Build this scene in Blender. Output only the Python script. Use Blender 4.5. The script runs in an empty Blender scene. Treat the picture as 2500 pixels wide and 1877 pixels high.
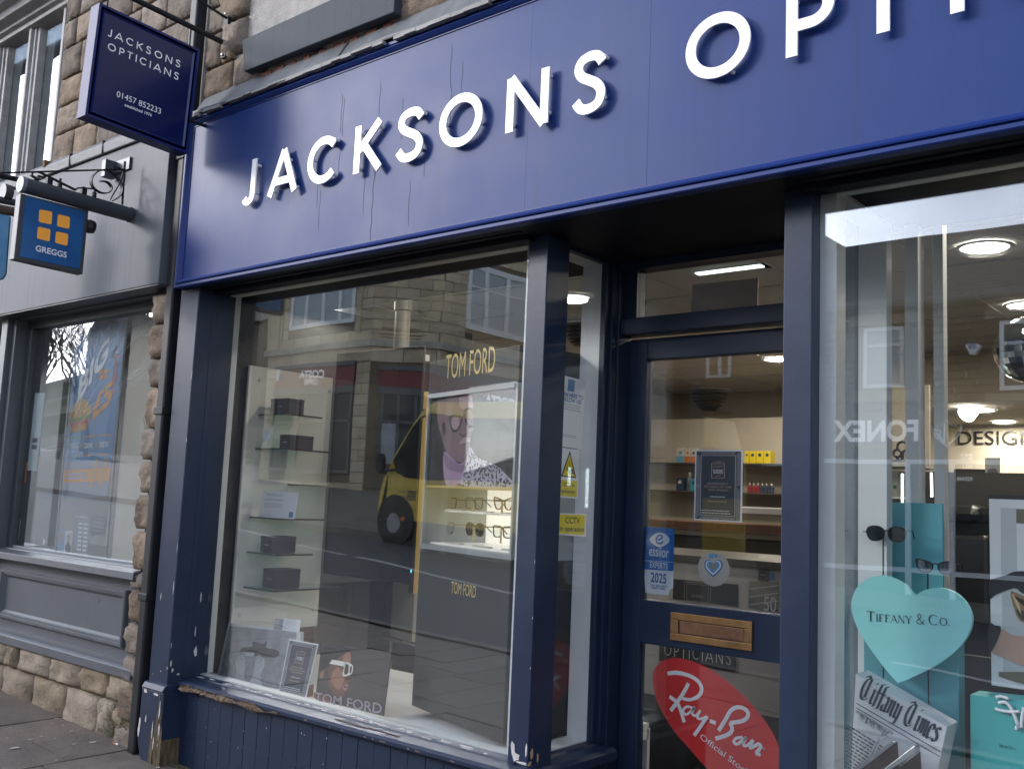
import bpy, bmesh, math, random
from mathutils import Vector, Matrix
R = math.radians
rnd = random.Random(7)
scene = bpy.context.scene
C = scene.collection

# ------------------------------------------------------------------ camera
cam_d = bpy.data.cameras.new('camera'); cam = bpy.data.objects.new('camera', cam_d); C.objects.link(cam)
cam_d.sensor_width = 36; cam_d.lens = 34.35; cam_d.clip_start = .05; cam_d.clip_end = 900
cam.matrix_world = Matrix([[0.7695,0.0414,0.6373,0.0],[0.6372,-0.1172,-0.7617,-2.6],[0.0431,0.9922,-0.1166,1.4],[0,0,0,1]])
scene.camera = cam

# ------------------------------------------------------------------ sky, sun, exposure
SUN = Vector((1.15, 1.0, -.52)).normalized()            # the way the light travels
sun_el = math.asin(-SUN.z); sun_az = math.atan2(-SUN.x, -SUN.y)
w = bpy.data.worlds.new('World'); scene.world = w; w.use_nodes = True
nt = w.node_tree; nt.nodes.clear()
out = nt.nodes.new('ShaderNodeOutputWorld'); bg = nt.nodes.new('ShaderNodeBackground')
sky = nt.nodes.new('ShaderNodeTexSky'); sky.sky_type = 'NISHITA'; sky.sun_disc = False
sky.sun_elevation = sun_el; sky.sun_rotation = sun_az; sky.dust_density = 1.2; sky.air_density = 1.0; sky.ozone_density = 1.0
hsv = nt.nodes.new('ShaderNodeHueSaturation'); hsv.inputs['Saturation'].default_value = .38
tc = nt.nodes.new('ShaderNodeTexCoord'); nz = nt.nodes.new('ShaderNodeTexNoise'); nz.inputs['Scale'].default_value = 3.2; nz.inputs['Detail'].default_value = 7
mp = nt.nodes.new('ShaderNodeMapping'); mp.inputs['Scale'].default_value = (1, 1, 2.6)
rmp = nt.nodes.new('ShaderNodeMapRange'); rmp.inputs[1].default_value = .3; rmp.inputs[2].default_value = .72; rmp.inputs[3].default_value = .72; rmp.inputs[4].default_value = 1.3
mul = nt.nodes.new('ShaderNodeMixRGB'); mul.blend_type = 'MULTIPLY'; mul.inputs[0].default_value = 1
tint = nt.nodes.new('ShaderNodeMixRGB'); tint.blend_type = 'MULTIPLY'; tint.inputs[0].default_value = 1; tint.inputs[2].default_value = (.93, .97, 1.10, 1)
nt.links.new(tc.outputs['Generated'], mp.inputs[0]); nt.links.new(mp.outputs[0], nz.inputs['Vector'])
nt.links.new(nz.outputs['Fac'], rmp.inputs[0]); nt.links.new(sky.outputs[0], hsv.inputs['Color'])
nt.links.new(hsv.outputs[0], mul.inputs[1]); nt.links.new(rmp.outputs[0], mul.inputs[2])
nt.links.new(mul.outputs[0], tint.inputs[1]); nt.links.new(tint.outputs[0], bg.inputs[0]); nt.links.new(bg.outputs[0], out.inputs[0])
bg.inputs[1].default_value = .15
sd = bpy.data.lights.new('sun', 'SUN'); sd.energy = .5; sd.angle = R(10); sd.color = (1, .965, .92)
so = bpy.data.objects.new('sun', sd); C.objects.link(so); so.location = (-12, -12, 12)
so.rotation_euler = SUN.to_track_quat('-Z', 'Y').to_euler()
vs = scene.view_settings
scene.display_settings.display_device = 'sRGB'
vs.view_transform = 'Standard'; vs.look = 'None'; vs.gamma = 1; vs.exposure = 1.8
scene.cycles.max_bounces = 10; scene.cycles.transparent_max_bounces = 24; scene.cycles.glossy_bounces = 5
scene.cycles.caustics_reflective = False; scene.cycles.caustics_refractive = False
scene.cycles.use_denoising = True

# ------------------------------------------------------------------ materials
def _n(nt, t, **kw):
    n = nt.nodes.new(t)
    for k, v in kw.items(): n.inputs[k].default_value = v
    return n
MATS = {}
def M(name, col, rough=.5, metal=0, spec=.5, var=0, vscale=6, bump=0, bscale=40, emit=0, coat=0, stretch=(1, 1, 1), col2=None, per=0, streak=0):
    """a procedural surface: base colour with broad and fine variation, relief, optional per-object shift"""
    if name in MATS: return MATS[name]
    m = bpy.data.materials.new(name); m.use_nodes = True; nt = m.node_tree; b = nt.nodes['Principled BSDF']
    b.inputs['Roughness'].default_value = rough; b.inputs['Metallic'].default_value = metal; b.inputs['Specular IOR Level'].default_value = spec
    b.inputs['Coat Weight'].default_value = coat
    base = (*col, 1); b.inputs['Base Color'].default_value = base
    L = nt.links.new
    if var or bump or per or col2 or streak:
        geo = nt.nodes.new('ShaderNodeNewGeometry'); mp = nt.nodes.new('ShaderNodeMapping'); mp.inputs['Scale'].default_value = stretch
        L(geo.outputs['Position'], mp.inputs[0])
    src = None
    if var or col2:
        n1 = _n(nt, 'ShaderNodeTexNoise', Scale=vscale, Detail=8, Roughness=.62); L(mp.outputs[0], n1.inputs['Vector'])
        rp = nt.nodes.new('ShaderNodeMapRange'); rp.inputs[1].default_value = .3; rp.inputs[2].default_value = .7
        L(n1.outputs['Fac'], rp.inputs[0])
        mx = nt.nodes.new('ShaderNodeMixRGB'); L(rp.outputs[0], mx.inputs[0])
        if col2: mx.inputs[1].default_value = base; mx.inputs[2].default_value = (*col2, 1)
        else:
            mx.inputs[1].default_value = tuple(c * (1 - var) for c in col) + (1,); mx.inputs[2].default_value = tuple(min(1, c * (1 + var)) for c in col) + (1,)
        src = mx.outputs[0]
        rr = nt.nodes.new('ShaderNodeMapRange'); rr.inputs[3].default_value = max(.03, rough - .07); rr.inputs[4].default_value = min(1, rough + .09)
        L(n1.outputs['Fac'], rr.inputs[0]); L(rr.outputs[0], b.inputs['Roughness'])
    if streak:
        sm = nt.nodes.new('ShaderNodeMapping'); sm.inputs['Scale'].default_value = (26, 26, .7); L(geo.outputs['Position'], sm.inputs[0])
        n3 = _n(nt, 'ShaderNodeTexNoise', Scale=1, Detail=5, Roughness=.7); L(sm.outputs[0], n3.inputs['Vector'])
        r3 = nt.nodes.new('ShaderNodeMapRange'); r3.inputs[1].default_value = .52; r3.inputs[2].default_value = .75; r3.inputs[3].default_value = 1; r3.inputs[4].default_value = 1 - streak
        L(n3.outputs['Fac'], r3.inputs[0])
        m3 = nt.nodes.new('ShaderNodeMixRGB'); m3.blend_type = 'MULTIPLY'; m3.inputs[0].default_value = 1
        if src: L(src, m3.inputs[1])
        else: m3.inputs[1].default_value = base
        L(r3.outputs[0], m3.inputs[2]); src = m3.outputs[0]
    if per:
        oi = nt.nodes.new('ShaderNodeObjectInfo'); hs = nt.nodes.new('ShaderNodeHueSaturation')
        r1 = nt.nodes.new('ShaderNodeMapRange'); r1.inputs[3].default_value = 1 - per; r1.inputs[4].default_value = 1 + per
        L(oi.outputs['Random'], r1.inputs[0]); L(r1.outputs[0], hs.inputs['Value'])
        mm = nt.nodes.new('ShaderNodeMath'); mm.operation = 'MULTIPLY'; mm.inputs[1].default_value = 7.31; L(oi.outputs['Random'], mm.inputs[0])
        fr = nt.nodes.new('ShaderNodeMath'); fr.operation = 'FRACT'; L(mm.outputs[0], fr.inputs[0])
        r2 = nt.nodes.new('ShaderNodeMapRange'); r2.inputs[3].default_value = 1 - per * .8; r2.inputs[4].default_value = 1 + per * .8
        L(fr.outputs[0], r2.inputs[0]); L(r2.outputs[0], hs.inputs['Saturation'])
        if src: L(src, hs.inputs['Color'])
        else: hs.inputs['Color'].default_value = base
        src = hs.outputs[0]
    if src: L(src, b.inputs['Base Color'])
    if bump:
        n2 = _n(nt, 'ShaderNodeTexNoise', Scale=bscale, Detail=9, Roughness=.65); L(mp.outputs[0], n2.inputs['Vector'])
        bp = nt.nodes.new('ShaderNodeBump'); bp.inputs['Strength'].default_value = min(1, bump); bp.inputs['Distance'].default_value = .01 if bump <= 1 else .01 * bump
        L(n2.outputs['Fac'], bp.inputs['Height']); L(bp.outputs[0], b.inputs['Normal'])
    if emit:
        b.inputs['Emission Color'].default_value = base; b.inputs['Emission Strength'].default_value = emit
    MATS[name] = m; return m
def GLASS(name, r0, tint=(1, 1, 1), wav=0):
    """clear pane: lets the view through and mirrors the street, more so at a slant"""
    if name in MATS: return MATS[name]
    m = bpy.data.materials.new(name); m.use_nodes = True; nt = m.node_tree; nt.nodes.clear(); L = nt.links.new
    o = nt.nodes.new('ShaderNodeOutputMaterial'); mx = nt.nodes.new('ShaderNodeMixShader')
    tr = nt.nodes.new('ShaderNodeBsdfTransparent'); tr.inputs[0].default_value = (*tint, 1)
    gl = nt.nodes.new('ShaderNodeBsdfGlossy'); gl.inputs['Roughness'].default_value = .004; gl.inputs[0].default_value = (.96, .985, 1, 1)
    lw = nt.nodes.new('ShaderNodeLayerWeight'); lw.inputs[0].default_value = .5
    pw = nt.nodes.new('ShaderNodeMath'); pw.operation = 'POWER'; pw.inputs[1].default_value = 4.5
    ad = nt.nodes.new('ShaderNodeMath'); ad.operation = 'MULTIPLY_ADD'; ad.use_clamp = True; ad.inputs[1].default_value = 1 - r0; ad.inputs[2].default_value = r0
    L(lw.outputs['Facing'], pw.inputs[0]); L(pw.outputs[0], ad.inputs[0]); L(ad.outputs[0], mx.inputs[0]); L(tr.outputs[0], mx.inputs[1]); L(gl.outputs[0], mx.inputs[2]); L(mx.outputs[0], o.inputs[0])
    if wav:
        geo = nt.nodes.new('ShaderNodeNewGeometry'); n2 = _n(nt, 'ShaderNodeTexNoise', Scale=2.2, Detail=1); L(geo.outputs['Position'], n2.inputs['Vector'])
        bp = nt.nodes.new('ShaderNodeBump'); bp.inputs['Strength'].default_value = 1; bp.inputs['Distance'].default_value = wav
        L(n2.outputs['Fac'], bp.inputs['Height']); L(bp.outputs[0], gl.inputs['Normal'])
    MATS[name] = m; return m

# ------------------------------------------------------------------ geometry helpers
class MB:
    """collects faces, then links them as ONE mesh object"""
    def __init__(s): s.v = []; s.f = []; s.mi = []
    def add(s, vs, fs, m=0):
        o = len(s.v); s.v += [tuple(p) for p in vs]; s.f += [tuple(i + o for i in f) for f in fs]; s.mi += [m] * len(fs); return s
    def box(s, x0, x1, y0, y1, z0, z1, m=0):
        x0, x1 = sorted((x0, x1)); y0, y1 = sorted((y0, y1)); z0, z1 = sorted((z0, z1))
        return s.add([(x0,y0,z0),(x1,y0,z0),(x1,y1,z0),(x0,y1,z0),(x0,y0,z1),(x1,y0,z1),(x1,y1,z1),(x0,y1,z1)],
              [(3,2,1,0),(4,5,6,7),(0,1,5,4),(1,2,6,5),(2,3,7,6),(3,0,4,7)], m)
    def poly(s, pts, m=0): return s.add(pts, [tuple(range(len(pts)))], m)
    def prism(s, pts, f, d0, d1, m=0):
        """outline pts (a,b) swept from d0 to d1; f(a,b,d) -> xyz"""
        n = len(pts)
        vs = [f(a, b, d0) for a, b in pts] + [f(a, b, d1) for a, b in pts]
        fs = [tuple(range(n))[::-1], tuple(range(n, 2 * n))] + [(i, (i + 1) % n, (i + 1) % n + n, i + n) for i in range(n)]
        return s.add(vs, fs, m)
    def tube(s, path, r, n=8, m=0, cap=True, closed=False):
        P = [Vector(p) for p in path]; k = len(P); rings = []; up = None
        for i, p in enumerate(P):
            if closed: t = P[(i + 1) % k] - P[i - 1]
            else: t = P[min(i + 1, k - 1)] - P[max(i - 1, 0)]
            t.normalize()
            if up is None:
                up = Vector((0, 0, 1)) if abs(t.z) < .9 else Vector((1, 0, 0))
            a = t.cross(up)
            if a.length < 1e-5: a = t.cross(Vector((0, 1, 0)))
            a.normalize(); b = t.cross(a).normalized(); up = -b if False else up
            rr = r[i] if isinstance(r, (list, tuple)) else r
            rings.append([p + (a * math.cos(2 * math.pi * j / n) + b * math.sin(2 * math.pi * j / n)) * rr for j in range(n)])
        vs = [q for ring in rings for q in ring]; fs = []
        for i in range(k if closed else k - 1):
            i2 = (i + 1) % k
            for j in range(n): fs.append((i * n + j, i * n + (j + 1) % n, i2 * n + (j + 1) % n, i2 * n + j))
        if cap and not closed: fs += [tuple(range(n))[::-1], tuple(range((k - 1) * n, k * n))]
        return s.add(vs, fs, m)
    def lathe(s, prof, c, ax='z', n=24, m=0, cap=True):
        """profile (radius, height) turned about an axis through c"""
        c = Vector(c); vs = []
        for r_, h in prof:
            for j in range(n):
                a = 2 * math.pi * j / n; u, v = r_ * math.cos(a), r_ * math.sin(a)
                vs.append(c + Vector({'z': (u, v, h), 'y': (u, h, v), 'x': (h, u, v)}[ax]))
        fs = [(i * n + j, i * n + (j + 1) % n, (i + 1) * n + (j + 1) % n, (i + 1) * n + j) for i in range(len(prof) - 1) for j in range(n)]
        if cap: fs += [tuple(range(n))[::-1], tuple(range((len(prof) - 1) * n, len(prof) * n))]
        return s.add(vs, fs, m)
    def ribbon(s, pts, wd, f, d0, d1=None, m=0, closed=False, nib=None):
        """stroke of width wd along 2D pts; f maps (a,b,d) to xyz; with d1 it gets thickness"""
        P = [Vector(p) for p in pts]; k = len(P); Lf = []; Rt = []
        for i in range(k):
            if closed: t = P[(i + 1) % k] - P[i - 1]
            else: t = P[min(i + 1, k - 1)] - P[max(i - 1, 0)]
            t = t.normalized() if t.length > 1e-9 else Vector((1, 0))
            if nib is not None: nn = Vector((math.cos(nib), math.sin(nib)))
            else: nn = Vector((-t.y, t.x))
            ww = (wd[i] if isinstance(wd, (list, tuple)) else wd) / 2
            Lf.append(P[i] + nn * ww); Rt.append(P[i] - nn * ww)
        rng = range(k if closed else k - 1)
        if d1 is None:
            vs = [f(p.x, p.y, d0) for p in Lf] + [f(p.x, p.y, d0) for p in Rt]
            return s.add(vs, [(i, (i + 1) % k, (i + 1) % k + k, i + k) for i in rng], m)
        vs = [f(p.x, p.y, d0) for p in Lf] + [f(p.x, p.y, d0) for p in Rt] + [f(p.x, p.y, d1) for p in Lf] + [f(p.x, p.y, d1) for p in Rt]
        fs = []
        for i in rng:
            j = (i + 1) % k
            fs += [(i, j, j + k, i + k), (i + 2*k, i + 3*k, j + 3*k, j + 2*k), (i, i + 2*k, j + 2*k, j), (i + k, j + k, j + 3*k, i + 3*k)]
        if not closed: fs += [(0, k, 3*k, 2*k), (k - 1, 3*k - 1, 4*k - 1, 2*k - 1)]
        return s.add(vs, fs, m)
    def mesh(s, name):
        me = bpy.data.meshes.new(name); me.from_pydata(s.v, [], s.f); me.update(); return me
    def build(s, name, mats, parent=None, smooth=False, bevel=0, fix=True):
        me = s.mesh(name)
        for m in (mats if isinstance(mats, (list, tuple)) else [mats]): me.materials.append(m)
        me.polygons.foreach_set('material_index', s.mi)
        if fix:
            bm = bmesh.new(); bm.from_mesh(me); bmesh.ops.recalc_face_normals(bm, faces=bm.faces); bm.to_mesh(me); bm.free()
        if smooth: me.polygons.foreach_set('use_smooth', [True] * len(me.polygons))
        o = bpy.data.objects.new(name, me); C.objects.link(o); adopt(o, parent)
        if bevel:
            bv = o.modifiers.new('bevel', 'BEVEL'); bv.width = bevel; bv.segments = 2; bv.limit_method = 'ANGLE'; bv.angle_limit = R(40)
        return o
def wm(o):
    return (wm(o.parent) @ o.matrix_parent_inverse if o.parent else Matrix()) @ o.matrix_basis
def adopt(o, parent):
    if parent:
        o.parent = parent; o.matrix_parent_inverse = wm(parent).inverted()
def sub(name, parent, loc):
    """an Empty that groups the sub-parts of one part"""
    o = bpy.data.objects.new(name, None); C.objects.link(o); o.location = loc; o.empty_display_size = .05; adopt(o, parent); return o
def bx(name, mat, parent, *a, bevel=0): return MB().box(*a).build(name, mat, parent, bevel=bevel)
def tag(o, label=None, cat=None, group=None, kind=None):
    if label: o['label'] = label
    if cat: o['category'] = cat
    if group: o['group'] = group
    if kind: o['kind'] = kind
    return o
def thing(name, label, cat, loc=(0, 0, 0), group=None):
    o = bpy.data.objects.new(name, None); C.objects.link(o); o.location = loc; o.empty_display_size = .05
    return tag(o, label, cat, group)
def dup(root, loc, label=None, rot=None, group=None):
    r = root.copy(); C.objects.link(r); r.location = loc
    if rot is not None: r.rotation_euler = rot
    if label: r['label'] = label
    if group: r['group'] = group
    for ch in list(root.children):
        c = ch.copy(); C.objects.link(c); c.parent = r
        for g in ch.children:
            d = g.copy(); C.objects.link(d); d.parent = c
    return r
def XZ(y): return lambda a, b, d=0: (a, y + d, b)            # facade-parallel plane, d goes into the shop
def FR(o, u, v):                                             # free plane: origin and two axes; d along the normal
    o = Vector(o); u = Vector(u).normalized(); v = Vector(v).normalized(); n = u.cross(v)
    return lambda a, b, d=0: tuple(o + u * a + v * b + n * d)
def spline(pts, k=6, closed=False):
    P = [Vector(p) for p in pts]; n = len(P); out = []
    for i in range(n if closed else n - 1):
        p0 = P[(i - 1) % n] if closed or i else P[0]; p1 = P[i]; p2 = P[(i + 1) % n]; p3 = P[(i + 2) % n] if closed or i + 2 < n else P[-1]
        for j in range(k):
            t = j / k
            out.append(tuple(.5 * ((2 * p1) + (p2 - p0) * t + (2 * p0 - 5 * p1 + 4 * p2 - p3) * t * t + (3 * p1 - p0 - 3 * p2 + p3) * t ** 3)))
    if not closed: out.append(tuple(P[-1]))
    return out
def arc(cx, cz, r, a0, a1, n=24, rz=None):
    return [(cx + r * math.cos(R(a0 + (a1 - a0) * i / n)), cz + (rz or r) * math.sin(R(a0 + (a1 - a0) * i / n))) for i in range(n + 1)]

# ------------------------------------------------------------------ lettering
TXT = {}
def load_text(strings):
    """flat meshes of the built-in sans for every string, baseline at 0"""
    tmp = []
    for s, off in strings:
        cu = bpy.data.curves.new('lettering', 'FONT'); cu.body = s; cu.size = 1; cu.resolution_u = 4; cu.offset = off
        o = bpy.data.objects.new('lettering', cu); C.objects.link(o); tmp.append((s, off, o))
    bpy.context.view_layer.update(); dg = bpy.context.evaluated_depsgraph_get()
    for s, off, o in tmp:
        me = bpy.data.meshes.new_from_object(o.evaluated_get(dg)); TXT[(s, off)] = me
    for s, off, o in tmp:
        cu = o.data; bpy.data.objects.remove(o); bpy.data.curves.remove(cu)
CAP = .69
class Text:
    def __init__(s): s.b = MB()
def text(mb, s, f, a0, a1, b, cap=None, d=0, m=0, off=0, align='fit', slope=0):
    """letters s between a0 and a1 on baseline b (slope: rise per unit), on the plane f at depth d"""
    me = TXT[(s, off)]
    vs = [v.co for v in me.vertices]
    if not vs: return
    x0 = min(v.x for v in vs); x1 = max(v.x for v in vs)
    sx = (a1 - a0) / (x1 - x0); sz = (cap / CAP) if cap else abs(sx)
    mb.add([f(a0 + (v.x - x0) * sx, b + v.y * sz + (v.x - x0) * sx * slope, d) for v in vs], [tuple(p.vertices) for p in me.polygons], m)
# geometric capitals as pen strokes, cap height 1 (x from 0)
def _S(): return spline([(.60,.80),(.50,.925),(.335,.955),(.17,.90),(.115,.765),(.185,.635),(.34,.54),(.50,.44),(.585,.29),(.53,.115),(.36,.045),(.19,.075),(.075,.215)], 5)
FUT = {'J': ([[(.38, 1), (.38, .25)] + arc(.2, .2, .18, 10, -150, 10)], .46), 'A': ([[(.0, 0), (.47, 1)], [(.47, 1), (.94, 0)], [(.16, .3), (.78, .3)]], .96),
 'C': ([arc(.46, .5, .425, 42, 318, 30)], .86), 'K': ([[(.08, 0), (.08, 1)], [(.72, 1), (.14, .47)], [(.27, .58), (.76, 0)]], .76), 'S': ([_S()], .7),
 'O': ([arc(.51, .5, .425, 0, 360, 40)[:-1]], 1.02), 'N': ([[(.08, 0), (.08, 1)], [(.08, 1), (.84, 0)], [(.84, 0), (.84, 1)]], .92),
 'P': ([[(.08, 0), (.08, 1)], [(.08, .925), (.34, .925)] + arc(.34, .685, .24, 90, -90, 14)[1:] + [(.08, .445)]], .6), 'T': ([[(.34, 0), (.34, 1)], [(.0, .925), (.68, .925)]], .68),
 'I': ([[(.08, 0), (.08, 1)]], .16)}
def fut(mb, ch, f, a0, wid, b, h, d0, d1, wt=.155, m=0):
    st, w0 = FUT[ch]; sx = wid / w0
    for i, s in enumerate(st):
        pts = [(a0 + x * sx, b + z * h) for x, z in s]
        cl = ch == 'O'
        mb.ribbon(pts, wt * h, f, d0 - i * .0004, d1, m, closed=cl)
# ------------------------------------------------------------------ palette
NAVY = M('navy_paint', (.014, .025, .054), .4, spec=.35, var=.12, vscale=9, bump=.06, bscale=60, streak=.12)
FASCIA = M('fascia_blue', (.005, .028, .145), .47, var=.08, vscale=3, streak=.18, spec=.28)
FTRIM = M('fascia_trim_blue', (.005, .024, .14), .45, spec=.3)
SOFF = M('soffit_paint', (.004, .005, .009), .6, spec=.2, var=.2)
WHITE = M('white_gloss_paint', (.70, .72, .72), .35, var=.05, bump=.05, bscale=50)
WHITEACR = M('white_acrylic', (.82, .82, .82), .3)
PIN = M('steel_pin', (.6, .6, .6), .35, metal=.8)
LEAD = M('lead_sheet', (.13, .135, .14), .55, var=.35, vscale=7, bump=.35, bscale=14, streak=.35)
LEADED = M('lead_edge', (.28, .27, .25), .7, var=.3, bump=.5)
STONE = M('sandstone', (.20, .155, .115), .92, var=.42, vscale=9, bump=2.2, bscale=22, per=.3)
STONE2 = M('sandstone_pale', (.30, .235, .16), .92, var=.30, vscale=10, bump=1.6, bscale=30, per=.22)
MORTAR = M('mortar', (.36, .34, .31), .95, var=.2, vscale=14, bump=1, bscale=50)
MORTARD = M('mortar_dark', (.11, .095, .08), .95, var=.3, bump=1, bscale=40)
GREY = M('grey_paint', (.085, .092, .105), .4, var=.1, vscale=5, bump=.05, bscale=70, streak=.15)
GREYF = M('grey_fascia_paint', (.10, .107, .122), .55, spec=.25, var=.12, vscale=4, streak=.28)
GREYD = M('dark_grey_paint', (.045, .05, .058), .4, var=.15)
COPING = M('grey_coping', (.10, .103, .11), .55, var=.35, vscale=8, bump=.4, bscale=20, streak=.4)
OLDWHITE = M('weathered_white_paint', (.38, .37, .36), .6, spec=.25, var=.2, vscale=12, bump=.35, bscale=30, streak=.25)
IRON = M('black_iron', (.012, .012, .014), .55, spec=.3, var=.2, bump=.1)
PIPE = M('black_pipe_paint', (.013, .014, .017), .5, spec=.3, var=.3, vscale=5, bump=.1)
PRIMER = M('bare_primer', (.55, .52, .50), .8, var=.2, vscale=60, bump=.3)
ROT = M('rotten_wood', (.20, .125, .075), .95, var=.6, vscale=30, bump=3, bscale=45, col2=(.42, .31, .22), stretch=(1, 1, 4))
ROTV = M('mossy_rotten_wood', (.07, .055, .02), .95, bump=3, bscale=50, col2=(.26, .19, .11), vscale=26, stretch=(3, 3, .6))
MOSS = M('moss', (.055, .085, .012), .95, bump=2, bscale=80, col2=(.10, .13, .02), vscale=40)
FLAG = M('flagstone', (.135, .108, .088), .62, var=.3, vscale=7, bump=.5, bscale=60, per=.16)
ASPHALT = M('asphalt', (.085, .085, .086), .75, var=.35, vscale=60, bump=1, bscale=160)
KERB = M('kerb_stone', (.22, .20, .18), .85, var=.2, bump=.6, per=.12)
YEL = M('yellow_line', (.42, .30, .08), .8, var=.3, vscale=30)
LINEW = M('road_line', (.52, .50, .47), .8, var=.25, vscale=30)
PANE = GLASS('shop_glass', .115, (.99, 1, .995), .0006)
PANEUP = GLASS('upper_glass', .5, (.85, .9, .92), .004)
BACKD = M('dark_room', (.05, .05, .055), .8)

def gz(x): return .055 - .035 * x                          # the street climbs to the left
SL = math.atan(.035)

# ------------------------------------------------------------------ ground
def sheet(name, mat, x0, x1, y0, y1, dz, kind='structure', nx=1):
    vs = []; fs = []
    for i in range(nx + 1):
        x = x0 + (x1 - x0) * i / nx
        vs += [(x, y0, gz(x) + dz), (x, y1, gz(x) + dz)]
    fs = [(2*i, 2*i+2, 2*i+3, 2*i+1) for i in range(nx)]
    return tag(MB().add(vs, fs).build(name, mat), kind=kind)
road = sheet('road', ASPHALT, -70, 60, -11.6, -3.35, -.13)
pave = sheet('pavement', MORTARD, -70, 60, -3.3, .0, -.018)
fm = MB().box(-.5, .5, -.5, .5, -.5, .5).mesh('flagstone')
fm.materials.append(FLAG)
def flag(x0, x1, y0, y1, par=pave):
    o = bpy.data.objects.new('flagstone', fm); C.objects.link(o)
    cx, cy = (x0 + x1) / 2, (y0 + y1) / 2
    o.location = (cx, cy, gz(cx) - .03 + rnd.uniform(-.0025, .0025)); o.scale = (x1 - x0 - .008, y1 - y0 - .008, .06)
    o.rotation_euler = (rnd.uniform(-.003, .003), SL + rnd.uniform(-.003, .003), 0); o.parent = par
    bv = o.modifiers.new('bevel', 'BEVEL'); bv.width = .004; bv.segments = 2
xx = -7.9
while xx < -.6:
    flag(xx, xx + .9, -.115, -.0)
    xx += .9
xx = -7.62
while xx < -1.0:
    wdt = .34 if xx < -3.9 else .62
    y = -.12; first = True
    while y > -3.25:
        ln = rnd.uniform(.3, .52) if first else rnd.uniform(.5, .75)
        if xx >= -3.9: ln *= 1.35
        y2 = max(y - ln, -3.3)
        if y2 < -3.1: y2 = -3.3
        flag(xx, xx + wdt, y2, y); y = y2; first = False
    xx += wdt
kb = tag(MB().box(-70, 60, -3.36, -3.3, -.2, .02).build('kerb', KERB), kind='structure'); kb.rotation_euler = (0, SL, 0); kb.location = (0, 0, .055)
km = MB().box(-.5, .5, -.5, .5, -.5, .5).mesh('kerbstone'); km.materials.append(KERB)
for i in range(14):
    x = -13 + i * .92
    o = bpy.data.objects.new('kerbstone', km); C.objects.link(o); o.location = (x, -3.37, gz(x) - .055); o.scale = (.91, .14, .13); o.rotation_euler = (0, SL, 0); o.parent = kb
    o.matrix_parent_inverse = (Matrix.Translation((0, 0, .055)) @ Matrix.Rotation(SL, 4, 'Y')).inverted()
def line(name, mat, pts, wd, dz=-.126):
    """painted road marking along ground points"""
    b = MB(); b.ribbon(pts, wd, lambda a, c, d=0: (a, c, gz(a) + dz), 0)
    return tag(b.build(name, mat), kind='structure')
line('yellow_line', YEL, [(-30, -3.62), (10, -3.62)], .09)
# far side of the road: kerb and a pavement that climbs to the shops opposite
def opp(x): return -11.6
b = MB(); ys = [(-11.6, -.13), (-11.6, 0), (-12.2, .12), (-15, .72), (-40, 1.2)]
vs = []; n = len(ys)
for x in (-70, -11): vs += [(x, y, gz(x) + dz) for y, dz in ys]
b.add(vs, [(i, i + 1, i + 1 + n, i + n) for i in range(n - 1)])
tag(b.build('far_pavement', M('far_paving', (.17, .145, .12), .8, var=.25, vscale=3, bump=.3)), kind='structure')
tag(MB().add([(-11, -11.6, gz(-11) - .13), (60, -11.6, gz(60) - .13), (60, -11.6, gz(60)), (-11, -11.6, gz(-11)), (-11, -40, gz(-11)), (60, -40, gz(60))], [(0, 1, 2, 3), (3, 2, 5, 4)]).build('opposite_pavement', MATS['far_paving']), kind='structure')
for pts in ([(-12.3027,8.3107),(-7.9616,7.1423)], [(-17.9972,9.7394),(-15.6567,9.1384)], [(-14.3296,8.66),(-12.6061,8.3233)]):
    line('centre_line', LINEW, [(a, -c) for a, c in pts], .13)
line('centre_line', LINEW, [(-3.2, -6.9), (.5, -6.6)], .12)
line('centre_line', LINEW, [(-6.6, -6.95), (-4.2, -6.9)], .12)

# ------------------------------------------------------------------ the optician's building
shop = thing('optician_shop', "optician's shop with long blue fascia, navy painted front and recessed glazed door", 'shop', (-1.6, 0, .1))
Z0, Z1 = .558, 2.293                                        # glass bottom and top
# upper wall: sandstone blocks, each a piece
wall = MB().box(-4.42, 2.5, -.088, .2, 3.1, 5.2).build('wall', MORTAR, shop)
stm = []
def rock(name='stone', rough=1.0, n=7):
    """squared block with a hammered face: a grid bent by random bumps, ragged arrises"""
    amp = [(rnd.uniform(3, 9), rnd.uniform(0, 6.3), rnd.uniform(3, 9), rnd.uniform(0, 6.3), rnd.uniform(.02, .06)) for _ in range(5)]
    vs = []; fs = []
    for j in range(n + 1):
        for i in range(n + 1):
            u, v = i / n - .5, j / n - .5
            e = min(.5 - abs(u), .5 - abs(v)); k = min(1, e / .07)
            d = sum(A * math.sin(f * u + p) * math.sin(g * v + q) for f, p, g, q, A in amp) + rnd.uniform(-.06, .06)
            if e < 1e-6: u += rnd.uniform(-.02, .004) * (1 if u > 0 else -1); v += rnd.uniform(-.03, .004) * (1 if v > 0 else -1)
            vs.append((u, -.5 + (1 - k) * .26 + d * rough * k, v))
    fs = [(j*(n+1)+i, j*(n+1)+i+1, (j+1)*(n+1)+i+1, (j+1)*(n+1)+i) for j in range(n) for i in range(n)]
    rim_ = [i for i in range(n+1)] + [j*(n+1)+n for j in range(1, n+1)] + [n*(n+1)+i for i in range(n-1, -1, -1)] + [j*(n+1) for j in range(n-1, 0, -1)]
    k0 = len(vs); vs += [(vs[i][0], .5, vs[i][2]) for i in rim_]
    m = len(rim_); fs += [(rim_[i], k0 + i, k0 + (i + 1) % m, rim_[(i + 1) % m]) for i in range(m)]
    me = bpy.data.meshes.new(name); me.from_pydata(vs, [], fs); me.update()
    me.polygons.foreach_set('use_smooth', [True] * len(me.polygons))
    return me
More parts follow.
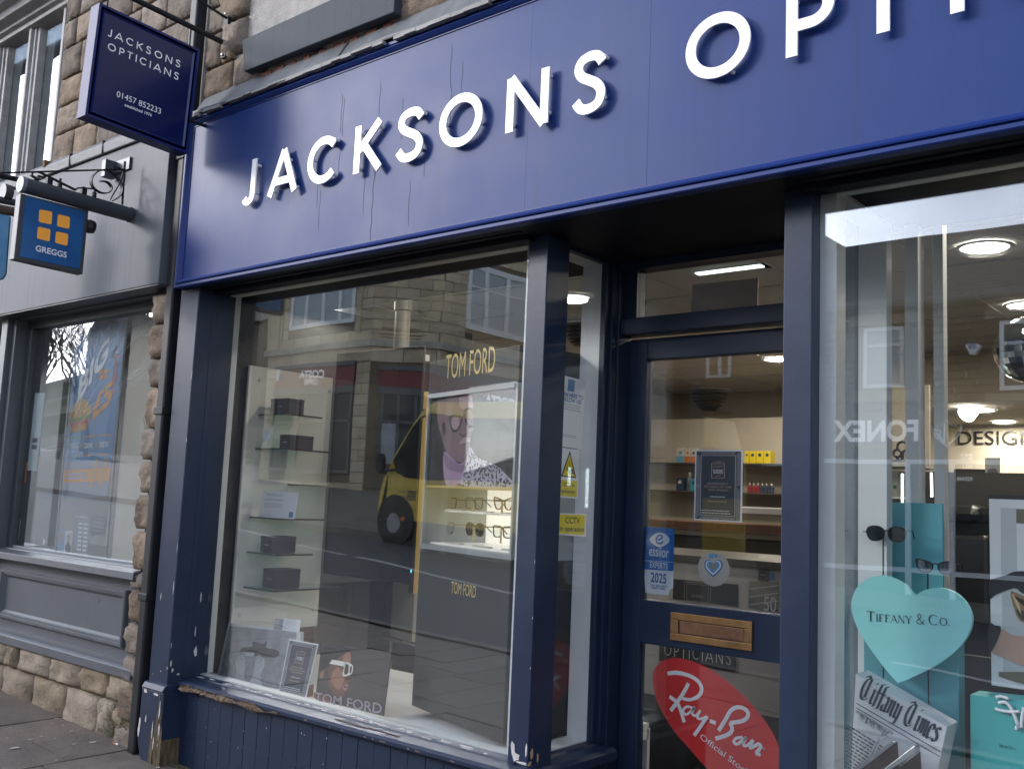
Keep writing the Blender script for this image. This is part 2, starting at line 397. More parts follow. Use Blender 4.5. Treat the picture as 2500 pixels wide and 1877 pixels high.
ROCKS = [rock() for _ in range(6)]; ROCKS2 = [rock() for _ in range(6)]
for me in ROCKS: me.materials.append(STONE)
for me in ROCKS2: me.materials.append(STONE2)
def stone(par, x0, x1, y, z0, z1, dep=.06, pool=ROCKS, gap=.012, rot=0):
    o = bpy.data.objects.new('stone', rnd.choice(pool)); C.objects.link(o)
    o.location = ((x0 + x1) / 2, y, (z0 + z1) / 2 + (SL * 0)); o.scale = (x1 - x0 - gap, dep, z1 - z0 - gap)
    o.rotation_euler = (0, rot + rnd.uniform(-.012, .012), 0)
    if rnd.random() < .5: o.scale.x *= -1
    adopt(o, par)
    return o
def courses(par, x0, x1, z0, z1, y, holes=(), hs=(.13, .2), ws=(.2, .42), pool=ROCKS):
    z = z0
    while z < z1 - .04:
        h = min(rnd.uniform(*hs), z1 - z)
        x = x0 - rnd.uniform(0, .15)
        while x < x1:
            wd = rnd.uniform(*ws); a, b_ = max(x, x0), min(x + wd, x1)
            for hx0, hx1, hz0, hz1 in holes:
                if z + h > hz0 + .03 and z < hz1 - .03:
                    if a >= hx0 and b_ <= hx1: a = b_
                    elif a < hx0 < b_: b_ = hx0
                    elif a < hx1 < b_: a = hx1
            if b_ - a > .06: stone(par, a, b_, y, z, z + h, pool=pool)
            x += wd
        z += h
courses(wall, -4.12, -1.9, 3.24, 4.3, -.092, holes=((-3.88, -2.5, 3.4, 5),))
# upper window of the optician's, mostly out of frame
uw = bx('upper_window', M('white_upvc', (.72, .72, .72), .35), shop, -3.86, -2.62, -.06, .02, 3.36, 3.42)
for a in [-3.7529,-3.6194]: bx('frame', MATS['white_upvc'], uw, a, a + .045, -.05, .02, 3.42, 4.6)
bx('frame', MATS['white_upvc'], uw, -2.7, -2.64, -.05, .02, 3.42, 4.6)
bx('pane', PANEUP, uw, -3.7, -2.66, -.01, -.004, 3.42, 4.6)
bx('net_curtain', M('net_curtain', (.62, .66, .60), .8, var=.1), uw, -3.66, -3.42, .03, .034, 3.42, 4.6)
bx('room', BACKD, uw, -3.84, -2.64, .19, .198, 3.4, 4.6)
# stone jamb (quoins) of that window
for i, z in enumerate((3.42, 3.6, 3.79, 3.98, 4.17)):
    stone(wall, -4.02 if i % 2 else -3.98, -3.80, -.075, z, z + .18, dep=.12)
# lead flashing over the fascia
fl = MB(); xs = [-4.09 + i * .06 for i in range(111)]
vs = []
for i, x in enumerate(xs):
    wv = .004 * math.sin(i * .9) + .006 * math.sin(i * .31 + 1) + rnd.uniform(-.003, .003)
    vs += [(x, -.212 + wv * .5, 3.118 + wv), (x, -.218 + wv * .3, 3.128 + wv), (x, -.165 + wv * .4, 3.165), (x, -.105, 3.268 + .003 * math.sin(i * 1.3)), (x, -.085, 3.27)]
fs = [(5*i+j, 5*i+5+j, 5*i+6+j, 5*i+1+j) for i in range(110) for j in range(4)]
flash = fl.add(vs, fs).build('lead_flashing', LEAD, shop, smooth=True)
b = MB()
for i, x in enumerate(xs[:-1]):
    if rnd.random() < .8: b.box(x, x + .06, -.222 + rnd.uniform(-.004, .002), -.2, 3.110 + rnd.uniform(-.005, .004), 3.121)
tag(b.build('torn_edge', LEADED, flash), kind='stuff')
M('seam_black', (.01, .01, .01), .8)
MB().prism([(-.2165, 3.13), (-.167, 3.166), (-.107, 3.27), (-.10, 3.26), (-.16, 3.155), (-.21, 3.12)], lambda a, b, d: (d, a, b), -3.0437, -3.0317).build('seam', MATS['seam_black'], flash)
# long grey box board under the upper window
wb = thing('grey_box_board', 'long slate grey painted board fixed under the upper window above the blue fascia', 'board', (-3.2, -.16, 3.28))
x0, x1 = -3.7302, -2.7342
MB().prism([(x0 - .012, 3.435), (x0 + .02, 3.275), (x1 + .01, 3.265), (x1 + .01, 3.44)], XZ(-.16), 0, .06).build('front_board', M('slate_grey_paint', (.036, .044, .058), .65, spec=.25, var=.2, vscale=6, streak=.5, bump=.1), wb, bevel=.004)
for i in range(9): MB().box(x0 + .1 + i * .1, x0 + .14 + i * .1 + rnd.uniform(0, .04), -.12, -.1, 3.235, 3.263).build('brick_packing', M('brick_red_dark', (.12, .045, .03), .9, var=.4, bump=1), wb)

# fascia: three sheets, moulded frame, raised letters
fasc = sub('fascia', shop, (-1.4, -.19, 2.3))
FX0, FX1 = -4.078, 2.2
for a, c in ((-4.03, -2.0003), (-1.9997, -1.5304), (-1.5296, FX1)): bx('panel', FASCIA, fasc, a, c, -.185, -.165, 2.33, 3.09)
bx('backing', SOFF, fasc, FX0 + .01, FX1, -.16, -.04, 2.31, 3.12)
def mould(name, p0, p1, inward, prof, mat, par):
    """mitred moulding from p0 to p1 (x,z); profile = (inset, depth)"""
    p0 = Vector(p0); p1 = Vector(p1); t = (p1 - p0).normalized(); n = Vector(inward); b = MB(); vs = []
    for p, sg in ((p0, 1), (p1, -1)):
        for i, d in prof:
            q = p + n * i + t * i * sg; vs.append((q.x, d, q.y))
    k = len(prof); b.add(vs, [(j, j + 1, j + 1 + k, j + k) for j in range(k - 1)] + [tuple(range(k)), tuple(range(k, 2 * k))])
    return b.build(name, mat, par)
PROF = [(0, -.165), (0, -.198), (.004, -.202), (.014, -.202), (.016, -.195), (.019, -.195), (.021, -.203), (.026, -.205), (.038, -.194), (.041, -.189), (.045, -.189), (.046, -.183)]
mould('frame', (FX0, 2.302), (FX1, 2.302), (0, 1), PROF, FTRIM, fasc)
mould('frame', (FX0, 3.118), (FX1, 3.118), (0, -1), PROF, FTRIM, fasc)
mould('frame', (FX0, 2.302), (FX0, 3.118), (1, 0), PROF, FTRIM, fasc)
LY = -.212
def letter(ch, a0, wid, pins):
    b = MB(); fut(b, ch, XZ(LY), a0, wid, 2.6175, .190, 0, .006, wt=.172)
    for px, pz in pins: b.lathe([(.0065, .0), (.0065, .03)], (px, LY + .0055, pz), 'y', 10)
    b.build('letter', WHITEACR, fasc)
letter('J', -3.562, .078, [(-3.487, 2.78), (-3.49, 2.66)])
letter('A', -3.375, .172, [(-3.273, 2.765), (-3.35, 2.64), (-3.215, 2.64)])
letter('C', -3.120, .166, [(-3.105, 2.73), (-2.975, 2.788), (-2.972, 2.645)])
letter('K', -2.843, .145, [(-2.828, 2.78), (-2.715, 2.785), (-2.828, 2.64), (-2.735, 2.66)])
letter('S', -2.612, .150, [(-2.487, 2.79), (-2.50, 2.655)])
letter('O', -2.390, .207, [(-2.372, 2.72), (-2.205, 2.69)])
letter('N', -2.075, .178, [(-1.908, 2.785), (-1.908, 2.66), (-2.06, 2.65)])
letter('S', -1.800, .132, [(-1.685, 2.79), (-1.69, 2.66)])
letter('O', -1.392, .207, [(-1.32, 2.79), (-1.25, 2.63)])
letter('P', -1.081, .122, [(-1.06, 2.78)])
letter('T', -.892, .144, [(-.818, 2.78)])
letter('I', -.659, .034, [(-.642, 2.78)])
letter('C', -.545, .166, []); letter('I', -.29, .034, []); letter('A', -.165, .172, []); letter('N', .1, .178, []); letter('S', .37, .132, [])
b = MB()                                                    # hairline runs down the sheet
for x, z0, z1 in [(-2.752,2.341,2.7)]: b.ribbon([(x + .004 * math.sin(i * 1.9), z1 + (z0 - z1) * i / 14) for i in range(15)], .0028, XZ(-.1856), 0)
for k in range(14):
    x = rnd.uniform(-3.1, -2.2); z = rnd.uniform(2.5, 3.05); b.ribbon([(x + .002 * math.sin(i * 2.1), z - .04 * i) for i in range(5)], .0016, XZ(-.1856), 0)
tag(b.build('water_mark', M('dirt_run', (.004, .008, .03), .7), fasc, fix=False), kind='stuff')

# soffit under the fascia and over the door recess
bx('soffit', SOFF, shop, FX0, FX1, -.162, .52, 2.304, 2.34)
b = MB()
for (x0, x1) in ((-3.95, -2.07), (-1.1, 2.0)):
    b.box(x0, x1, -.075, -.035, 2.284, 2.304); b.box(x0, x1, -.035, .0, 2.29, 2.304); b.box(x0, x1, -.12, -.1, 2.298, 2.304)
b.build('head_moulding', SOFF, shop, bevel=.003)

def chips(par, name, f, spots, mat, k=9):
    """flaked patches with ragged outlines lying on a painted face"""
    b = MB()
    for (a, c, ra, rc) in spots:
        b.poly([f(a + ra * rnd.uniform(.45, 1) * math.cos(2 * math.pi * i / k), c + rc * rnd.uniform(.45, 1) * math.sin(2 * math.pi * i / k), 0) for i in range(k)])
    return tag(b.build(name, mat, par, fix=False), kind='stuff')
def YZ(x): return lambda a, b, d=0: (x + d, a, b)
def XY(z): return lambda a, b, d=0: (a, b, z + d)

# left pilaster with rotten plinth
PX0, PX1 = -4.094, -3.943
pil = bx('pilaster', NAVY, shop, PX0, PX1, -.15, .05, .5, 2.305, bevel=.004)
MB().prism([(-.15, .53), (-.165, .525), (-.178, .505), (-.178, .498), (.04, .498), (.04, .53)], lambda a, b, d: (d, a, b), PX0 - .006, PX1 + .012).build('plinth_cap', NAVY, pil, bevel=.003)
pts = [(PX0 - .012, .498), (PX1 + .016, .498), (PX1 + .016, .17), (PX1 - .03, .155), (-4.05, .165), (-4.085, .215), (PX0 - .014, .27)]
MB().prism(pts, XZ(-.172), 0, .2).build('plinth', NAVY, pil, bevel=.004)
# rotten corner: splintered wood wedge
b = MB()
for i in range(16):
    t = i / 15; x = PX1 - .058 + t * .082
    top = .30 + .16 * (1 - abs(t - .55) * 1.7) + rnd.uniform(-.05, .04)
    b.add([(x - .004, -.1735 - rnd.uniform(.0, .006), .15), (x + .0045, -.1735 - rnd.uniform(0, .006), .15), (x + .002, -.1725, top), (x - .001, -.1725, top + .02)], [(0, 1, 2, 3)])
b.box(PX1 - .012, PX1 + .0175, -.1738, -.06, .155, .30)
b.build('rotten_edge', ROTV, pil, fix=True)
chips(pil, 'paint_chip', XZ(-.1745), [(-4.098, .33, .012, .07), (-4.05, .37, .006, .022), (-3.99, .335, .006, .05), (-3.945, .42, .006, .05), (-3.938, .33, .008, .05), (-4.07, .49, .022, .012), (-3.985, .485, .03, .008), (-3.94, .25, .006, .06), (-3.975, .28, .004, .05)], PRIMER)
chips(pil, 'paint_chip', XZ(-.1508), [(PX1 - .008, .60, .004, .01), (-4.0, .58, .004, .006), (-4.06, .56, .003, .004), (PX1 - .01, .95, .003, .05), (PX1 - .006, 1.12, .002, .03), (-4.05, .9, .003, .02), (PX1 - .004, 1.6, .0015, .02), (PX1 - .003, 1.9, .0015, .03)], PRIMER)
chips(pil, 'paint_chip', YZ(PX1 + .0008), [(-.14, .62, .006, .02), (-.13, .59, .008, .012), (-.1, .57, .01, .006), (-.02, .66, .012, .03), (-.03, .75, .004, .03), (-.015, .9, .004, .03), (-.145, .7, .003, .02)], PRIMER)
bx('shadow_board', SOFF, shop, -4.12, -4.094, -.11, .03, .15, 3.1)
# left window: glazing beads, glass, white lining, sill
win = sub('front_window', shop, (-3, 0, .558))
WX0, WX1 = -3.952, -2.122
bx('bead', NAVY, win, PX1 - .001, WX0 + .004, -.072, .004, .55, 2.3, bevel=.002)
bx('bead', NAVY, win, PX1 - .001, WX0 + .012, -.072, -.045, .55, 2.3, bevel=.003)
bx('bead', SOFF, win, WX0, WX1, -.02, .004, Z1, 2.31)
bx('pane', PANE, win, WX0, WX1, .006, .011, Z0 - .01, Z1 + .01)
bx('lining', WHITE, win, WX0 - .02, WX0 - .001, .014, .085, Z0, Z1 + .05)
bx('lining', WHITE, win, WX0, WX1 + .05, .014, .06, Z1 - .0005, Z1 + .05)
bx('lining', WHITE, win, WX0, WX1 + .04, .014, .05, Z0 - .03, Z0 + .004)
# sill: weathered board, broken nose
vs = []; n = 60
sil = MB().prism([(.004, Z0 + .001), (-.03, Z0 - .003), (-.032, Z0 - .008), (-.098, Z0 - .012), (-.108, Z0 - .02), (-.108, Z0 - .034), (-.1, Z0 - .042), (.02, Z0 - .042)], lambda a, b, d: (d, a, b), -3.955, -2.0).build('sill', NAVY, win, bevel=.0015)
def grain(name, pts_top, mat, par):
    """broken timber: a long ragged lump"""
    b = MB(); k = len(pts_top)
    for r_ in range(5):
        b.v += [(x, y0 - .001 * r_ + rnd.uniform(-.004, .004) - .004 * math.sin(r_ * 1.6), z0 + (z1 - z0) * r_ / 4 + rnd.uniform(-.0015, .0015)) for x, y0, z0, z1 in pts_top]
    fs = [(r_ * k + i, r_ * k + i + 1, (r_ + 1) * k + i + 1, (r_ + 1) * k + i) for r_ in range(4) for i in range(k - 1)]
    b.f += fs; b.mi += [0] * len(fs)
    return b.build(name, mat, par, fix=False)
xs = [-3.90 + i * .006 for i in range(116)]
grain('rotten_nose', [(x, -.111 - .003 * math.sin(x * 40), Z0 - .046 + .012 * max(0, (x + 3.35) / .1) + .004 * math.sin(x * 23), Z0 - .019 + .004 * math.sin(x * 31) - .012 * max(0, (x + 3.38) / .1)) for x in xs], ROT, win)
xs = [-2.92 + i * .006 for i in range(60)]
grain('rotten_nose', [(x, -.066 + .004 * math.sin(x * 30), Z0 - .0095, Z0 - .0075) for x in xs], ROT, win)
sp = [(rnd.uniform(-3.9, -2.15), rnd.uniform(-.03, -.012), rnd.uniform(.01, .05), rnd.uniform(.003, .009)) for _ in range(34)] + [(rnd.uniform(-3.5, -2.2), rnd.uniform(-.09, -.04), rnd.uniform(.008, .03), rnd.uniform(.003, .006)) for _ in range(26)]
chips(win, 'paint_chip', lambda a, b, d=0: (a, b, Z0 - .0035 + (-.0105 if b < -.034 else .004 * (b + .03) / .03) + .0035 * 0 + .0012 + (-.0 if b < -.034 else .0)), sp, PRIMER)
chips(win, 'paint_chip', XZ(-.1088), [(rnd.uniform(-3.1, -2.2), Z0 - .028, rnd.uniform(.006, .02), .004) for _ in range(10)], ROT)
# boarded stall riser: every tongue-and-groove board a piece
ris = MB().box(-3.94, -2.03, -.06, .0, .03, .53).build('stall_riser', SOFF, shop)
nb = MB().box(-.5, .5, -.5, .5, -.5, .5).mesh('board'); nb.materials.append(NAVY)
x = -3.945; i = 0
while x < -2.06:
    wd = .0865 if i else .05
    for za, zb_ in ((gz(x) - .03, .343), (.35, .516)):
        o = bpy.data.objects.new('board', nb); C.objects.link(o); o.scale = (wd - .003, .02, zb_ - za); o.location = (x + wd / 2, -.068 + rnd.uniform(-.0006, .0006), (za + zb_) / 2); adopt(o, ris)
        bv = o.modifiers.new('bevel', 'BEVEL'); bv.width = .0025; bv.segments = 2
    x += wd; i += 1
bx('groove_strip', NAVY, ris, -3.945, -2.05, -.0765, -.06, .3425, .3505)
chips(ris, 'paint_chip', XZ(-.0795), [(rnd.uniform(-3.9, -2.2), rnd.uniform(.2, .5), rnd.uniform(.001, .003), rnd.uniform(.002, .006)) for _ in range(30)], PRIMER)
b = MB()
for k in range(420):
    x = -3.78 + rnd.gauss(.22, .13); y = -.09 - abs(rnd.gauss(0, .03)); z = gz(x) + .002
    h = rnd.uniform(.004, .016); a = rnd.uniform(0, 6.28); r_ = rnd.uniform(.002, .006)
    b.add([(x + r_ * math.cos(a), y + r_ * math.sin(a), z), (x - r_ * math.cos(a), y - r_ * math.sin(a), z), (x + rnd.uniform(-.004, .004), y + rnd.uniform(-.004, .004), z + h)], [(0, 1, 2)])
tag(b.build('moss', MOSS, None, fix=False), 'low green moss tufts on the pavement against the navy boards', 'moss', kind='stuff')

# corner post and the two flank windows of the recess (mirror pair), then the door frame
def mx(x, s): return x if s > 0 else -3.166 - x
for s in (1, -1):
    post = bx('corner_post', NAVY, shop, mx(-2.092, s), mx(-2.008, s), -.04, .085, .515, 2.306, bevel=.003)
    if s > 0:
        chips(post, 'paint_chip', XZ(-.0408), [(-2.07, .60, .012, .03), (-2.055, .575, .02, .02), (-2.015, .6, .006, .03), (-2.03, .56, .03, .006), (-2.012, .86, .0015, .006), (-2.011, 1.02, .002, .006), (-2.011, 1.2, .001, .01)], PRIMER)
        chips(post, 'paint_chip', YZ(-2.0072), [(-.02, .59, .01, .02), (-.03, .56, .012, .012), (.01, .57, .006, .02)], M('bare_wood', (.38, .25, .15), .9, var=.3, bump=.5))
    fw = sub('flank_window', shop, (mx(-2.065, s), .23, .55))
    g0, g1 = mx(-2.068, s), mx(-2.063, s)
    bx('pane', GLASS('side_glass', .05) if s > 0 else GLASS('flank_glass', .10, (.9, .93, .93)), fw, g0, g1, .085, .37, Z0 - .01, Z1 + .01)
    bx('bead', NAVY, fw, mx(-2.07, s), mx(-2.045, s), .371, .395, .55, 2.3, bevel=.002)
    bx('jamb', NAVY, fw, mx(-2.07, s), mx(-2.03, s), .395, .43, .55, 2.3, bevel=.003)
    bx('bead', NAVY, fw, mx(-2.07, s), mx(-2.045, s), .085, .37, Z1, 2.305)
    bx('lining', WHITE, fw, mx(-2.155, s), mx(-2.069, s), .371, .42, Z0, 2.4)
    bx('lining', WHITE, fw, mx(-2.15, s), mx(-2.069, s), .05, .37, Z0 - .03, Z0 + .004)
    bx('lining', WHITE, fw, mx(-2.15, s), mx(-2.069, s), .05, .37, Z1, 2.4)
    bx('lining', WHITE, fw, mx(-2.14, s), mx(-2.093, s), .012, .08, Z0, 2.4)
    MB().prism([(mx(-2.068, s), Z0), (mx(-2.045, s), Z0 - .004), (mx(-2.04, s), Z0 - .012), (mx(-2.0, s), Z0 - .02), (mx(-1.985, s), Z0 - .03), (mx(-1.985, s), Z0 - .062), (mx(-2.01, s), Z0 - .07), (mx(-2.08, s), Z0 - .07)], lambda a, b, d: (a, d, b), -.04, .448).build('sill', NAVY, fw, bevel=.003)
    bx('riser', NAVY, fw, mx(-2.03, s), mx(-2.09, s), -.05, .46, 0, .49)
    # right of the recess the front sill and riser go on
bx('stall_riser', NAVY, shop, -1.1, 2.2, -.07, 0, -.05, .52)
bx('sill', NAVY, shop, -1.12, 2.2, -.108, .0, .518, .55, bevel=.004)

door_fr = bx('door_frame', NAVY, shop, -2.067, -2.023, .43, .52, 0, 2.304, bevel=.003)
bx('jamb', NAVY, door_fr, -1.143, -1.099, .43, .52, 0, 2.304, bevel=.003)
bx('transom', NAVY, door_fr, -2.023, -1.143, .44, .52, 2.03, 2.092, bevel=.003)
bx('head', NAVY, door_fr, -2.023, -1.143, .44, .52, 2.277, 2.304)
bx('stile', NAVY, door_fr, -2.023, -1.968, .462, .52, 2.092, 2.277)
bx('stile', NAVY, door_fr, -1.198, -1.143, .462, .52, 2.092, 2.277)
bx('fanlight_pane', GLASS('fanlight_glass', .03, (.9, .9, .9)), door_fr, -1.968, -1.198, .478, .482, 2.092, 2.277)
bx('threshold', KERB, shop, -2.02, -1.14, .42, .56, .0, .06)
DF = .50                                                    # door leaf, hung a little ajar of square with its frame
door = sub('door', shop, (-1.58, DF, .06))
GX0, GX1 = -1.94, -1.235
for a, c in ((-2.018, GX0), (GX1, -1.148)): bx('stile', NAVY, door, a, c, DF, DF + .045, .07, 2.02, bevel=.003)
for a, c in ((.07, .30), (.905, 1.06), (1.94, 2.02)): bx('rail', NAVY, door, GX0, GX1, DF, DF + .045, a, c, bevel=.003)
for a, c in ((.30, .905), (1.06, 1.94)):
    gp = bx('pane', GLASS('door_glass', .06, (.98, .985, .98), .0006), door, GX0, GX1, DF + .016, DF + .021, a, c)
BRASS = M('brass', (.32, .18, .075), .48, metal=.75, var=.25, vscale=30, bump=.1, bscale=90)
lx0, lx1, lz0, lz1 = -1.809, -1.497, .932, 1.029
b = MB()
b.box(lx0, lx1, DF - .008, DF + .001, 1.004, lz1); b.box(lx0, lx1, DF - .008, DF + .001, lz0, .957)
b.box(lx0, -1.778, DF - .008, DF + .001, .957, 1.004); b.box(-1.526, lx1, DF - .008, DF + .001, .957, 1.004)
b.box(-1.776, -1.528, DF - .0025, DF + .002, .959, 1.002, 1)
b.build('letterbox', [BRASS, M('copper_flap', (.30, .155, .095), .4, metal=.7, var=.25, vscale=25)], door, bevel=.002)
# ------------------------------------------------------------------ the grey bakery next door
bak = thing('bakery_shop', 'grey painted bakery shopfront with sandstone plinth next door to the left', 'shop', (-5.5, 0, .2))
QY = -.1
bw = MB().box(-4.345, -4.1, -.085, .3, .0, 3.3).box(-9.5, -4.345, -.06, .1, .1, .545).build('wall', MORTARD, bak)
uw0 = MB().box(-4.9, -4.1, -.085, .2, 3.05, 5).build('wall', MORTAR, bak)
# quoin strip beside the downpipe
z = .16
for h in (.14, .17, .13, .15, .15, .09, .19, .17, .16, .15, .20, .14, .17, .16, .15, .12):
    stone(bw, -4.385 + rnd.uniform(-.012, .02), -4.19, -.085, z, z + h, dep=.10, gap=.008); z += h
# sandstone plinth of two courses
xs = [-6.9, -6.5, -6.2]
top = [-5.481,-5.113,-4.791,-4.519]; bot = [-5.289,-4.925,-4.591,-4.441]
for edges, z0, z1 in (([-6.3, -5.9, *top[:0], -5.62] + top + [-4.245], .372, .505), ([-6.4, -6.0, -5.65] + bot + [-4.225], .20, .372)):
    edges = sorted(edges)
    for a, c in zip(edges[:-1], edges[1:]): stone(bw, a, c, -.075, z0 - (.035 if z0 < .3 else 0) - SL * 0, z1, dep=.1, pool=ROCKS2, gap=.006)
b = MB()
for k in range(1500):
    x = rnd.choice([rnd.gauss(-4.42, .09), rnd.gauss(-4.33, .05)]); z = abs(rnd.gauss(0, .08)) + .22
    y = -.128 - rnd.uniform(0, .004); s_ = rnd.uniform(.002, .006)
    if x > -4.2 or z > .42: continue
    b.add([(x - s_, y, z), (x + s_, y, z - s_ * .3), (x + rnd.uniform(-s_, s_), y - rnd.uniform(.001, .006), z + s_)], [(0, 1, 2)])
tag(b.build('moss', MOSS, bak, fix=False), kind='stuff')
# board, stall riser with raised and fielded panel, sill
MB().prism([(-.06, .50), (-.14, .50), (-.14, .543), (-.125, .553), (-.06, .566)], lambda a, b, d: (d, a, b), -9.2, -4.27).build('base_board', GREY, bak, bevel=.003)
sr = MB().box(-9.2, -4.275, -.075, .0, .56, .96).build('stall_riser', GREY, bak)
def rim(name, x0, x1, z0, z1, par, mat, y, prof):
    b = MB(); k = len(prof)
    ring = lambda i, d: [(x0 + i, d, z0 + i), (x1 - i, d, z0 + i), (x1 - i, d, z1 - i), (x0 + i, d, z1 - i)]
    vs = [p for i, d in prof for p in ring(i, y + d)]
    b.add(vs, [(4*j + c, 4*j + (c + 1) % 4, 4*j + 4 + (c + 1) % 4, 4*j + 4 + c) for j in range(k - 1) for c in range(4)])
    return b.build(name, mat, par)
rim('panel_moulding', -5.82, -4.445, .618, .888, sr, GREY, -.075, [(0, 0), (0, -.02), (.006, -.026), (.018, -.026), (.02, -.018), (.03, -.018), (.034, -.012), (.044, -.003), (.046, 0)])
rim('panel_moulding', -7.6, -5.98, .63, .90, sr, GREY, -.075, [(0, 0), (0, -.02), (.006, -.026), (.018, -.026), (.02, -.018), (.03, -.018), (.034, -.012), (.044, -.003), (.046, 0)])
MB().prism([(.0, .995), (-.03, .993), (-.035, 1.0), (-.045, 1.0), (-.05, .992), (-.15, .985), (-.152, .95), (-.13, .945), (0, .945)], lambda a, b, d: (d, a, b), -9.2, -4.30).build('sill', GREY, bak, bevel=.002)
chips(sr, 'paint_chip', XZ(-.0765), [(-4.729, 0.8093, .006, .011)], M('chip_black', (.02, .02, .02), .8))
bwin = sub('front_window', bak, (-5.2, 0, 1))
BG0, BG1 = -5.885, -4.30
BPANE = GLASS('bakery_glass', .16, (.95, .97, .98), .0006)
bx('pane', BPANE, bwin, BG0, BG1, .0, .006, 1.0, 2.3)
bx('frame', GREY, bwin, -5.98, -5.94, -.1, .05, .99, 2.4, bevel=.003)
bx('frame', GREYD, bwin, -5.94, BG0, -.03, .05, .99, 2.4, bevel=.003)
bx('frame', GREY, bwin, -6.065, -5.985, -.13, .05, .0, 2.4, bevel=.004)
bx('frame', GREYD, bwin, BG0, BG1, -.03, .05, 2.283, 2.36)
bx('frame', GREYD, bwin, BG1 - .02, BG1 + .03, -.03, .05, 1.0, 2.36)
bx('head', GREYD, bwin, -6.0, -4.3, -.09, .02, 2.325, 2.345, bevel=.003)
bx('bottom_bead', M('grey_blue_bead', (.16, .185, .21), .4), bwin, BG0, BG1, -.02, -.001, .994, 1.012, bevel=.002)
# fascia, coping with lead joints
bf = bx('fascia', GREYF, bak, -9.2, -4.218, -.2, -.02, 2.343, 3.095, bevel=.003)
bx('soffit', GREYD, bf, -9.2, -4.222, -.195, .0, 2.337, 2.345)
MB().prism([(-.05, 3.105), (-.215, 3.098), (-.22, 3.15), (-.20, 3.178), (-.05, 3.20)], lambda a, b, d: (d, a, b), -9.2, -4.10).build('coping', COPING, bf, bevel=.006)
for px in (-4.8489, -5.2077): bx('coping_joint', MATS['seam_black'], bf, px - .004, px + .004, -.2215, -.19, 3.10, 3.17)
bx('rusty_clip', M('rust', (.16, .075, .03), .9, var=.4, bump=1), bf, -5.522, -5.498, -.224, -.18, 3.15, 3.19)
# recessed entrance left of the window
bx('recess_wall', GREYD, bak, -9, -6.4, .9, 1.0, 0, 2.4); bx('recess_head', GREY, bak, -7.4, -6.06, .0, .05, 2.05, 2.14); bx('recess_ceiling', GREYD, bak, -9, -5.98, .0, 1.0, 2.36, 2.4)
bx('door_post', M('blue_grey_door', (.035, .05, .065), .4), bak, -6.75, -6.55, .5, .56, .1, 2.06); bx('door_light', M('bright_panel', (.7, .74, .78), .4), bak, -7.6, -6.9, .9, .91, 1.7, 1.95)
# inside of the bakery window
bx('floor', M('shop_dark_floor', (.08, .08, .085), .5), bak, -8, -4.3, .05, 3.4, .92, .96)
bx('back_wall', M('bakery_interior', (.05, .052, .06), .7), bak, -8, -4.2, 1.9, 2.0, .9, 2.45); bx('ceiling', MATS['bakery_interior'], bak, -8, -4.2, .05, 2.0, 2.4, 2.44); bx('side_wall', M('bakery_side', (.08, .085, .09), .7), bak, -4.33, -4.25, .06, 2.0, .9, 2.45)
# upper window with white mullions
YU = .03
ux = [-5.703,-5.865,-6.016,-6.35,-6.493]
uz0 = 3.19; uz1 = 4.334
upw = sub('upper_window', bak, (-6.3, 0, 3.2))
bx('pane', PANEUP, upw, -8.4, ux[0], YU + .05, YU + .056, uz0, uz1 + .02)
pit = ux[1] - ux[3]; wdm = .10
for k in range(4):
    c = ux[1] - .05 - k * (ux[2] - ux[4]) * 1.0
    bx('mullion', OLDWHITE, upw, c - .05, c + .045, YU - .0, YU + .05, uz0, uz1, bevel=.003)
    bx('mullion_bead', OLDWHITE, upw, c - .05, c - .02, YU - .03, YU + .0, uz0, uz1, bevel=.003)
    bx('mullion_bead', OLDWHITE, upw, c - .012, c + .012, YU - .012, YU + .0, uz0, uz1, bevel=.003)
bx('jamb', M('grey_white_jamb', (.33, .34, .34), .6, var=.2, streak=.2), upw, ux[0] - .02, ux[0] + .03, -.06, YU + .06, uz0, uz1 + .3)
MB().prism([(YU + .06, uz1), (-.02, uz1), (-.02, uz1 + .03), (-.05, uz1 + .035), (-.05, uz1 + .06), (-.11, uz1 + .07), (-.11, uz1 + .12), (-.16, uz1 + .13), (-.16, uz1 + .18), (YU + .06, uz1 + .2)], lambda a, b, d: (d, a, b), -8.6, ux[0] + .12).build('cornice', OLDWHITE, upw, bevel=.004)
bx('gutter', IRON, bak, -8.6, ux[0] - .3, -.36, -.22, uz1 + .2, uz1 + .27)
bx('blind', M('pale_blind', (.30, .31, .30), .8), upw, -8.4, ux[0] - .02, YU + .16, YU + .17, uz0, uz1)
# rubble wall between that window and the sign
courses(uw0, ux[0] + .035, -4.25, 3.19, 4.3, -.092, ws=(.25, .45), hs=(.14, .22))
# painted-looking white pointing seen on the blocks above the bracket is the pale mortar between the stones

# square black downpipe with collars
dpipe = thing('downpipe', 'square black downpipe running down between the grey and the navy shopfronts', 'downpipe', (-4.16, -.13, .15))
MB().box(-4.198, -4.138, -.168, -.108, .20, 5.2).build('pipe', PIPE, dpipe, bevel=.008)
for zc in (1.72, .87, 2.95): MB().box(-4.206, -4.130, -.175, -.10, zc, zc + .035).box(-4.215, -4.12, -.112, -.095, zc + .005, zc + .03).build('collar', PIPE, dpipe, bevel=.004)
MB().prism([(-.168, .2), (-.108, .2), (-.12, .185), (-.168, .175)], lambda a, b, d: (d, a, b), -4.198, -4.138).build('shoe', PIPE, dpipe)

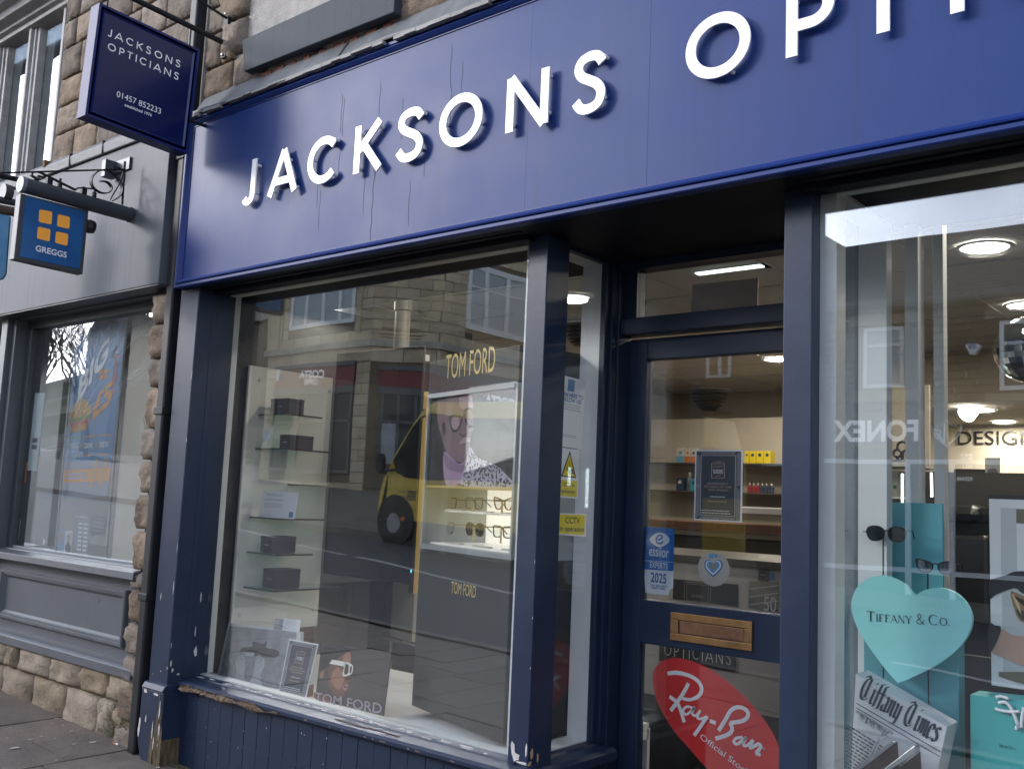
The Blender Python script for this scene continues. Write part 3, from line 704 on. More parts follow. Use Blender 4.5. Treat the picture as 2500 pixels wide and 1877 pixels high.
# ------------------------------------------------------------------ the hanging sign of the optician, tilted a little
load_text([(s, o) for s in '''GREGGS|01457 852233|established 1976|TOM FORD|COSTA|COFFEE|FONEX|GLOSSOP|ORE|DESIGN|SAS|essilor|EXPERTS|2025|Your eyes are in|expert hands|CCTV in|operation|CCTV|in operation|SCAN HERE TO|FOLLOW US!|Official Stockist|OPTICIANS|DARK|PEAK|PHOTO|Jacksons Opticians|GLOSSOP|BUSINESS|AWARDS|INDEPENDENT|RETAILER OF THE|YEAR AWARD|MAIN|DRINK|SIDE|BIG|DEAL|£5|JUST EAT|WE CHECK|BANK NOTES|OUR TEAM|NO SMOKING|NBACH|THE|50|PHONE|BUY|SELL|REPAIR|Transport for|Greater Manchester|M|Think|you|Mr. & Mrs. Wright|WEDNESDAY, FEBRUARY 21, 2018|G|OUR TEAM|HERE TO HELP|&|MTHES|YNAKO|MENU|H'''.split('|') for o in (0, .012, .022, .035)])
CAP = max(v.co.y for v in TXT[('H', 0)].vertices)
SIGNB = M('sign_navy', (.0035, .008, .065), .22, spec=.55)
SIGNF = M('sign_frame_blue', (.006, .016, .11), .3)
sg = thing('hanging_sign', 'navy hanging sign on a wall bracket with optician name and phone number', 'hanging sign', (-3.947, -.26, 2.92))
o_ = Vector((-3.947, -.262, 2.905)); tl = R(2.2)
ub = Vector((0, 1, -math.tan(tl))).normalized(); vb = Vector((0, math.tan(tl) * .8, 1)).normalized()
SW, SH = .487, .505
fs_ = FR(o_ - ub * SW, ub, vb)                               # a: 0 at the street end, grows to the wall; d grows to +x
TH = .075
b = MB(); b.prism([(.012, .012), (SW - .012, .012), (SW - .012, SH - .012), (.012, SH - .012)], fs_, -.005 - TH + .01, -.006)
b.build('face', SIGNB, sg)
for (p0, p1, nrm) in (((0, 0), (SW, 0), (0, 1)), ((0, SH), (SW, SH), (0, -1)), ((0, 0), (0, SH), (1, 0)), ((SW, 0), (SW, SH), (-1, 0))):
    pr = [(0, -TH), (0, .0), (.010, .0), (.012, -.006), (.020, -.006), (.023, .001), (.030, -.006), (.034, -.007)]
    p0 = Vector(p0); p1 = Vector(p1); t = (p1 - p0).normalized(); n = Vector(nrm); b = MB(); vs = []
    for p, s_ in ((p0, 1), (p1, -1)):
        for i, d in pr:
            q = p + n * i + t * i * s_; vs.append(fs_(q.x, q.y, d))
    k = len(pr); b.add(vs, [(j, j + 1, j + 1 + k, j + k) for j in range(k - 1)]); b.build('frame', SIGNF, sg)
b = MB(); b.prism([(-.001, 0), (.0, 0), (.0, SH), (-.001, SH)], fs_, -TH, -.001); b.build('edge_strip', M('sign_edge', (.10, .10, .18), .6), sg)
b = MB()
ff = lambda a, c, d=0: fs_(a, c, -.0045)
P2 = lambda p: p
def sgrow(chars, a0, a1, z, h):
    ws = [FUT[c][1] for c in chars]; gap = .42 if chars[0] == 'J' else .40
    tot = sum(ws) + gap * (len(chars) - 1); sc = (a1 - a0) / tot; x = a0
    for c, w_ in zip(chars, ws): fut(b, c, lambda a, c_, d=0: fs_(a, c_, -.0048), x, w_ * sc, z, h, 0, None, wt=.15); x += (w_ + gap) * sc
E0 = [(0.0535,0.3791),(0.4029,0.3767),(0.0592,0.3178),(0.4018,0.3172),(0.1247,0.1248),(0.3351,0.1302),(0.165,0.1032),(0.2943,0.1039),(0.0644,0.416),(0.0702,0.3534),(0.4011,0.4126),(0.1242,0.1484)]
sgrow('JACKSONS', E0[0][0], E0[1][0], (E0[0][1] + E0[1][1]) / 2 + .002, .033)
sgrow('OPTICIANS', E0[2][0], E0[3][0], (E0[2][1] + E0[3][1]) / 2 + .002, .033)
tf = lambda a, c, d=0: fs_(a, c, -.0048)
text(b, '01457 852233', tf, E0[4][0], E0[5][0], E0[5][1] + .002, .026)
text(b, 'established 1976', tf, E0[6][0], E0[7][0], E0[7][1] + .001, .0125, off=.012)
b.build('lettering', WHITEACR, sg, fix=False)
b = MB()                                                    # bracket: wall plate, arm, stay rod, two hangers
b.box(-3.965, -3.928, -.125, -.11, 3.4197, 3.6536)
zt_ = 3.4922; zr_ = 3.6171
b.tube([(-3.947, -.12, zt_), (-3.947, -1.0, zt_ + .034)], .013, 8)
b.tube([(-3.947, -.12, zr_), (-3.947, -.92, zt_ + .06 + .2)], .006, 6)
b.tube([(-3.947, -.30, zt_ + .005), (-3.947, -.30, 3.40)], .004, 6); b.tube([(-3.947, -.70, zt_ + .02), (-3.947, -.70, 3.42)], .004, 6)
b.tube([(-3.947, -.27, 3.06), (-3.94, -.10, 3.06)], .008, 6)
b.build('bracket', IRON, sg)
b = MB()
for z in (zt_ - .06, zr_ + .018): b.lathe([(.007, 0), (.007, -.006), (.003, -.009)], (-3.947, -.125, z), 'y', 8)
b.build('bolt', PIN, sg)
# ------------------------------------------------------------------ across the street: what the glass mirrors
ASH = M('ashlar_sandstone', (.52, .43, .30), .9, var=.22, vscale=1.2, bump=.5, bscale=12, per=.14, streak=.12)
ASHM = M('ashlar_joint', (.16, .125, .085), .95)
DARKG = M('street_window_glass', (.025, .028, .032), .2, spec=.3)
SKYG = M('upper_window_glass', (.33, .38, .40), .15, spec=.7)
SHOPGREY = M('far_shop_grey', (.10, .105, .11), .5)
CRED = M('deep_red_sign', (.17, .018, .022), .45)
STEELW = M('white_window_frame', (.75, .76, .76), .45)
BROWNP = M('brown_panel', (.11, .055, .03), .6)
def fbox(b, f, a0, a1, z0, z1, d0, d1, m=0):
    return b.add([f(a0,z0,d0),f(a1,z0,d0),f(a1,z0,d1),f(a0,z0,d1),f(a0,z1,d0),f(a1,z1,d0),f(a1,z1,d1),f(a0,z1,d1)],
          [(3,2,1,0),(4,5,6,7),(0,1,5,4),(1,2,6,5),(2,3,7,6),(3,0,4,7)], m)
cst = thing('coffee_shop_building', 'pale sandstone corner building with red coffee shop signs, mirrored in the window', 'building', (-19.8, -15, 1.4))
A = Vector((-19.766, -15, 0)); Bc = Vector((-18.424, -16.342, 0))
F1 = FR((-24.393, -15, 0), (1, 0, 0), (0, 0, 1)); F2 = FR(A, (1, -1, 0), (0, 0, 1)); F3 = FR(Bc, (0, -1, 0), (0, 0, 1))
b = MB(); zt0, zt1 = 1.0, 8.6
for f, w_ in ((F1, 4.627), (F2, 1.898), (F3, 9)): fbox(b, f, 0, w_, zt0, zt1, .03, .4)
b.build('wall', ASHM, cst)
ab = MB().box(-.5, .5, -.5, .5, -.5, .5).mesh('stone_block'); ab.materials.append(ASH)
def ashlar(par, f, ang, w_, z0, z1, holes, ch=.30, bl=.62):
    z = z0; k = 0
    while z < z1 - .02:
        h = min(ch, z1 - z); x = -(.3 if k % 2 else 0)
        while x < w_:
            segs = [(max(0, x), min(w_, x + bl))]
            for h0, h1, q0, q1 in holes:
                if z + h > q0 + .02 and z < q1 - .02:
                    ns = []
                    for s0, s1 in segs:
                        if s1 <= h0 or s0 >= h1: ns.append((s0, s1)); continue
                        if s0 < h0: ns.append((s0, h0))
                        if s1 > h1: ns.append((h1, s1))
                    segs = ns
            for s0, s1 in segs:
                if s1 - s0 < .05: continue
                o = bpy.data.objects.new('stone_block', ab); C.objects.link(o)
                o.location = f((s0 + s1) / 2, z + h / 2, .03 + rnd.uniform(-.006, .006)); o.scale = (s1 - s0 - .02, .06, h - .02); o.rotation_euler = (0, 0, ang)
                adopt(o, par)
            x += bl
        z += h; k += 1
W1 = [(0.961,6.07),(3.866,6.104),(1.003,7.271),(3.819,7.28),(1.714,6.932),(2.49,6.855),(3.217,6.783),(0.531,4.876),(4.043,4.862)]
wx0, wz0, wx1 = W1[0][0], W1[0][1], W1[1][0]; wz1 = W1[2][1]
sx0 = W1[7][0]; sz1 = W1[7][1]; S1 = [(0.559,4.315),(4.056,4.303),(0.504,4.215),(0.761,1.623),(4.205,1.697),(4.732,3.227),(1.765,4.586),(2.778,4.566),(2.243,4.805),(1.996,4.394),(2.566,4.386),(4.797,1.282)]
sz0 = S1[0][1]; sx1 = S1[1][0]
zc_ = 5.45                                                  # string course
ashlar(cst, F1, 0, 4.627, zc_ + .06, zt1, [(wx0 - .04, wx1 + .04, wz0 - .05, 9)])
ashlar(cst, F1, 0, 4.627, sz1 + .1, zc_ - .1, [], ch=.6, bl=1.2)
ashlar(cst, F1, 0, 4.627, 1.05, sz1 + .1, [(sx0, sx1 + .02, 1.9, 9)])
ashlar(cst, F2, R(-45), 1.898, zc_ + .06, zt1, [])
ashlar(cst, F2, R(-45), 1.898, 4.95, zc_ - .1, [], ch=.5, bl=.9)
SW3 = (.909, 3.608 + .6, 6.08, 8.06)
ashlar(cst, F3, R(-90), 7, zc_ + .06, zt1, [(SW3[0], SW3[1] + .6, SW3[2], SW3[3])])
ashlar(cst, F3, R(-90), 7, 4.95, zc_ - .1, [], ch=.5, bl=.9)
b = MB()
for f, w_ in ((F1, 4.72), (F2, 1.95), (F3, 7)):
    fbox(b, f, -.05, w_, zc_ - .1, zc_ + .06, -.12, .05); fbox(b, f, -.05, w_, zc_ + .06, zc_ + .09, -.06, .05)
b.build('string_course', M('lichen_stone', (.36, .34, .30), .9, var=.35, vscale=3, bump=.6), cst)
b = MB()
for a0, a1 in ((.0, .55), (wx1 + .22, wx1 + .3), (wx0 - .36, wx0 - .28)): fbox(b, F1, a0, a1, zc_ + .3 if a0 > .1 else zc_, zt1, -.05, .02)
for a0, a1 in ((.3, .36), (1.3, 1.36)): fbox(b, F2, a0, a1, 5.9, 8.4, -.04, .02)
fbox(b, F2, .3, 1.36, 5.86, 5.93, -.06, .02); fbox(b, F2, .22, 1.45, 5.70, 5.78, -.05, .02); fbox(b, F2, .3, 1.36, 5.62, 5.66, -.05, .02)
b.build('stone_moulding', ASH, cst)
def window(par, f, a0, a1, z0, z1, mull, fr, gm, trans=None, dep=.0):
    wn = sub('window', par, f((a0 + a1) / 2, z0, 0))
    b = MB()
    for a in [a0 + fr / 2, a1 - fr / 2] + list(mull): fbox(b, f, a - fr / 2, a + fr / 2, z0, z1, -.02 + dep, .06 + dep)
    for z in (z0 + fr / 2, z1 - fr / 2): fbox(b, f, a0 + fr + .001, a1 - fr - .001, z - fr / 2, z + fr / 2, -.015 + dep, .06 + dep)
    if trans: fbox(b, f, a0 + fr + .001, a1 - fr - .001, trans - .025, trans + .025, -.01 + dep, .06 + dep)
    b.build('frame', STEELW, wn)
    xs_ = [a0] + list(mull) + [a1]
    for p, q in zip(xs_[:-1], xs_[1:]): fbox(MB(), f, p + fr * .4, q - fr * .4, z0 + fr * .4, z1 - fr * .4, .02 + dep, .03 + dep).build('pane', gm, wn)
    return wn
window(cst, F1, wx0, wx1, wz0, 8.3, [W1[4][0], W1[5][0], W1[6][0]], .12, SKYG)
window(cst, F3, SW3[0], SW3[1], SW3[2], SW3[3], [1.75, 2.70], .16, SKYG, trans=7.35)
# shop level
def costa(par, f, a0, a1, z0, z1, l0, l1, lb_, lh, c0, c1, cb, ch, rev=True):
    b = MB(); fbox(b, f, a0, a1, z0, z1, -.05, .1); b.build('red_sign_board', CRED, par)
    b = MB(); fbox(b, f, a0 - .02, a1 + .02, z1 + .003, z1 + .13, -.09, .05); fbox(b, f, a0 - .02, a1 + .02, z0 - .2, z0 - .003, -.07, .05); b.build('grey_cornice', SHOPGREY, par)
    b = MB(); g = lambda a, c, d=0: f(a, c, -.06)
    text(b, 'COSTA', g, l1, l0, lb_, lh, off=.035); text(b, 'COFFEE', g, c1, c0, cb, ch, off=.022)
    b.build('sign_lettering', M('sign_white', (.8, .8, .8), .4, emit=.15), par, fix=False)
costa(cst, F1, sx0, sx1, sz0, sz1, S1[6][0], S1[7][0], S1[6][1] + .0, (S1[8][1] - S1[6][1]) * .95, S1[9][0], S1[10][0], S1[9][1], .15)
costa(cst, F2, .28, 1.80, sz0 - .05, 4.72, .6, 1.4, 99, .1, .6, 1.4, 99, .1)
S3 = [(18.1885,4.5456),(19.5198,4.5673),(18.6264,4.8018),(18.509,4.3677),(19.2251,4.3698),(19.511,4.6989),(15.9943,4.3915),(19.9578,4.2814)]
costa(cst, F3, -.1, 7, sz0 - .1, 4.66, S3[0][0] - 16.342, S3[1][0] - 16.342, 4.02, .33, S3[3][0] - 16.342, S3[4][0] - 16.342, 3.78, .12)
b = MB(); fbox(b, F1, sx0, sx1, 1.95, sz0 - .2, .0, .05); fbox(b, F2, .35, 1.75, 1.95, sz0 - .24, .0, .05); fbox(b, F3, 0, 7, 1.7, sz0 - .28, .0, .05); b.build('shop_glazing', DARKG, cst)
b = MB()
for a in (sx0 + .05, sx0 + 1.2, sx0 + 2.35, sx1 - .05): fbox(b, F1, a - .04, a + .04, 1.95, sz0 - .2, -.05, .02)
fbox(b, F1, sx0, sx1, 3.3, 3.36, -.05, .02); fbox(b, F1, sx0, sx1, 1.9, 1.98, -.06, .02)
for a in (.38, .85, 1.3, 1.72): fbox(b, F2, a - .035, a + .035, 1.95, sz0 - .24, -.05, .02)
fbox(b, F2, .35, 1.75, 3.3, 3.36, -.05, .02)
b.build('shop_frame', SHOPGREY, cst)
b = MB(); fbox(b, F2, .42, .80, 2.2, 3.28, -.02, .02); b.build('pale_blind', M('blind_grey', (.38, .40, .42), .7), cst)
b = MB(); fbox(b, F2, .42, .80, 1.96, 2.18, -.03, .02); b.build('kick_panel', BROWNP, cst)
b = MB(); fbox(b, F1, .62, .78, sz1 - .32, sz1 + .05, -.1, .05); b.build('alarm_box', M('alarm_white', (.7, .7, .68), .5), cst)
b = MB(); b.lathe([(.16, 0), (.16, .03)], F1(.36, 2.95, -.07), 'y', 20); b.build('round_plaque', M('plaque_blue', (.10, .22, .36), .5), cst)
bx('roof', M('slate_dark', (.06, .06, .065), .8), cst, -24.4, -18.6, -24, -15.2, 8.6, 8.7)

# ------------------------------------------------------------------ yellow bus
YB = M('bus_yellow', (.62, .43, .03), .28, coat=.4, var=.06)
BG = M('bus_glass', (.010, .011, .012), .35, spec=.15)
BLK = M('bus_black', (.012, .012, .013), .6)
bus = thing('minibus', 'yellow single decker minibus driving past, mirrored in the display window', 'bus', (-12, -12, .5))
side = [(-13.1084,3.2297),(-13.3482,3.2327),(-13.5254,3.165),(-13.699,3.023),(-13.9266,2.7478),(-14.2145,2.3954),(-14.4076,2.1428),(-14.5254,1.8739),(-14.6744,1.7075),(-14.7523,1.467)] + [(-14.8042,1.1785),(-14.7725,1.0162),(-14.6613,0.9174)]
xr = -8.30
rs = -.035
low = lambda x: .36 + gz(x)
outl = side + [(-14.75, low(-14.7) + .05), (-13.9, low(-13.9)), (xr, low(xr)), (xr + .04, low(xr) + .5), (xr - .02, 2.3), (xr - .25, side[0][1] + rs * (xr - side[0][0]) - .02), (xr - .6, side[0][1] + rs * (xr - .6 - side[0][0]) + .02)]
def YV(y): return lambda a, c, d=0: (a, y - d, c)
MB().prism(outl, YV(-11.0), 0, 2.15).build('body', YB, bus, bevel=.06)
gl = [(-13.4322,3.0022),(-13.0901,2.9729),(-12.5984,2.8871),(-11.0927,2.8577),(-11.0331,1.753),(-13.6412,1.7279),(-13.993,1.7355),(-14.2751,1.8333),(-14.392,2.0835),(-13.9034,2.718),(-13.6923,2.9348)]
wxr = xr - .35; z_t = gl[3][1] + rs * (wxr - gl[3][0]); z_b = gl[4][1] + rs * (wxr - gl[4][0])
glp = gl[:3] + [(wxr, z_t), (wxr, z_b)] + gl[5:]
MB().prism(glp, YV(-10.985), 0, .03).build('side_glass', BG, bus)
b = MB()
wc = [(-14.3961,0.9733),(-14.4206,1.2661)]
for x in (wc[0][0] + .12, -9.6):
    z = gz(x) - .13 + .43
    b.prism(arc(x, z + .03, .52, 0, 360, 24)[:-1], YV(-10.99), 0, .05)
b.build('wheel_arch', BLK, bus)
for x in (wc[0][0] + .12, -9.6):
    for yy in (-11.12, -13.0):
        z = gz(x) - .13 + .42
        wh = MB().lathe([(.2, -.14), (.36, -.14), (.42, -.10), (.42, .10), (.36, .14), (.2, .14)], (x, yy, z), 'y', 28).build('wheel', BLK, bus, smooth=False)
        MB().lathe([(.20, .145), (.17, .11), (.06, .10), (.05, .14)], (x, yy, z), 'y', 16).build('rim', M('rim_grey', (.3, .3, .3), .5, metal=.5), wh)
mr = (-14.5692,2.0075)
MB().prism(arc(mr[0], mr[1], .09, 0, 360, 16, rz=.2)[:-1], YV(-10.75), 0, .12).tube([(mr[0] + .1, -10.8, mr[1] - .15), (mr[0] + .3, -11.05, mr[1] - .1)], .025).build('mirror', BLK, bus)
b = MB(); p = (-14.0233,0.9389); b.lathe([(.05, 0), (.05, .02)], (p[0], -10.995, p[1]), 'y', 12); b.build('marker_light', M('amber', (.7, .15, .02), .3), bus)
tq = [(-13.7518,1.3033),(-13.9326,1.5003),(-13.9603,1.456),(-14.2013,1.4491),(-13.9522,1.3546),(-14.32,1.3429),(-13.9056,1.2909)]
b = MB(); g = lambda a, c, d=0: (a, -10.992, c)
for k in range(4):
    x0_ = tq[1][0] + (tq[0][0] - tq[1][0]) * k / 3.2
    b.ribbon([(x0_, tq[0][1])] + arc(x0_ + .045, tq[1][1] - .06, .045, 180, 0, 8)[:5], .03, g, 0)
text(b, 'Transport for', g, tq[2][0], tq[3][0], tq[3][1], .05); text(b, 'Greater Manchester', g, tq[4][0], tq[5][0], tq[5][1], .05)
b.build('livery_mark', M('livery_grey', (.12, .11, .06), .5), bus, fix=False)
# rear
g = lambda a, c, d=0: (xr + .045 + d, a, c)
zr_ = gz(xr)
b = MB(); b.box(xr - .02, xr + .045, -12.95, -11.25, zr_ + 1.25, zr_ + 2.1); b.build('rear_window', BG, bus)
b = MB(); b.box(xr - .02, xr + .07, -13.1, -11.05, zr_ + .25, zr_ + .55); b.build('rear_bumper', YB, bus, bevel=.03)
b = MB()
for y in (-13.0, -11.2): b.box(xr + .0, xr + .055, y - .05, y + .05, zr_ + .85, zr_ + 1.15); b.lathe([(.05, 0), (.05, .03)], (xr + .03, y, zr_ + 2.25), 'x', 12)
b.build('tail_light', M('tail_red', (.3, .02, .02), .3), bus)

# ------------------------------------------------------------------ dark stone terrace with slate roof (mirrored in the door and the right window)
RUB = M('soot_stone', (.10, .082, .062), .95, bump=1.2, bscale=12, per=.35, var=.4, vscale=5)
RUBP = M('limewashed_stone', (.33, .32, .29), .95, bump=1, per=.2, var=.3, vscale=9)
SLATE = M('roof_slate', (.052, .052, .056), .75, var=.25, vscale=4, bump=.3, per=.2)
WY = -13.0
ter = thing('stone_terrace', 'sooty stone terrace with slate roof and currency shop, mirrored in the right window', 'building', (-4, -13, 0))
TX0, TX1 = -8.0, 5.0
bx('wall', M('soot_joint', (.05, .042, .034), .95), ter, TX0, TX1, WY - .3, WY - .05, -.2, 4.75)
hw = [-5.689,3.418,-5.057,4.383]
hw2 = [-3.64,3.311,-3.317,4.335]
holes = [(hw[0] - .05, hw[2] + .05, hw[1] - .12, hw[3] + .1), (hw2[0], hw2[2] + .6, hw2[1] - .1, hw2[3] + .12)]
z = 2.9; k = 0
rme = [rock('stone') for _ in range(3)]; rmp = [rock('stone') for _ in range(2)]
for m_ in rme: m_.materials.append(RUB)
for m_ in rmp: m_.materials.append(RUBP)
cnt = 0
while z < 4.72:
    h = rnd.uniform(.10, .15); x = -7.6 + rnd.uniform(-.2, 0)
    while x < -1.8:
        w_ = rnd.uniform(.22, .5); a, c = x, x + w_
        if not any(z + h > q0 and z < q1 and c > p0 and a < p1 for p0, p1, q0, q1 in holes):
            o = bpy.data.objects.new('stone', rnd.choice(rmp if rnd.random() < .13 else rme)); C.objects.link(o)
            o.location = ((a + c) / 2, WY - .02, z + h / 2); o.scale = (w_ - .015, .08, h - .014); adopt(o, ter); cnt += 1
        x += w_
    z += h
def fz(a, c, d=0): return (a, WY - d, c)
for (p0, q0, p1, q1, mull, tr) in ((hw[0], hw[1], hw[2], hw[3], [], hw[1] + (hw[3] - hw[1]) * .7), (hw2[0], hw2[1], hw2[2] + .5, hw2[3], [hw2[0] + .42], hw2[1] + (hw2[3] - hw2[1]) * .66)):
    window(ter, fz, p0, p1, q0, q1, mull, .06, SKYG if p0 < -5 else DARKG, trans=tr)
b = MB()
for (p0, q0, p1, q1) in ((hw[0] - .25, hw[3] + .04, hw[2] + .25, hw[3] + .2), (hw[0] - .15, hw[1] - .22, hw[2] + .2, hw[1] - .06), (hw2[0] - .2, hw2[3] + .04, hw2[2] + .8, hw2[3] + .2), (hw2[0] - .2, hw2[1] - .2, hw2[2] + .8, hw2[1] - .05)): b.box(p0, p1, WY - .1, WY + .06, q0, q1)
b.build('lintel', M('lintel_stone', (.20, .17, .13), .9, var=.2, bump=.5), ter)
b = MB(); n = 24                                            # slate roof in courses
for i in range(n):
    t0, t1 = i / n, (i + 1.15) / n
    y0, z0_, y1, z1_ = WY + .2 - 4.6 * t0, 4.78 + 2.25 * t0, WY + .2 - 4.6 * t1, 4.78 + 2.25 * t1
    b.add([(TX0 + .2, y0, z0_ + .03), (TX1, y0, z0_ + .03), (TX1, y1, z1_), (TX0 + .2, y1, z1_), (TX0 + .2, y0, z0_), (TX1, y0, z0_)], [(0, 1, 2, 3), (0, 4, 5, 1)])
b.build('roof', SLATE, ter, fix=False)
b = MB(); b.tube([(TX0 + .1, WY + .22, 4.72), (TX1, WY + .22, 4.72)], .07, 8); b.build('gutter', M('gutter_grey', (.07, .08, .09), .5), ter)
sgz = [-6.142,2.575,-4.826,2.561,-4.824,2.879,-5.829,2.469,-5.151,2.468]
bx('shop_sign_board', M('sign_charcoal', (.05, .05, .048), .6), ter, -7.9, sgz[2] + .6, WY - .05, WY + .03, sgz[3] - .28, sgz[5] + .16)
b = MB(); g = lambda a, c, d=0: (a, WY + .045, c)
text(b, 'FONEX', g, sgz[2], sgz[0], sgz[3], sgz[5] - sgz[3], off=.035)
b.build('sign_lettering', MATS['sign_white'], ter, fix=False)
b = MB(); text(b, 'GLOSSOP', g, sgz[8], sgz[6], sgz[7] - .02, .055); b.build('gold_lettering', M('gold_letter', (.5, .4, .12), .5), ter, fix=False)
g2 = [-3.786,2.379,-3.233,2.46,-3.764,2.49,-3.229,2.662]
bx('green_sign_board', M('sign_green', (.16, .24, .06), .5), ter, g2[0], g2[2] + .6, WY + .0, WY + .05, g2[1], g2[3])
b = MB(); text(b, 'GLOSSOP', g, g2[2] + .5, g2[0] + .05, g2[1] + .05, .10, d=.03); b.build('sign_lettering', MATS['sign_white'], ter, fix=False)
for v in b.v: pass
b = MB(); g3 = lambda a, c, d=0: (a, WY + .06, c)
text(b, 'ORE', g3, g2[2] + .35, g2[4], g2[5] + .02, .22, off=0); b.build('lime_lettering', M('lime_letter', (.45, .5, .12), .5), ter, fix=False)
# shield logo in white and gold
sp_ = [(-4.3977,2.8787),(-4.291,2.763),(-4.2693,2.8006),(-4.2342,2.7471),(-4.1699,2.7915),(-4.1851,2.6861),(-4.2213,2.611),(-4.3942,2.4423),(-4.5668,2.6134),(-4.6102,2.6904),(-4.6242,2.7982),(-4.5585,2.7512),(-4.5216,2.812),(-4.5001,2.7657)]
inn = lambda pts, k: [(sum(p[0] for p in pts) / len(pts) + (a - sum(p[0] for p in pts) / len(pts)) * k, sum(p[1] for p in pts) / len(pts) + (c - sum(p[1] for p in pts) / len(pts)) * k) for a, c in pts]
MB().prism(sp_, lambda a, c, d=0: (a, WY + .05 + d, c), 0, .02).build('shield_logo', M('logo_white', (.6, .6, .6), .5, emit=.1), ter)
MB().prism(inn(sp_, .9), lambda a, c, d=0: (a, WY + .071 + d, c), 0, .004).build('shield_field', M('logo_dark', (.06, .06, .06), .5), ter)
lg = [(-4.3909,2.8329),(-4.3939,2.4756),(-4.3199,2.733),(-4.1916,2.7465),(-4.3215,2.5512),(-4.2207,2.6714)]
b = MB(); gq = lambda a, c, d=0: (a, WY + .077, c)
b.ribbon([(-4.3722,2.4907),(-4.3695,2.8097),(-4.3202,2.7027),(-4.2058,2.7467),(-4.3143,2.5663)], .035, gq, 0); b.build('gold_mark', M('logo_gold', (.6, .42, .06), .45), ter, fix=False)
b = MB(); b.ribbon([(-4.4226,2.4908),(-4.42,2.8104)], .03, gq, 0); b.ribbon([(-4.5807,2.7208),(-4.4787,2.7043),(-4.4793,2.628),(-4.5518,2.6745),(-4.4366,2.5364)], .03, gq, 0); b.build('white_mark', MATS['logo_white'], ter, fix=False)
al = [(-4.113,3.9929),(-4.0499,4.0077),(-3.9251,3.9938),(-3.876,3.9581),(-3.9643,3.8342),(-4.0392,3.8333)]
MB().prism(al, lambda a, c, d=0: (a, WY + d, c), 0, .12).build('alarm_box', MATS['alarm_white'], ter, bevel=.01)
b = MB(); ax = [p[0] for p in al]; az = [p[1] for p in al]
text(b, 'SAS', lambda a, c, d=0: (a, WY + .125, c), max(ax) - .07, min(ax) + .06, (min(az) + max(az)) / 2 + .01, .09, off=.022); b.build('alarm_lettering', M('alarm_blue', (.05, .12, .3), .5), ter, fix=False)
# shop front below: white framed door and window, dark inside
bx('shop_glazing', DARKG, ter, -7.9, 3, WY - .02, WY, -.1, 2.35)
b = MB(); fr_ = [-5.03,2.196,-4.94,2.197,-4.325,2.204]
for x in (fr_[0], fr_[4] - .04, -7.2, -2.8): b.box(x, x + .08, WY, WY + .06, 0, fr_[1])
b.box(-7.9, 2, WY, WY + .055, fr_[1], fr_[1] + .07); b.box(-7.9, 2, WY, WY + .055, .55, .62)
b.build('white_shop_frame', STEELW, ter)
b = MB(); ph = [(-4.2739,2.3023),(-4.0556,2.3037),(-4.2745,2.2421),(-4.2754,2.137),(-4.2771,1.9647)]
for s_, q in (('PHONE', 0), ('BUY', 2), ('SELL', 3), ('REPAIR', 4)): text(b, s_, lambda a, c, d=0: (a, WY + .01, c), ph[1][0], ph[1][0] - (.22 if len(s_) > 4 else .15), ph[q][1], .05, off=.022)
b.build('window_lettering', MATS['sign_white'], ter, fix=False)
# brown brick house further left, with a white triple window (mirrored in the door)
BRK = M('brown_brick', (.13, .085, .055), .95, var=.35, vscale=3, bump=.8, bscale=14)
hz = thing('brick_house', 'brown brick house with a white triple window across the street, mirrored in the door glass', 'building', (-10, -17, .4))
bx('wall', BRK, hz, -13.5, -8.3, -22, -17, 0, 7.5)
fb = lambda a, c, d=0: (a, -17 - d, c)
q = [-11.475,4.539,-10.589,4.347,-11.485,4.999]
window(hz, fb, q[0], q[2], (q[1] + q[3]) / 2, q[5] + .2, [q[0] + (q[2] - q[0]) / 3, q[0] + (q[2] - q[0]) * 2 / 3], .08, SKYG)
bm_ = MB().box(-.5, .5, -.5, .5, -.5, .5).mesh('brick'); bm_.materials.append(M('brick_face', (.17, .11, .07), .95, per=.3, bump=.5))
for r_ in range(20):
    for c_ in range(14):
        x = -13.4 + c_ * .36 + (.18 if r_ % 2 else 0); z = 3.1 + r_ * .15
        if q[0] - .3 < x < q[2] + .3 and z > (q[1] + q[3]) / 2 - .15: continue
        o = bpy.data.objects.new('brick', bm_); C.objects.link(o); o.location = (x, -17 + .01, z); o.scale = (.34, .05, .135); adopt(o, hz)
b = MB(); ac = [(-10.8954,4.1937),(-10.4733,4.1161),(-10.4624,3.6655),(-10.8831,3.737)]
acu = thing('air_conditioner', 'white wall air conditioner unit with round fan grille across the street', 'air conditioner', (ac[0][0], -15, ac[2][1]))
b.box(ac[0][0], ac[1][0], -15.3, -15, ac[2][1], ac[0][1]).build('casing', STEELW, acu, bevel=.02); bx('wall_bracket', SHOPGREY, acu, ac[0][0] + .1, ac[1][0] - .1, -17.0, -15.3, ac[2][1] - .06, ac[2][1] - .0)
MB().lathe([(.0, .005), (.36, .005), (.36, .0)], ((ac[0][0] + ac[1][0]) / 2 + .1, -15, (ac[0][1] + ac[2][1]) / 2), 'y', 24).build('fan_grille', M('fan_grey', (.3, .31, .31), .6), acu)

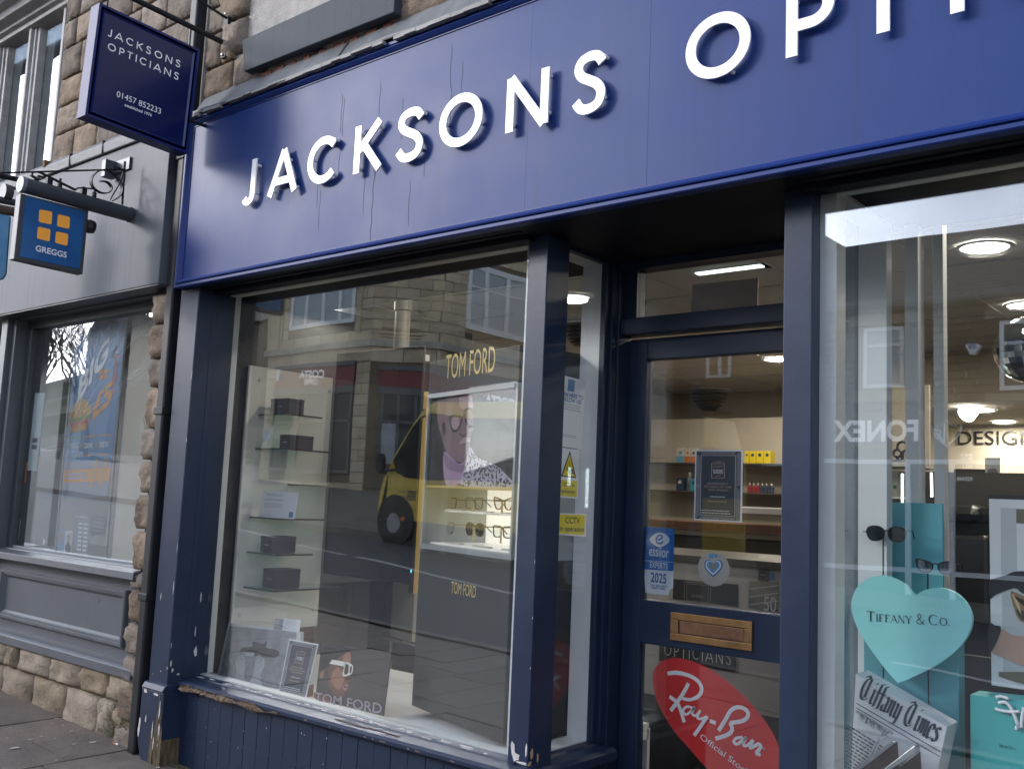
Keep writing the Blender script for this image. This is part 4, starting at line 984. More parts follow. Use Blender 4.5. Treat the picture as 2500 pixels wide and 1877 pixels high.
# ------------------------------------------------------------------ churchyard end of the street: trees, church, hill, cars
hill = MB(); vs = []
nx_ = 40
for j, (y, h) in enumerate(((-44, 3.5), (-75, 9), (-110, 19), (-135, 22))):
    for i in range(nx_ + 1):
        x = -190 + 240 * i / nx_
        vs.append((x, y, 2 + h * (1 - .004 * (x + 80)) * (1.0 if j else .4) + 1.2 * math.sin(i * .9 + j) + .8 * math.sin(i * 2.3)))
n = nx_ + 1
hill.add(vs, [(j * n + i, j * n + i + 1, (j + 1) * n + i + 1, (j + 1) * n + i) for j in range(3) for i in range(nx_)])
tag(hill.build('hill', M('hill_grass', (.10, .105, .05), .95, col2=(.065, .06, .045), vscale=.25), fix=False), kind='structure')
tag(MB().add([(-60, -15.2, 2.0), (-25, -15.2, .95), (-25, -44, 1.6), (-60, -44, 3)], [(0, 1, 2, 3)]).build('lawn', M('lawn_green', (.07, .13, .03), .95, var=.3, vscale=2, bump=.5), fix=False), kind='structure')
BARK = M('bark', (.05, .038, .03), .95, bump=1); BIRCH = M('birch_bark', (.42, .40, .37), .8, col2=(.1, .09, .08), vscale=5, stretch=(1, 1, 3))
def bare_tree(name, label, x, y, z, h, mat, spread, depth=5, seed=1, lean=0):
    t = thing(name, label, 'tree', (x, y, z), 'bare winter trees by the church'); rr = random.Random(seed); tb = MB(); cb = MB()
    def grow(p, d, ln, r_, k):
        path = [p]; q = p; dd = d.copy()
        for s_ in range(4):
            dd = (dd + Vector((rr.uniform(-.14, .14), rr.uniform(-.14, .14), rr.uniform(-.05, .1)))).normalized(); q = q + dd * ln / 4; path.append(q)
        (tb if k < 2 else cb).tube([tuple(v) for v in path], [r_ * (1 - .12 * i) for i in range(5)], 6 if k < 2 else 4, cap=False)
        if k >= depth: return
        for c_ in range(3 if k else 5):
            s0 = path[rr.choice((2, 3, 4))] if k else path[rr.choice((3, 4, 4))]
            nd = (dd + Vector((rr.uniform(-1, 1), rr.uniform(-1, 1), rr.uniform(-.25, .6))) * spread).normalized()
            grow(s0, nd, ln * rr.uniform(.55, .8), r_ * .56, k + 1)
    grow(Vector((x, y, z)), Vector((lean, 0, 1)).normalized(), h * .33, h * .018, 0)
    tb.build('trunk', mat, t, smooth=True, fix=False); cb.build('crown', mat, t, smooth=True, fix=False); return t
bare_tree('bare_tree', 'tall dark leafless tree with spreading branches, mirrored in the bakery window', -45.5535, -18, 1.2, 13, BARK, .8, 6, 3)
bare_tree('birch_tree', 'slender white barked birch tree without leaves, mirrored in the bakery window', -41.3703, -17, 1.3, 9, BIRCH, .6, 5, 9)
bare_tree('bare_tree', 'dark leafless tree nearest the church tower, mirrored in the bakery window', -48.8184, -22, 1.5, 11, BARK, .8, 6, 5)
CH = M('church_stone', (.10, .085, .065), .95, var=.35, vscale=1.5, bump=.8, bscale=6)
ch = thing('church', 'dark stone church with pointed gable, mirrored in the bakery window', 'church', (-45, -34, 2))
cx0 = -64.4813; cxl = -67.8891; zr2 = 12.4246; zg = 13.1322
bx('nave', CH, ch, cx0, cx0 + 16, -44, -32, 1.5, zr2 - 1.2)
MB().prism([(-45, zr2 - 1.2), (-31.6, zr2 - 1.2), (-38, zr2 + 1.5)], lambda a, c, d: (d, a, c), cx0 - .3, cx0 + 16).build('roof', M('church_slate', (.05, .048, .045), .9, var=.3), ch)
MB().prism([(cxl, 1.5), (cx0 + .6, 1.5), (cx0 + .6, zr2 - .5), ((cxl + cx0 + .6) / 2, zg + .4), (cxl, zr2 - .5)], lambda a, c, d=0: (a, -31 - d, c), 0, 6).build('gable_porch', CH, ch)
aw = [(-61.7768,4.3603),(-60.7837,4.3543),(-60.827,5.2818),(-61.3545,5.8154),(-61.6389,5.5282)]
MB().prism(aw, lambda a, c, d=0: (a, -31.9 - d, c), 0, .2).build('arched_window', DARKG, ch)
for k, p in enumerate([(-115.2565,21.8732),(-114.3932,21.6894),(-113.5194,21.396),(-112.6905,21.3269),(-111.8148,20.9276)]):
    t = thing('conifer', ('leftmost', 'second', 'middle', 'fourth', 'rightmost')[k] + ' of five small dark conifers on the hill skyline mirrored in the bakery window', 'tree', (p[0], -60, p[1] - 2), 'conifers on the skyline'); b = MB()
    for j in range(5): b.lathe([(1.1 - j * .2, 0), (.15, 1.2)], (p[0], -60, p[1] - 2 + j * .6), 'z', 9)
    b.build('crown', M('conifer_green', (.02, .03, .015), .95, bump=1), t)
    MB().tube([(p[0], -60, p[1] - 8), (p[0], -60, p[1] - 1.8)], .15, 6).build('trunk', BARK, t)
HEDGE = M('hedge_green', (.02, .045, .015), .95, var=.5, vscale=8, bump=2, bscale=10)
b = MB(); hx = -41.9194
for k in range(2600):
    u = rnd.uniform(-1, 1); v = rnd.uniform(0, 1); a = rnd.uniform(0, 6.28); p = (hx + u * 3.2 + .4 * math.sin(a), -19 + rnd.uniform(-.7, .7), 1.3 + v * 1.1 * (1 - .3 * abs(u)))
    b.add([(p[0] - .12, p[1], p[2]), (p[0] + .12, p[1] + rnd.uniform(-.1, .1), p[2] + .03), (p[0] + rnd.uniform(-.1, .1), p[1], p[2] + .16)], [(0, 1, 2)])
hg = tag(b.build('hedge', HEDGE, None, fix=False), 'clipped dark green hedge on the church lawn, mirrored in the bakery window', 'hedge')
def car(px, W, mat, label):
    p = px; t = thing('parked_car', label, 'car', (p, -W, 1.35), 'cars parked by the church')
    s_ = [(-2.1, .3), (-2.1, .75), (-1.5, .9), (-.9, 1.42), (.9, 1.45), (1.7, .95), (2.1, .85), (2.15, .3)]
    f = lambda a, c, d=0: (p + a, -W - d, 1.3 + c)
    MB().prism(s_, f, 0, 1.75).build('body', mat, t, bevel=.08)
    MB().prism([(-1.35, .93), (-.85, 1.34), (.8, 1.37), (1.4, .95)], f, -.01, .02).build('side_window', BG, t)
    for a in (-1.35, 1.35): MB().lathe([(.33, 0), (.33, .2)], f(a, .32, -.02), 'y', 18).build('wheel', BLK, t)
SILV = M('car_silver', (.5, .5, .52), .25, metal=.4)
car(-56.5535, 23, SILV, 'silver hatchback parked by the churchyard, left of the other car')
car(-56.7379, 24, M('car_white', (.65, .66, .67), .3), 'white estate car parked by the churchyard behind the birch')
# ------------------------------------------------------------------ inside the shop
CREAM = M('cream_wall', (.50, .45, .37), .8, var=.04); CEIL = M('ceiling_tile_white', (.62, .61, .58), .85, var=.06, bump=.2, bscale=120)
GRID = M('ceiling_grid', (.30, .30, .29), .6); CARPET = M('dark_carpet', (.045, .04, .037), .95, var=.3, bump=.6)
PLAT = M('white_platform', (.78, .79, .80), .4); BROWN = M('brown_wood', (.10, .045, .03), .5, var=.25, vscale=8, stretch=(4, 4, .6))
PANELW = M('off_white_panel', (.66, .65, .60), .4); GREEN_GL = GLASS('shelf_glass', .06, (.75, .86, .82)); GEDGE = M('glass_edge', (.03, .06, .055), .15)
BOXB = M('brown_box', (.035, .022, .026), .55, var=.1); PAPER = M('paper', (.80, .81, .84), .7); CHROME = M('chrome', (.75, .75, .76), .12, metal=1)
BLACK = M('black_plastic', (.012, .012, .013), .35); SCREEN = M('dark_screen', (.018, .017, .016), .12, spec=.6)
GOLD = M('gold_print', (.62, .48, .20), .35, metal=.3); CHAR = M('charcoal_board', (.022, .022, .023), .45, var=.15, vscale=20, stretch=(10, 10, .4))
tag(MB().box(-4.9, 2.4, .5, 5.9, -.05, .05).build('shop_floor', CARPET), kind='structure')
wl = tag(MB().box(-4.9, 2.4, 5.85, 5.95, 0, 2.6).box(-5.0, -4.9, .6, 5.95, 0, 2.6).box(2.4, 2.5, .0, 5.95, 0, 2.6).box(-4.9, -4.40, .06, .14, .3, 2.6).box(-4.40, -4.36, .06, .9, .3, 2.6).box(-4.9, -4.36, .9, .94, 0, 2.6).build('interior_wall', CREAM), kind='structure')
ce = tag(MB().box(-4.9, 2.4, .02, 5.9, 2.545, 2.6).build('ceiling', GRID), kind='structure')
tm = MB().box(-.5, .5, -.5, .5, -.5, .5).mesh('ceiling_tile'); tm.materials.append(CEIL)
for i in range(12):
    for j in range(10):
        o = bpy.data.objects.new('ceiling_tile', tm); C.objects.link(o); o.location = (-4.62 + i * .6, .36 + j * .6, 2.525 + rnd.uniform(-.002, .002)); o.scale = (.575, .575, .04); o.parent = ce
for i in range(12): bx('ceiling_rail', CEIL, ce, -4.93 + i * .6, -4.905 + i * .6, .06, 5.9, 2.5, 2.512)
bkh = tag(MB().box(-2.6, 2.4, 4.2, 5.84, 2.16, 2.5).build('bulkhead', CREAM), kind='structure')
LAMP = M('lamp_glow', (1, .96, .9), .5, emit=7)
lamp_n = 0
def downlight(x, y, z, r, label, watt=2.2, tilt=None):
    t = thing('downlight', label, 'ceiling light', (x, y, z), 'round ceiling downlights')
    MB().lathe([(r * 1.22, .0), (r * 1.22, -.004), (r * 1.02, -.006), (r, .0), (r, .02)], (x, y, z), 'z', 28, cap=False).build('rim', WHITE, t, smooth=True)
    MB().lathe([(.0005, -.002), (r, -.002), (r, .004)], (x, y, z), 'z', 28).build('diffuser', LAMP, t)
    ld = bpy.data.lights.new('downlight_lamp', 'AREA'); ld.shape = 'DISK'; ld.size = r * 1.8; ld.energy = watt; ld.color = (1, .9, .74)
    lo = bpy.data.objects.new('downlight_lamp', ld); C.objects.link(lo); lo.location = (x, y, z - .02); lo.parent = t; lo.matrix_parent_inverse = wm(t).inverted()
    return t
downlight(-4.172, .811, 2.50, .045, 'left downlight over the display window, above the shelf unit')
downlight(-3.064, .806, 2.50, .045, 'downlight over the display window right of the ceiling pole')
downlight(-.77, .807, 2.50, .035, 'small downlight nearest the glass at the top of the right window')
downlight(-1.03, 1.583, 2.50, .09, 'large bright round downlight in the right window', 3.6)
downlight(-1.141, 2.834, 2.50, .09, 'large downlight cut by the right edge, above the mirror ball', 3.6)
downlight(-3.057, 4.061, 2.50, .09, 'downlight seen at the top right of the door glass', 4.4)
downlight(*(-1.8256,4.6865,2.155), .08, 'flat downlight beside the tilted spot above the design wall', 3.2)
downlight(*(-1.8937,5.5829,2.155), .08, 'lowest flat downlight over the design wall', 3.2)
downlight(-3.6, 3.2, 2.50, .09, 'downlight hidden above the back shelves', 4.0)
downlight(.4, 2.2, 2.5, .09, 'downlight deep in the right half of the shop', 3.6)
sp0 = (-1.8621,4.4188,2.1)
st = thing('spotlight', 'tilted round spotlight with glowing face above the design wall', 'spotlight', sp0)
MB().lathe([(.0005, 0), (.055, 0), (.06, .01), (.05, .07), (.02, .08)], (0, 0, 0), 'y', 20).build('head', LAMP, st).parent = st
for c_ in st.children: c_.rotation_euler = (R(35), 0, R(-30))
MB().tube([(sp0[0], sp0[1] + .05, sp0[2]), (sp0[0] + .02, sp0[1] + .05, 2.16)], .01).build('arm', BLACK, st)
def ribbed(x, y, label, s_=1):
    t = thing('ribbed_spotlight', label, 'spotlight', (x, y, 2.5), 'ribbed ceiling spots')
    b = MB()
    for k in range(7):
        u = k / 7; b.lathe([(.11 * s_ * math.cos(u * 1.35), -.13 * s_ * math.sin(u * 1.35)), (.11 * s_ * math.cos(u * 1.35) * .93, -.13 * s_ * math.sin(u * 1.35) - .008)], (x, y, 2.5), 'z', 20)
    b.build('ribbed_housing', BLACK, t); MB().lathe([(.125 * s_, .0), (.12 * s_, -.01)], (x, y, 2.5), 'z', 24).build('rim', WHITE, t)
ribbed(-3.526, 2.262, 'dark ribbed spot under the ceiling seen through the side pane', 1.1)
ribbed(-4.412, 5.55, 'dark ribbed spot under the ceiling seen through the door glass', 1.6)

# ---- left display
tag(MB().box(-4.36, -2.165, .055, .95, .46, .522).build('window_platform', PLAT), kind='structure')
tag(MB().box(-4.36, -2.165, .94, .96, .05, .50).build('platform_front', PLAT), kind='structure')
XP = -4.06
SH = [((-4.06,0.3038,1.7601),-3.8348,0.5193),((-4.06,0.3021,1.5925),-3.8207,0.5658),((-4.06,0.5134,1.4256),-3.8503,0.5925),((-4.06,0.2974,1.2594),-3.826,0.5774),((-4.06,0.2951,1.0907),-3.8299,0.5081),((-4.06,0.2934,0.9233),-3.8289,0.7143)]
yb = 0.7631; zb_ = 0.7061
su = thing('shelf_unit', 'tall off white panel with six glass shelves and brown side in the left display window', 'shelf unit', (XP, .25, .56))
bx('back_panel', PANELW, su, XP - .012, XP, .25, yb, zb_, 2.0); bx('white_edge', M('white_edge', (.85, .84, .80), .4), su, XP - .013, XP + .001, .235, .25, zb_ - .02, 2.0)
bx('brown_side', BROWN, su, -4.2222, XP - .013, .24, .3, 0.7043, 1.995)
bx('plinth', BROWN, su, XP - .1, XP - .02, .4, yb, .556, zb_)
for (pxy, x1, y1) in SH:
    sh = bx('glass_shelf', GREEN_GL, su, XP + .001, x1, pxy[1], max(y1, pxy[1] + .22), pxy[2] - .004, pxy[2] + .004)
    bx('shelf_edge', GEDGE, sh, XP + .001, x1, pxy[1] - .0015, pxy[1] - .0003, pxy[2] - .004, pxy[2] + .004)
    bx('shelf_edge', M('shelf_edge_red', (.05, .02, .02), .2), sh, x1 + .0003, x1 + .0015, pxy[1], max(y1, pxy[1] + .22), pxy[2] - .004, pxy[2] + .004)
b = MB()
for p in [(-4.06,0.2968,1.9341),(-4.06,0.743,1.9273),(-4.06,0.28,0.7878),(-4.06,0.7279,0.7902)]: b.lathe([(.008, 0), (.008, .006), (.004, .01)], (XP, p[1], p[2]), 'x', 10)
tag(b.build('panel_screw', PIN, su), kind='stuff')
def lbox(i, zm, TL, TR, BL, BR, S, label): pass
BX = [(-4.0059,-3.8577,0.3345,1.7641,1.8415,0.4254),(-3.9745,-3.8922,0.3813,1.5965,1.6685,0.5252),(-4.5578,-4.9725,0.9428,1.4296,1.5176,1.5167),(-3.9716,-3.8783,0.309,1.0947,1.175,0.4475),(-3.9685,-3.8656,0.3339,0.9273,1.0193,0.4772)]
bl = ['brown spectacle box on the top glass shelf', 'brown spectacle box on the second glass shelf from the top', 'brown spectacle box on the third glass shelf', 'brown spectacle box on the second shelf from the bottom', 'brown spectacle box on the bottom glass shelf']
for (x0, x1, y0, z0, z1, y1), l_ in zip(BX, bl):
    x0, x1, y0, z0, z1, y1 = [float(v) for v in (x0, x1, y0, z0, z1, y1)]
    if y1 < y0 + .05: y1 = y0 + .09
    t = thing('spectacle_box', l_, 'box', ((x0 + x1) / 2, y0, z0), 'brown boxes on the glass shelves')
    MB().box(x0, x1, y0, y1, z0 + .001, z1 - .018).build('base', BOXB, t, bevel=.002); MB().box(x0 - .001, x1 + .001, y0 - .001, y1 + .001, z1 - .0175, z1).build('lid', BOXB, t, bevel=.002)
    b = MB(); text(b, 'TOM FORD', XZ(y0 - .0016), (x0 + x1) / 2 - .018, (x0 + x1) / 2 + .018, (z0 + z1) / 2 - .004, .0055); b.build('box_print', PAPER, t, fix=False)
# certificate leaning on shelf four
cz = SH[3][0][2] + .004; cy = SH[3][0][1] + .03
def card(name, label, cat, quad, y, mat, group=None, th=.003, lean=0):
    """rectangular card from four traced corners (x,z) standing in plane y; returns thing and map"""
    t = thing(name, label, cat, (sum(p[0] for p in quad) / 4, y, min(p[1] for p in quad)), group)
    MB().prism(quad, XZ(y), 0, th).build('sheet', mat, t)
    p0, p1, p2, p3 = [Vector(p) for p in quad]      # TL, TR, BR, BL
    def f(a, c, d=0):                                # a,c in 0..1 from bottom left
        q = (p3 * (1 - a) + p2 * a) * (1 - c) + (p0 * (1 - a) + p1 * a) * c
        return (q.x, y - .0006 + d, q.y)
    return t, f
def lines(b, f, rows, a0, a1, h, m=0, rag=.25, seed=0, words=True):
    rr = random.Random(seed)
    for c in rows:
        e = a1 - rr.uniform(0, rag) * (a1 - a0); a = a0
        while a < e:
            w_ = rr.uniform(.03, .08) if words else e - a
            fbox2 = [f(a, c), f(min(a + w_, e), c), f(min(a + w_, e), c + h), f(a, c + h)]
            b.poly(fbox2, m); a += w_ + .012
INK = M('ink', (.04, .045, .06), .7); BLUEINK = M('blue_ink', (.05, .16, .42), .6); GREYINK = M('grey_ink', (.32, .33, .36), .7)
t, f = card('certificate', 'white certificate leaning on the fourth glass shelf', 'certificate', [(-4.0038,1.3891),(-3.734,1.387),(-3.7504,1.2641),(-4.0244,1.2623)], cy, PAPER)
b = MB(); lines(b, f, [.88, .83], .1, .6, .015, seed=1); lines(b, f, [.54, .49, .44, .39], .1, .72, .014, seed=2); lines(b, f, [.10, .06], .06, .35, .012, seed=3)
text(b, 'Jacksons Opticians', f, .1, .62, .66, .06, m=1); b.poly([f(.84, .05), f(.95, .05), f(.95, .26), f(.84, .26)], 1)
b.build('print', [GREYINK, BLUEINK], t, fix=False)

# dark screen hung from the ceiling on a pole
YT = .78
tv = thing('hanging_screen', 'large dark portrait screen hung from the ceiling by a grey pole', 'screen', (-3.74, YT, .96))
q = [(-4.0741,2.1326),(-3.4056,2.1323),(-3.4027,0.992),(-4.0515,0.9685)]
tvx0, tvx1 = (q[0][0] + q[3][0]) / 2, (q[1][0] + q[2][0]) / 2
bx('screen', SCREEN, tv, tvx0 + .008, tvx1 - .008, YT - .001, YT + .01, .985, 2.125); bx('casing', BLACK, tv, tvx0, tvx1, YT + .0, YT + .016, .972, 2.137, bevel=.004)
px_ = -3.6316
b = MB(); b.lathe([(.125, 2.5), (.125, 2.485), (.06, 2.475), (.048, 2.45), (.048, 2.34), (.040, 2.335), (.040, 2.0)], (px_, .84, 0), 'z', 24); b.build('pole', M('grey_pole', (.16, .15, .135), .5), tv)
bx('hinge', PIN, tv, tvx1, tvx1 + .012, YT, YT + .03, 2.06, 2.09); bx('indicator', M('cyan_led', (.1, .5, .7), .4, emit=1), tv, tvx1 - .006, tvx1 - .002, YT - .003, YT - .001, 1.03, 1.045)

# eyewear display stand with backlit case, turned a little
ts = thing('eyewear_stand', 'tall charcoal eyewear stand with portrait poster and lit glass case', 'display stand', (-2.56, .2, .556))

o3 = Vector((-2.886, .304, 0)); u3 = Vector((.623, -.186, 0)).normalized(); TWd = .65
ft = FR(o3, u3, (0, 0, 1))                                   # a along the front, d goes into the shop (u x z = (-.286*-1..))
def D(pts): return pts
TSP = dict(o=(-2.886, .304, 0), u=(.623, -.186, 0))
hd = [(0.0009,1.9589),(0.6509,1.9589),(0.0597,0.5063),(0.7018,0.5302)]
cs = [(0.0163,1.8226),(0.6628,1.829),(0.0536,1.4345),(0.6711,1.4404),(0.0522,1.4466),(0.6611,1.4456)]
cb = [(0.0663,1.2045),(0.6914,1.208),(0.0596,1.2086),(0.6864,1.2115)]
tx = [(0.1442,1.8747),(0.5172,1.8773),(0.143,1.9197)]
tx2 = [(0.2748,1.0317),(0.4571,1.0394),(0.2729,1.0513)]
wa = (hd[1][0] + hd[3][0]) / 2
sgn = 1 if Vector(ft(0, 0, 1)).y > ft(0, 0, 0)[1] else -1
def fd(a, c, d=0): return ft(a, c, d * sgn)
z_case0 = cb[0][1]; z_case1 = cs[0][1]
b = MB(); fbox(b, fd, 0, wa, .557, z_case0 - .02, 0, .38); b.build('base', CHAR, ts, bevel=.003)
b = MB(); fbox(b, fd, .0, wa, z_case1 + .0, hd[0][1], 0, .34); b.build('header', CHAR, ts, bevel=.003)
b = MB(); fbox(b, fd, 0, .012, z_case0, z_case1, .0, .34); fbox(b, fd, wa - .012, wa, z_case0, z_case1, .0, .34); fbox(b, fd, 0, wa, z_case0 - .019, z_case0, .0, .34); b.build('case_frame', M('case_grey', (.35, .37, .37), .3), ts)
pz0 = cs[4][1]
b = MB(); fbox(b, fd, .012, wa - .012, z_case0 + .002, pz0 - .01, .31, .33); b.build('lit_back', M('case_light', (1, .95, .86), .6, emit=.22), ts)
b = MB(); fbox(b, fd, .012, wa - .012, pz0 - .012, pz0 - .004, -.002, .33); b.build('gold_trim', GOLD, ts)
zsm = 1.341
b = MB(); fbox(b, fd, .013, wa - .013, zsm - .004, zsm + .004, .10, .30); fbox(b, fd, .013, wa - .013, z_case0 + .001, z_case0 + .007, .04, .30); b.build('case_shelf', M('case_shelf_white', (.85, .84, .80), .35, emit=.06), ts)
b = MB(); fbox(b, fd, .0, wa, z_case0 - .03, z_case1 + .004, -.006, -.002); b.build('case_glass', GLASS('case_glass', .03), ts)
b = MB(); fbox(b, fd, .012, wa - .012, z_case1 - .02, z_case1 - .002, -.008, .02); b.build('case_rail', M('rail_grey', (.5, .5, .5), .4), ts)
b = MB()
text(b, 'TOM FORD', lambda a, c, d=0: fd(a, c, -.003), tx[0][0], tx[1][0], tx[0][1], .098, off=0)
text(b, 'TOM FORD', lambda a, c, d=0: fd(a, c, -.003), tx2[0][0], tx2[1][0], tx2[0][1], .043, off=0)
b.build('gold_lettering', GOLD, ts, fix=False)
# portrait poster in the case
SK1 = M('print_skin_dark', (.10, .062, .075), .5); SK2 = M('print_skin_mid', (.20, .125, .145), .5); SK3 = M('print_skin_light', (.36, .25, .28), .5); SKS = M('print_skin_shadow', (.035, .022, .03), .5)
LIL = M('print_lilac', (.36, .24, .36), .5); LIL2 = M('print_lilac_fold', (.24, .15, .25), .5); PBK = M('print_black', (.012, .011, .014), .5); JKT = M('print_jacket', (.42, .38, .46), .5); PGREY = M('print_backdrop', (.014, .012, .016), .5)
b = MB(); fbox(b, fd, .013, wa - .013, pz0, z_case1 - .004, .012, .02); b.build('poster_backdrop', PGREY, ts)
b = MB()
def tr(pts, m, k, sm=True): b.poly([fd(a, c, .011 - .0004 * k) for a, c in (spline(pts, 4, True) if sm else pts)], m)
tr([(0.1428,1.579),(0.2598,1.5304),(0.3212,1.5415),(0.2786,1.455),(0.1684,1.4479)], 4, 1)
tr([(0.0997,1.8172),(0.3189,1.8028),(0.3506,1.763),(0.3568,1.725),(0.3689,1.6841),(0.3505,1.6445),(0.3443,1.6217),(0.3442,1.5929),(0.3391,1.5586),(0.3048,1.5359),(0.2413,1.5422),(0.1609,1.5787),(0.1115,1.646),(0.074,1.7082),(0.0657,1.7855)], 1, 2)
tr([(0.2506,1.8013),(0.3191,1.8013),(0.3494,1.763),(0.3418,1.7373),(0.3024,1.7394),(0.2489,1.7599)], 2, 3)
tr([(0.1948,1.715),(0.2413,1.7188),(0.2506,1.683),(0.2232,1.6663),(0.1888,1.6854)], 2, 3)
tr([(0.2846,1.7168),(0.3176,1.6978),(0.3158,1.6572),(0.2883,1.6494),(0.2668,1.6647)], 1, 4)
tr([(0.2535,1.6535),(0.2945,1.6434),(0.3163,1.6514),(0.3174,1.6398),(0.2782,1.6351)], 3, 5)
tr([(0.2581,1.6064),(0.2956,1.6317),(0.3351,1.6306),(0.3422,1.6145),(0.2979,1.6084)], 2, 5)
tr([(0.25,1.6007),(0.2979,1.6084),(0.3398,1.6103),(0.3274,1.5933),(0.289,1.5824)], 1, 6)
tr([(0.2582,1.6049),(0.2977,1.6098),(0.3423,1.6131),(0.2982,1.6055)], 3, 7)
tr([(0.1132,1.6884),(0.1364,1.6995),(0.1468,1.6569),(0.1326,1.6484)], 0, 4)
tr([(0.2776,1.5826),(0.333,1.5932),(0.331,1.5558),(0.2981,1.5475)], 1, 4)
tr([(0.1498,1.5699),(0.2118,1.5454),(0.2889,1.5244),(0.3212,1.5415),(0.2915,1.4984),(0.2279,1.5013),(0.1674,1.5161)], 5, 5)
tr([(0.347,1.5929),(0.3911,1.5607),(0.4677,1.5402),(0.552,1.5176),(0.6041,1.4905),(0.6539,1.4455),(0.3024,1.4437),(0.3132,1.507)], 6, 6)
jk = [(0.347,1.5929),(0.3911,1.5607),(0.4677,1.5402),(0.552,1.5176),(0.6041,1.4905),(0.6539,1.4455),(0.3024,1.4437),(0.3132,1.507)]
def inside(p, poly):
    c = False; n = len(poly)
    for i in range(n):
        (x1, y1), (x2, y2) = poly[i], poly[(i + 1) % n]
        if (y1 > p[1]) != (y2 > p[1]) and p[0] < (x2 - x1) * (p[1] - y1) / (y2 - y1) + x1: c = not c
    return c
ja = [p[0] for p in jk]; jz = [p[1] for p in jk]
for k in range(520):
    p = (rnd.uniform(min(ja), max(ja)), rnd.uniform(min(jz), max(jz)))
    if inside(p, jk):
        s_ = rnd.uniform(.0025, .006); a_ = rnd.uniform(.6, 2.4); tr([(p[0] + s_ * rnd.uniform(.5, 1.6) * math.cos(a_ + j * 1.257), p[1] + s_ * rnd.uniform(.5, 1.5) * math.sin(a_ + j * 1.257)) for j in range(5)], 7, 7, False)
for pts, cl in (([(0.1822,1.7216),(0.2471,1.7186),(0.2737,1.7114),(0.2573,1.6739),(0.2179,1.6605),(0.1921,1.6823)], True), ([(0.2912,1.737),(0.3471,1.74),(0.3689,1.6841),(0.3422,1.6736),(0.3128,1.6893)], True), ([(0.2737,1.7114),(0.2932,1.7164)], False)):
    b.ribbon(spline(pts, 4, cl), .009, lambda a, c, d=0: fd(a, c, .0075), 0, m=7, closed=cl)
b.build('poster_portrait', [SKS, SK2, SK3, SK1, LIL, LIL2, JKT, PBK], ts, fix=False)

# spectacles: rims, lenses, temples
def glasses(name, label, group, f, c, w_, rimm, lensm, shape='square', temple=.09, fold=0, tcol=None):
    """f(a,z,d): plane map, c centre, w_ full width"""
    t = thing(name, label, 'glasses', f(c[0], c[1], 0), group); s_ = w_ / .136
    for sg_ in (-1, 1):
        cx = c[0] + sg_ * .0355 * s_
        if shape == 'square': o_ = [(-.027, .017), (0, .0205), (.027, .019), (.0285, .0), (.022, -.019), (0, -.0225), (-.022, -.018), (-.028, 0)]
        elif shape == 'cat': o_ = [(-.026, .008), (-.01, .018), (.018, .023), (.032, .022), (.026, -.004), (.012, -.02), (-.008, -.021), (-.022, -.012)]
        else: o_ = [(-.027, .012), (-.012, .024), (.012, .025), (.03, .016), (.031, -.006), (.016, -.024), (-.012, -.023), (-.026, -.01)]
        pts = spline([(cx + x * s_ * sg_, c[1] + z * s_) for x, z in o_], 4, True)
        b = MB(); b.ribbon(pts, .0042 * s_, f, 0, .004 * s_, closed=True); b.build('rim', rimm, t)
        MB().prism(pts, f, .0015 * s_, .0022 * s_).build('lens', lensm, t)
        b = MB(); ex = c[0] + sg_ * .066 * s_
        b.tube([f(ex - sg_ * .006 * s_, c[1] + .014 * s_, .002), f(ex, c[1] + .014 * s_, .006), f(ex - sg_ * .004 * s_, c[1] + .013 * s_, temple * s_), f(ex - sg_ * .008 * s_, c[1] - .014 * s_, temple * s_ * 1.35)], .0024 * s_, 6); b.build('temple', tcol or rimm, t)
    b = MB(); b.tube([f(c[0] - .009 * s_, c[1] + .009 * s_, .002), f(c[0], c[1] + .012 * s_, .001), f(c[0] + .009 * s_, c[1] + .009 * s_, .002)], .0028 * s_, 6); b.build('bridge', rimm, t)
    return t
LENS = GLASS('clear_lens', .06); LTINT = GLASS('olive_lens', .08, (.45, .40, .30)); LDARK = GLASS('dark_lens', .12, (.12, .2, .24)); LGREY = GLASS('grey_gradient_lens', .14, (.45, .45, .5))
OLIVE = M('olive_acetate', (.045, .038, .012), .25, coat=.5, col2=(.10, .085, .03), vscale=60); BLKA = M('black_acetate', (.01, .01, .011), .2, coat=.5); CORAL = M('coral_acetate', (.33, .10, .06), .25, coat=.5); GREYA = M('grey_acetate', (.22, .24, .22), .25); TORT = M('tortoise_acetate', (.16, .06, .015), .25, col2=(.03, .015, .008), vscale=50)
for px, lab, m_, lm, sh_ in ([(0.2144,1.3747),(0.4076,1.3799),(0.6103,1.3827),(0.2006,1.2795),(0.4219,1.2817),(0.611,1.283)] and zip([(-0.0165,1.3745),(0.1899,1.3785),(0.4064,1.3815),(-0.031,1.2714),(0.2052,1.2737),(0.4072,1.2751)],
    ['olive frame first on the upper shelf of the lit case', 'heavy olive frame in the middle of the upper shelf of the lit case', 'coral red frame last on the upper shelf of the lit case', 'thin grey frame first on the lower shelf of the lit case', 'olive sunglasses in the middle of the lower shelf of the lit case', 'olive frame last on the lower shelf of the lit case'],
    [OLIVE, OLIVE, CORAL, GREYA, OLIVE, OLIVE], [LENS, LENS, LENS, LENS, LTINT, LENS], ['square', 'square', 'cat', 'square', 'round', 'square'])):
    fg = FR((-2.846, .43, 0), u3, (0, 0, 1)); fgs = lambda a, c, d=0: fg(a, c, d * sgn)
    t = glasses('eyeglasses', lab, 'glasses in the lit case', fgs, px, .135, m_, lm, sh_)
    MB().tube([fgs(px[0], px[1] - .045, -.004), fgs(px[0], px[1] + .01, -.004)], .004, 6).build('stand_peg', GOLD, t)
b = MB()
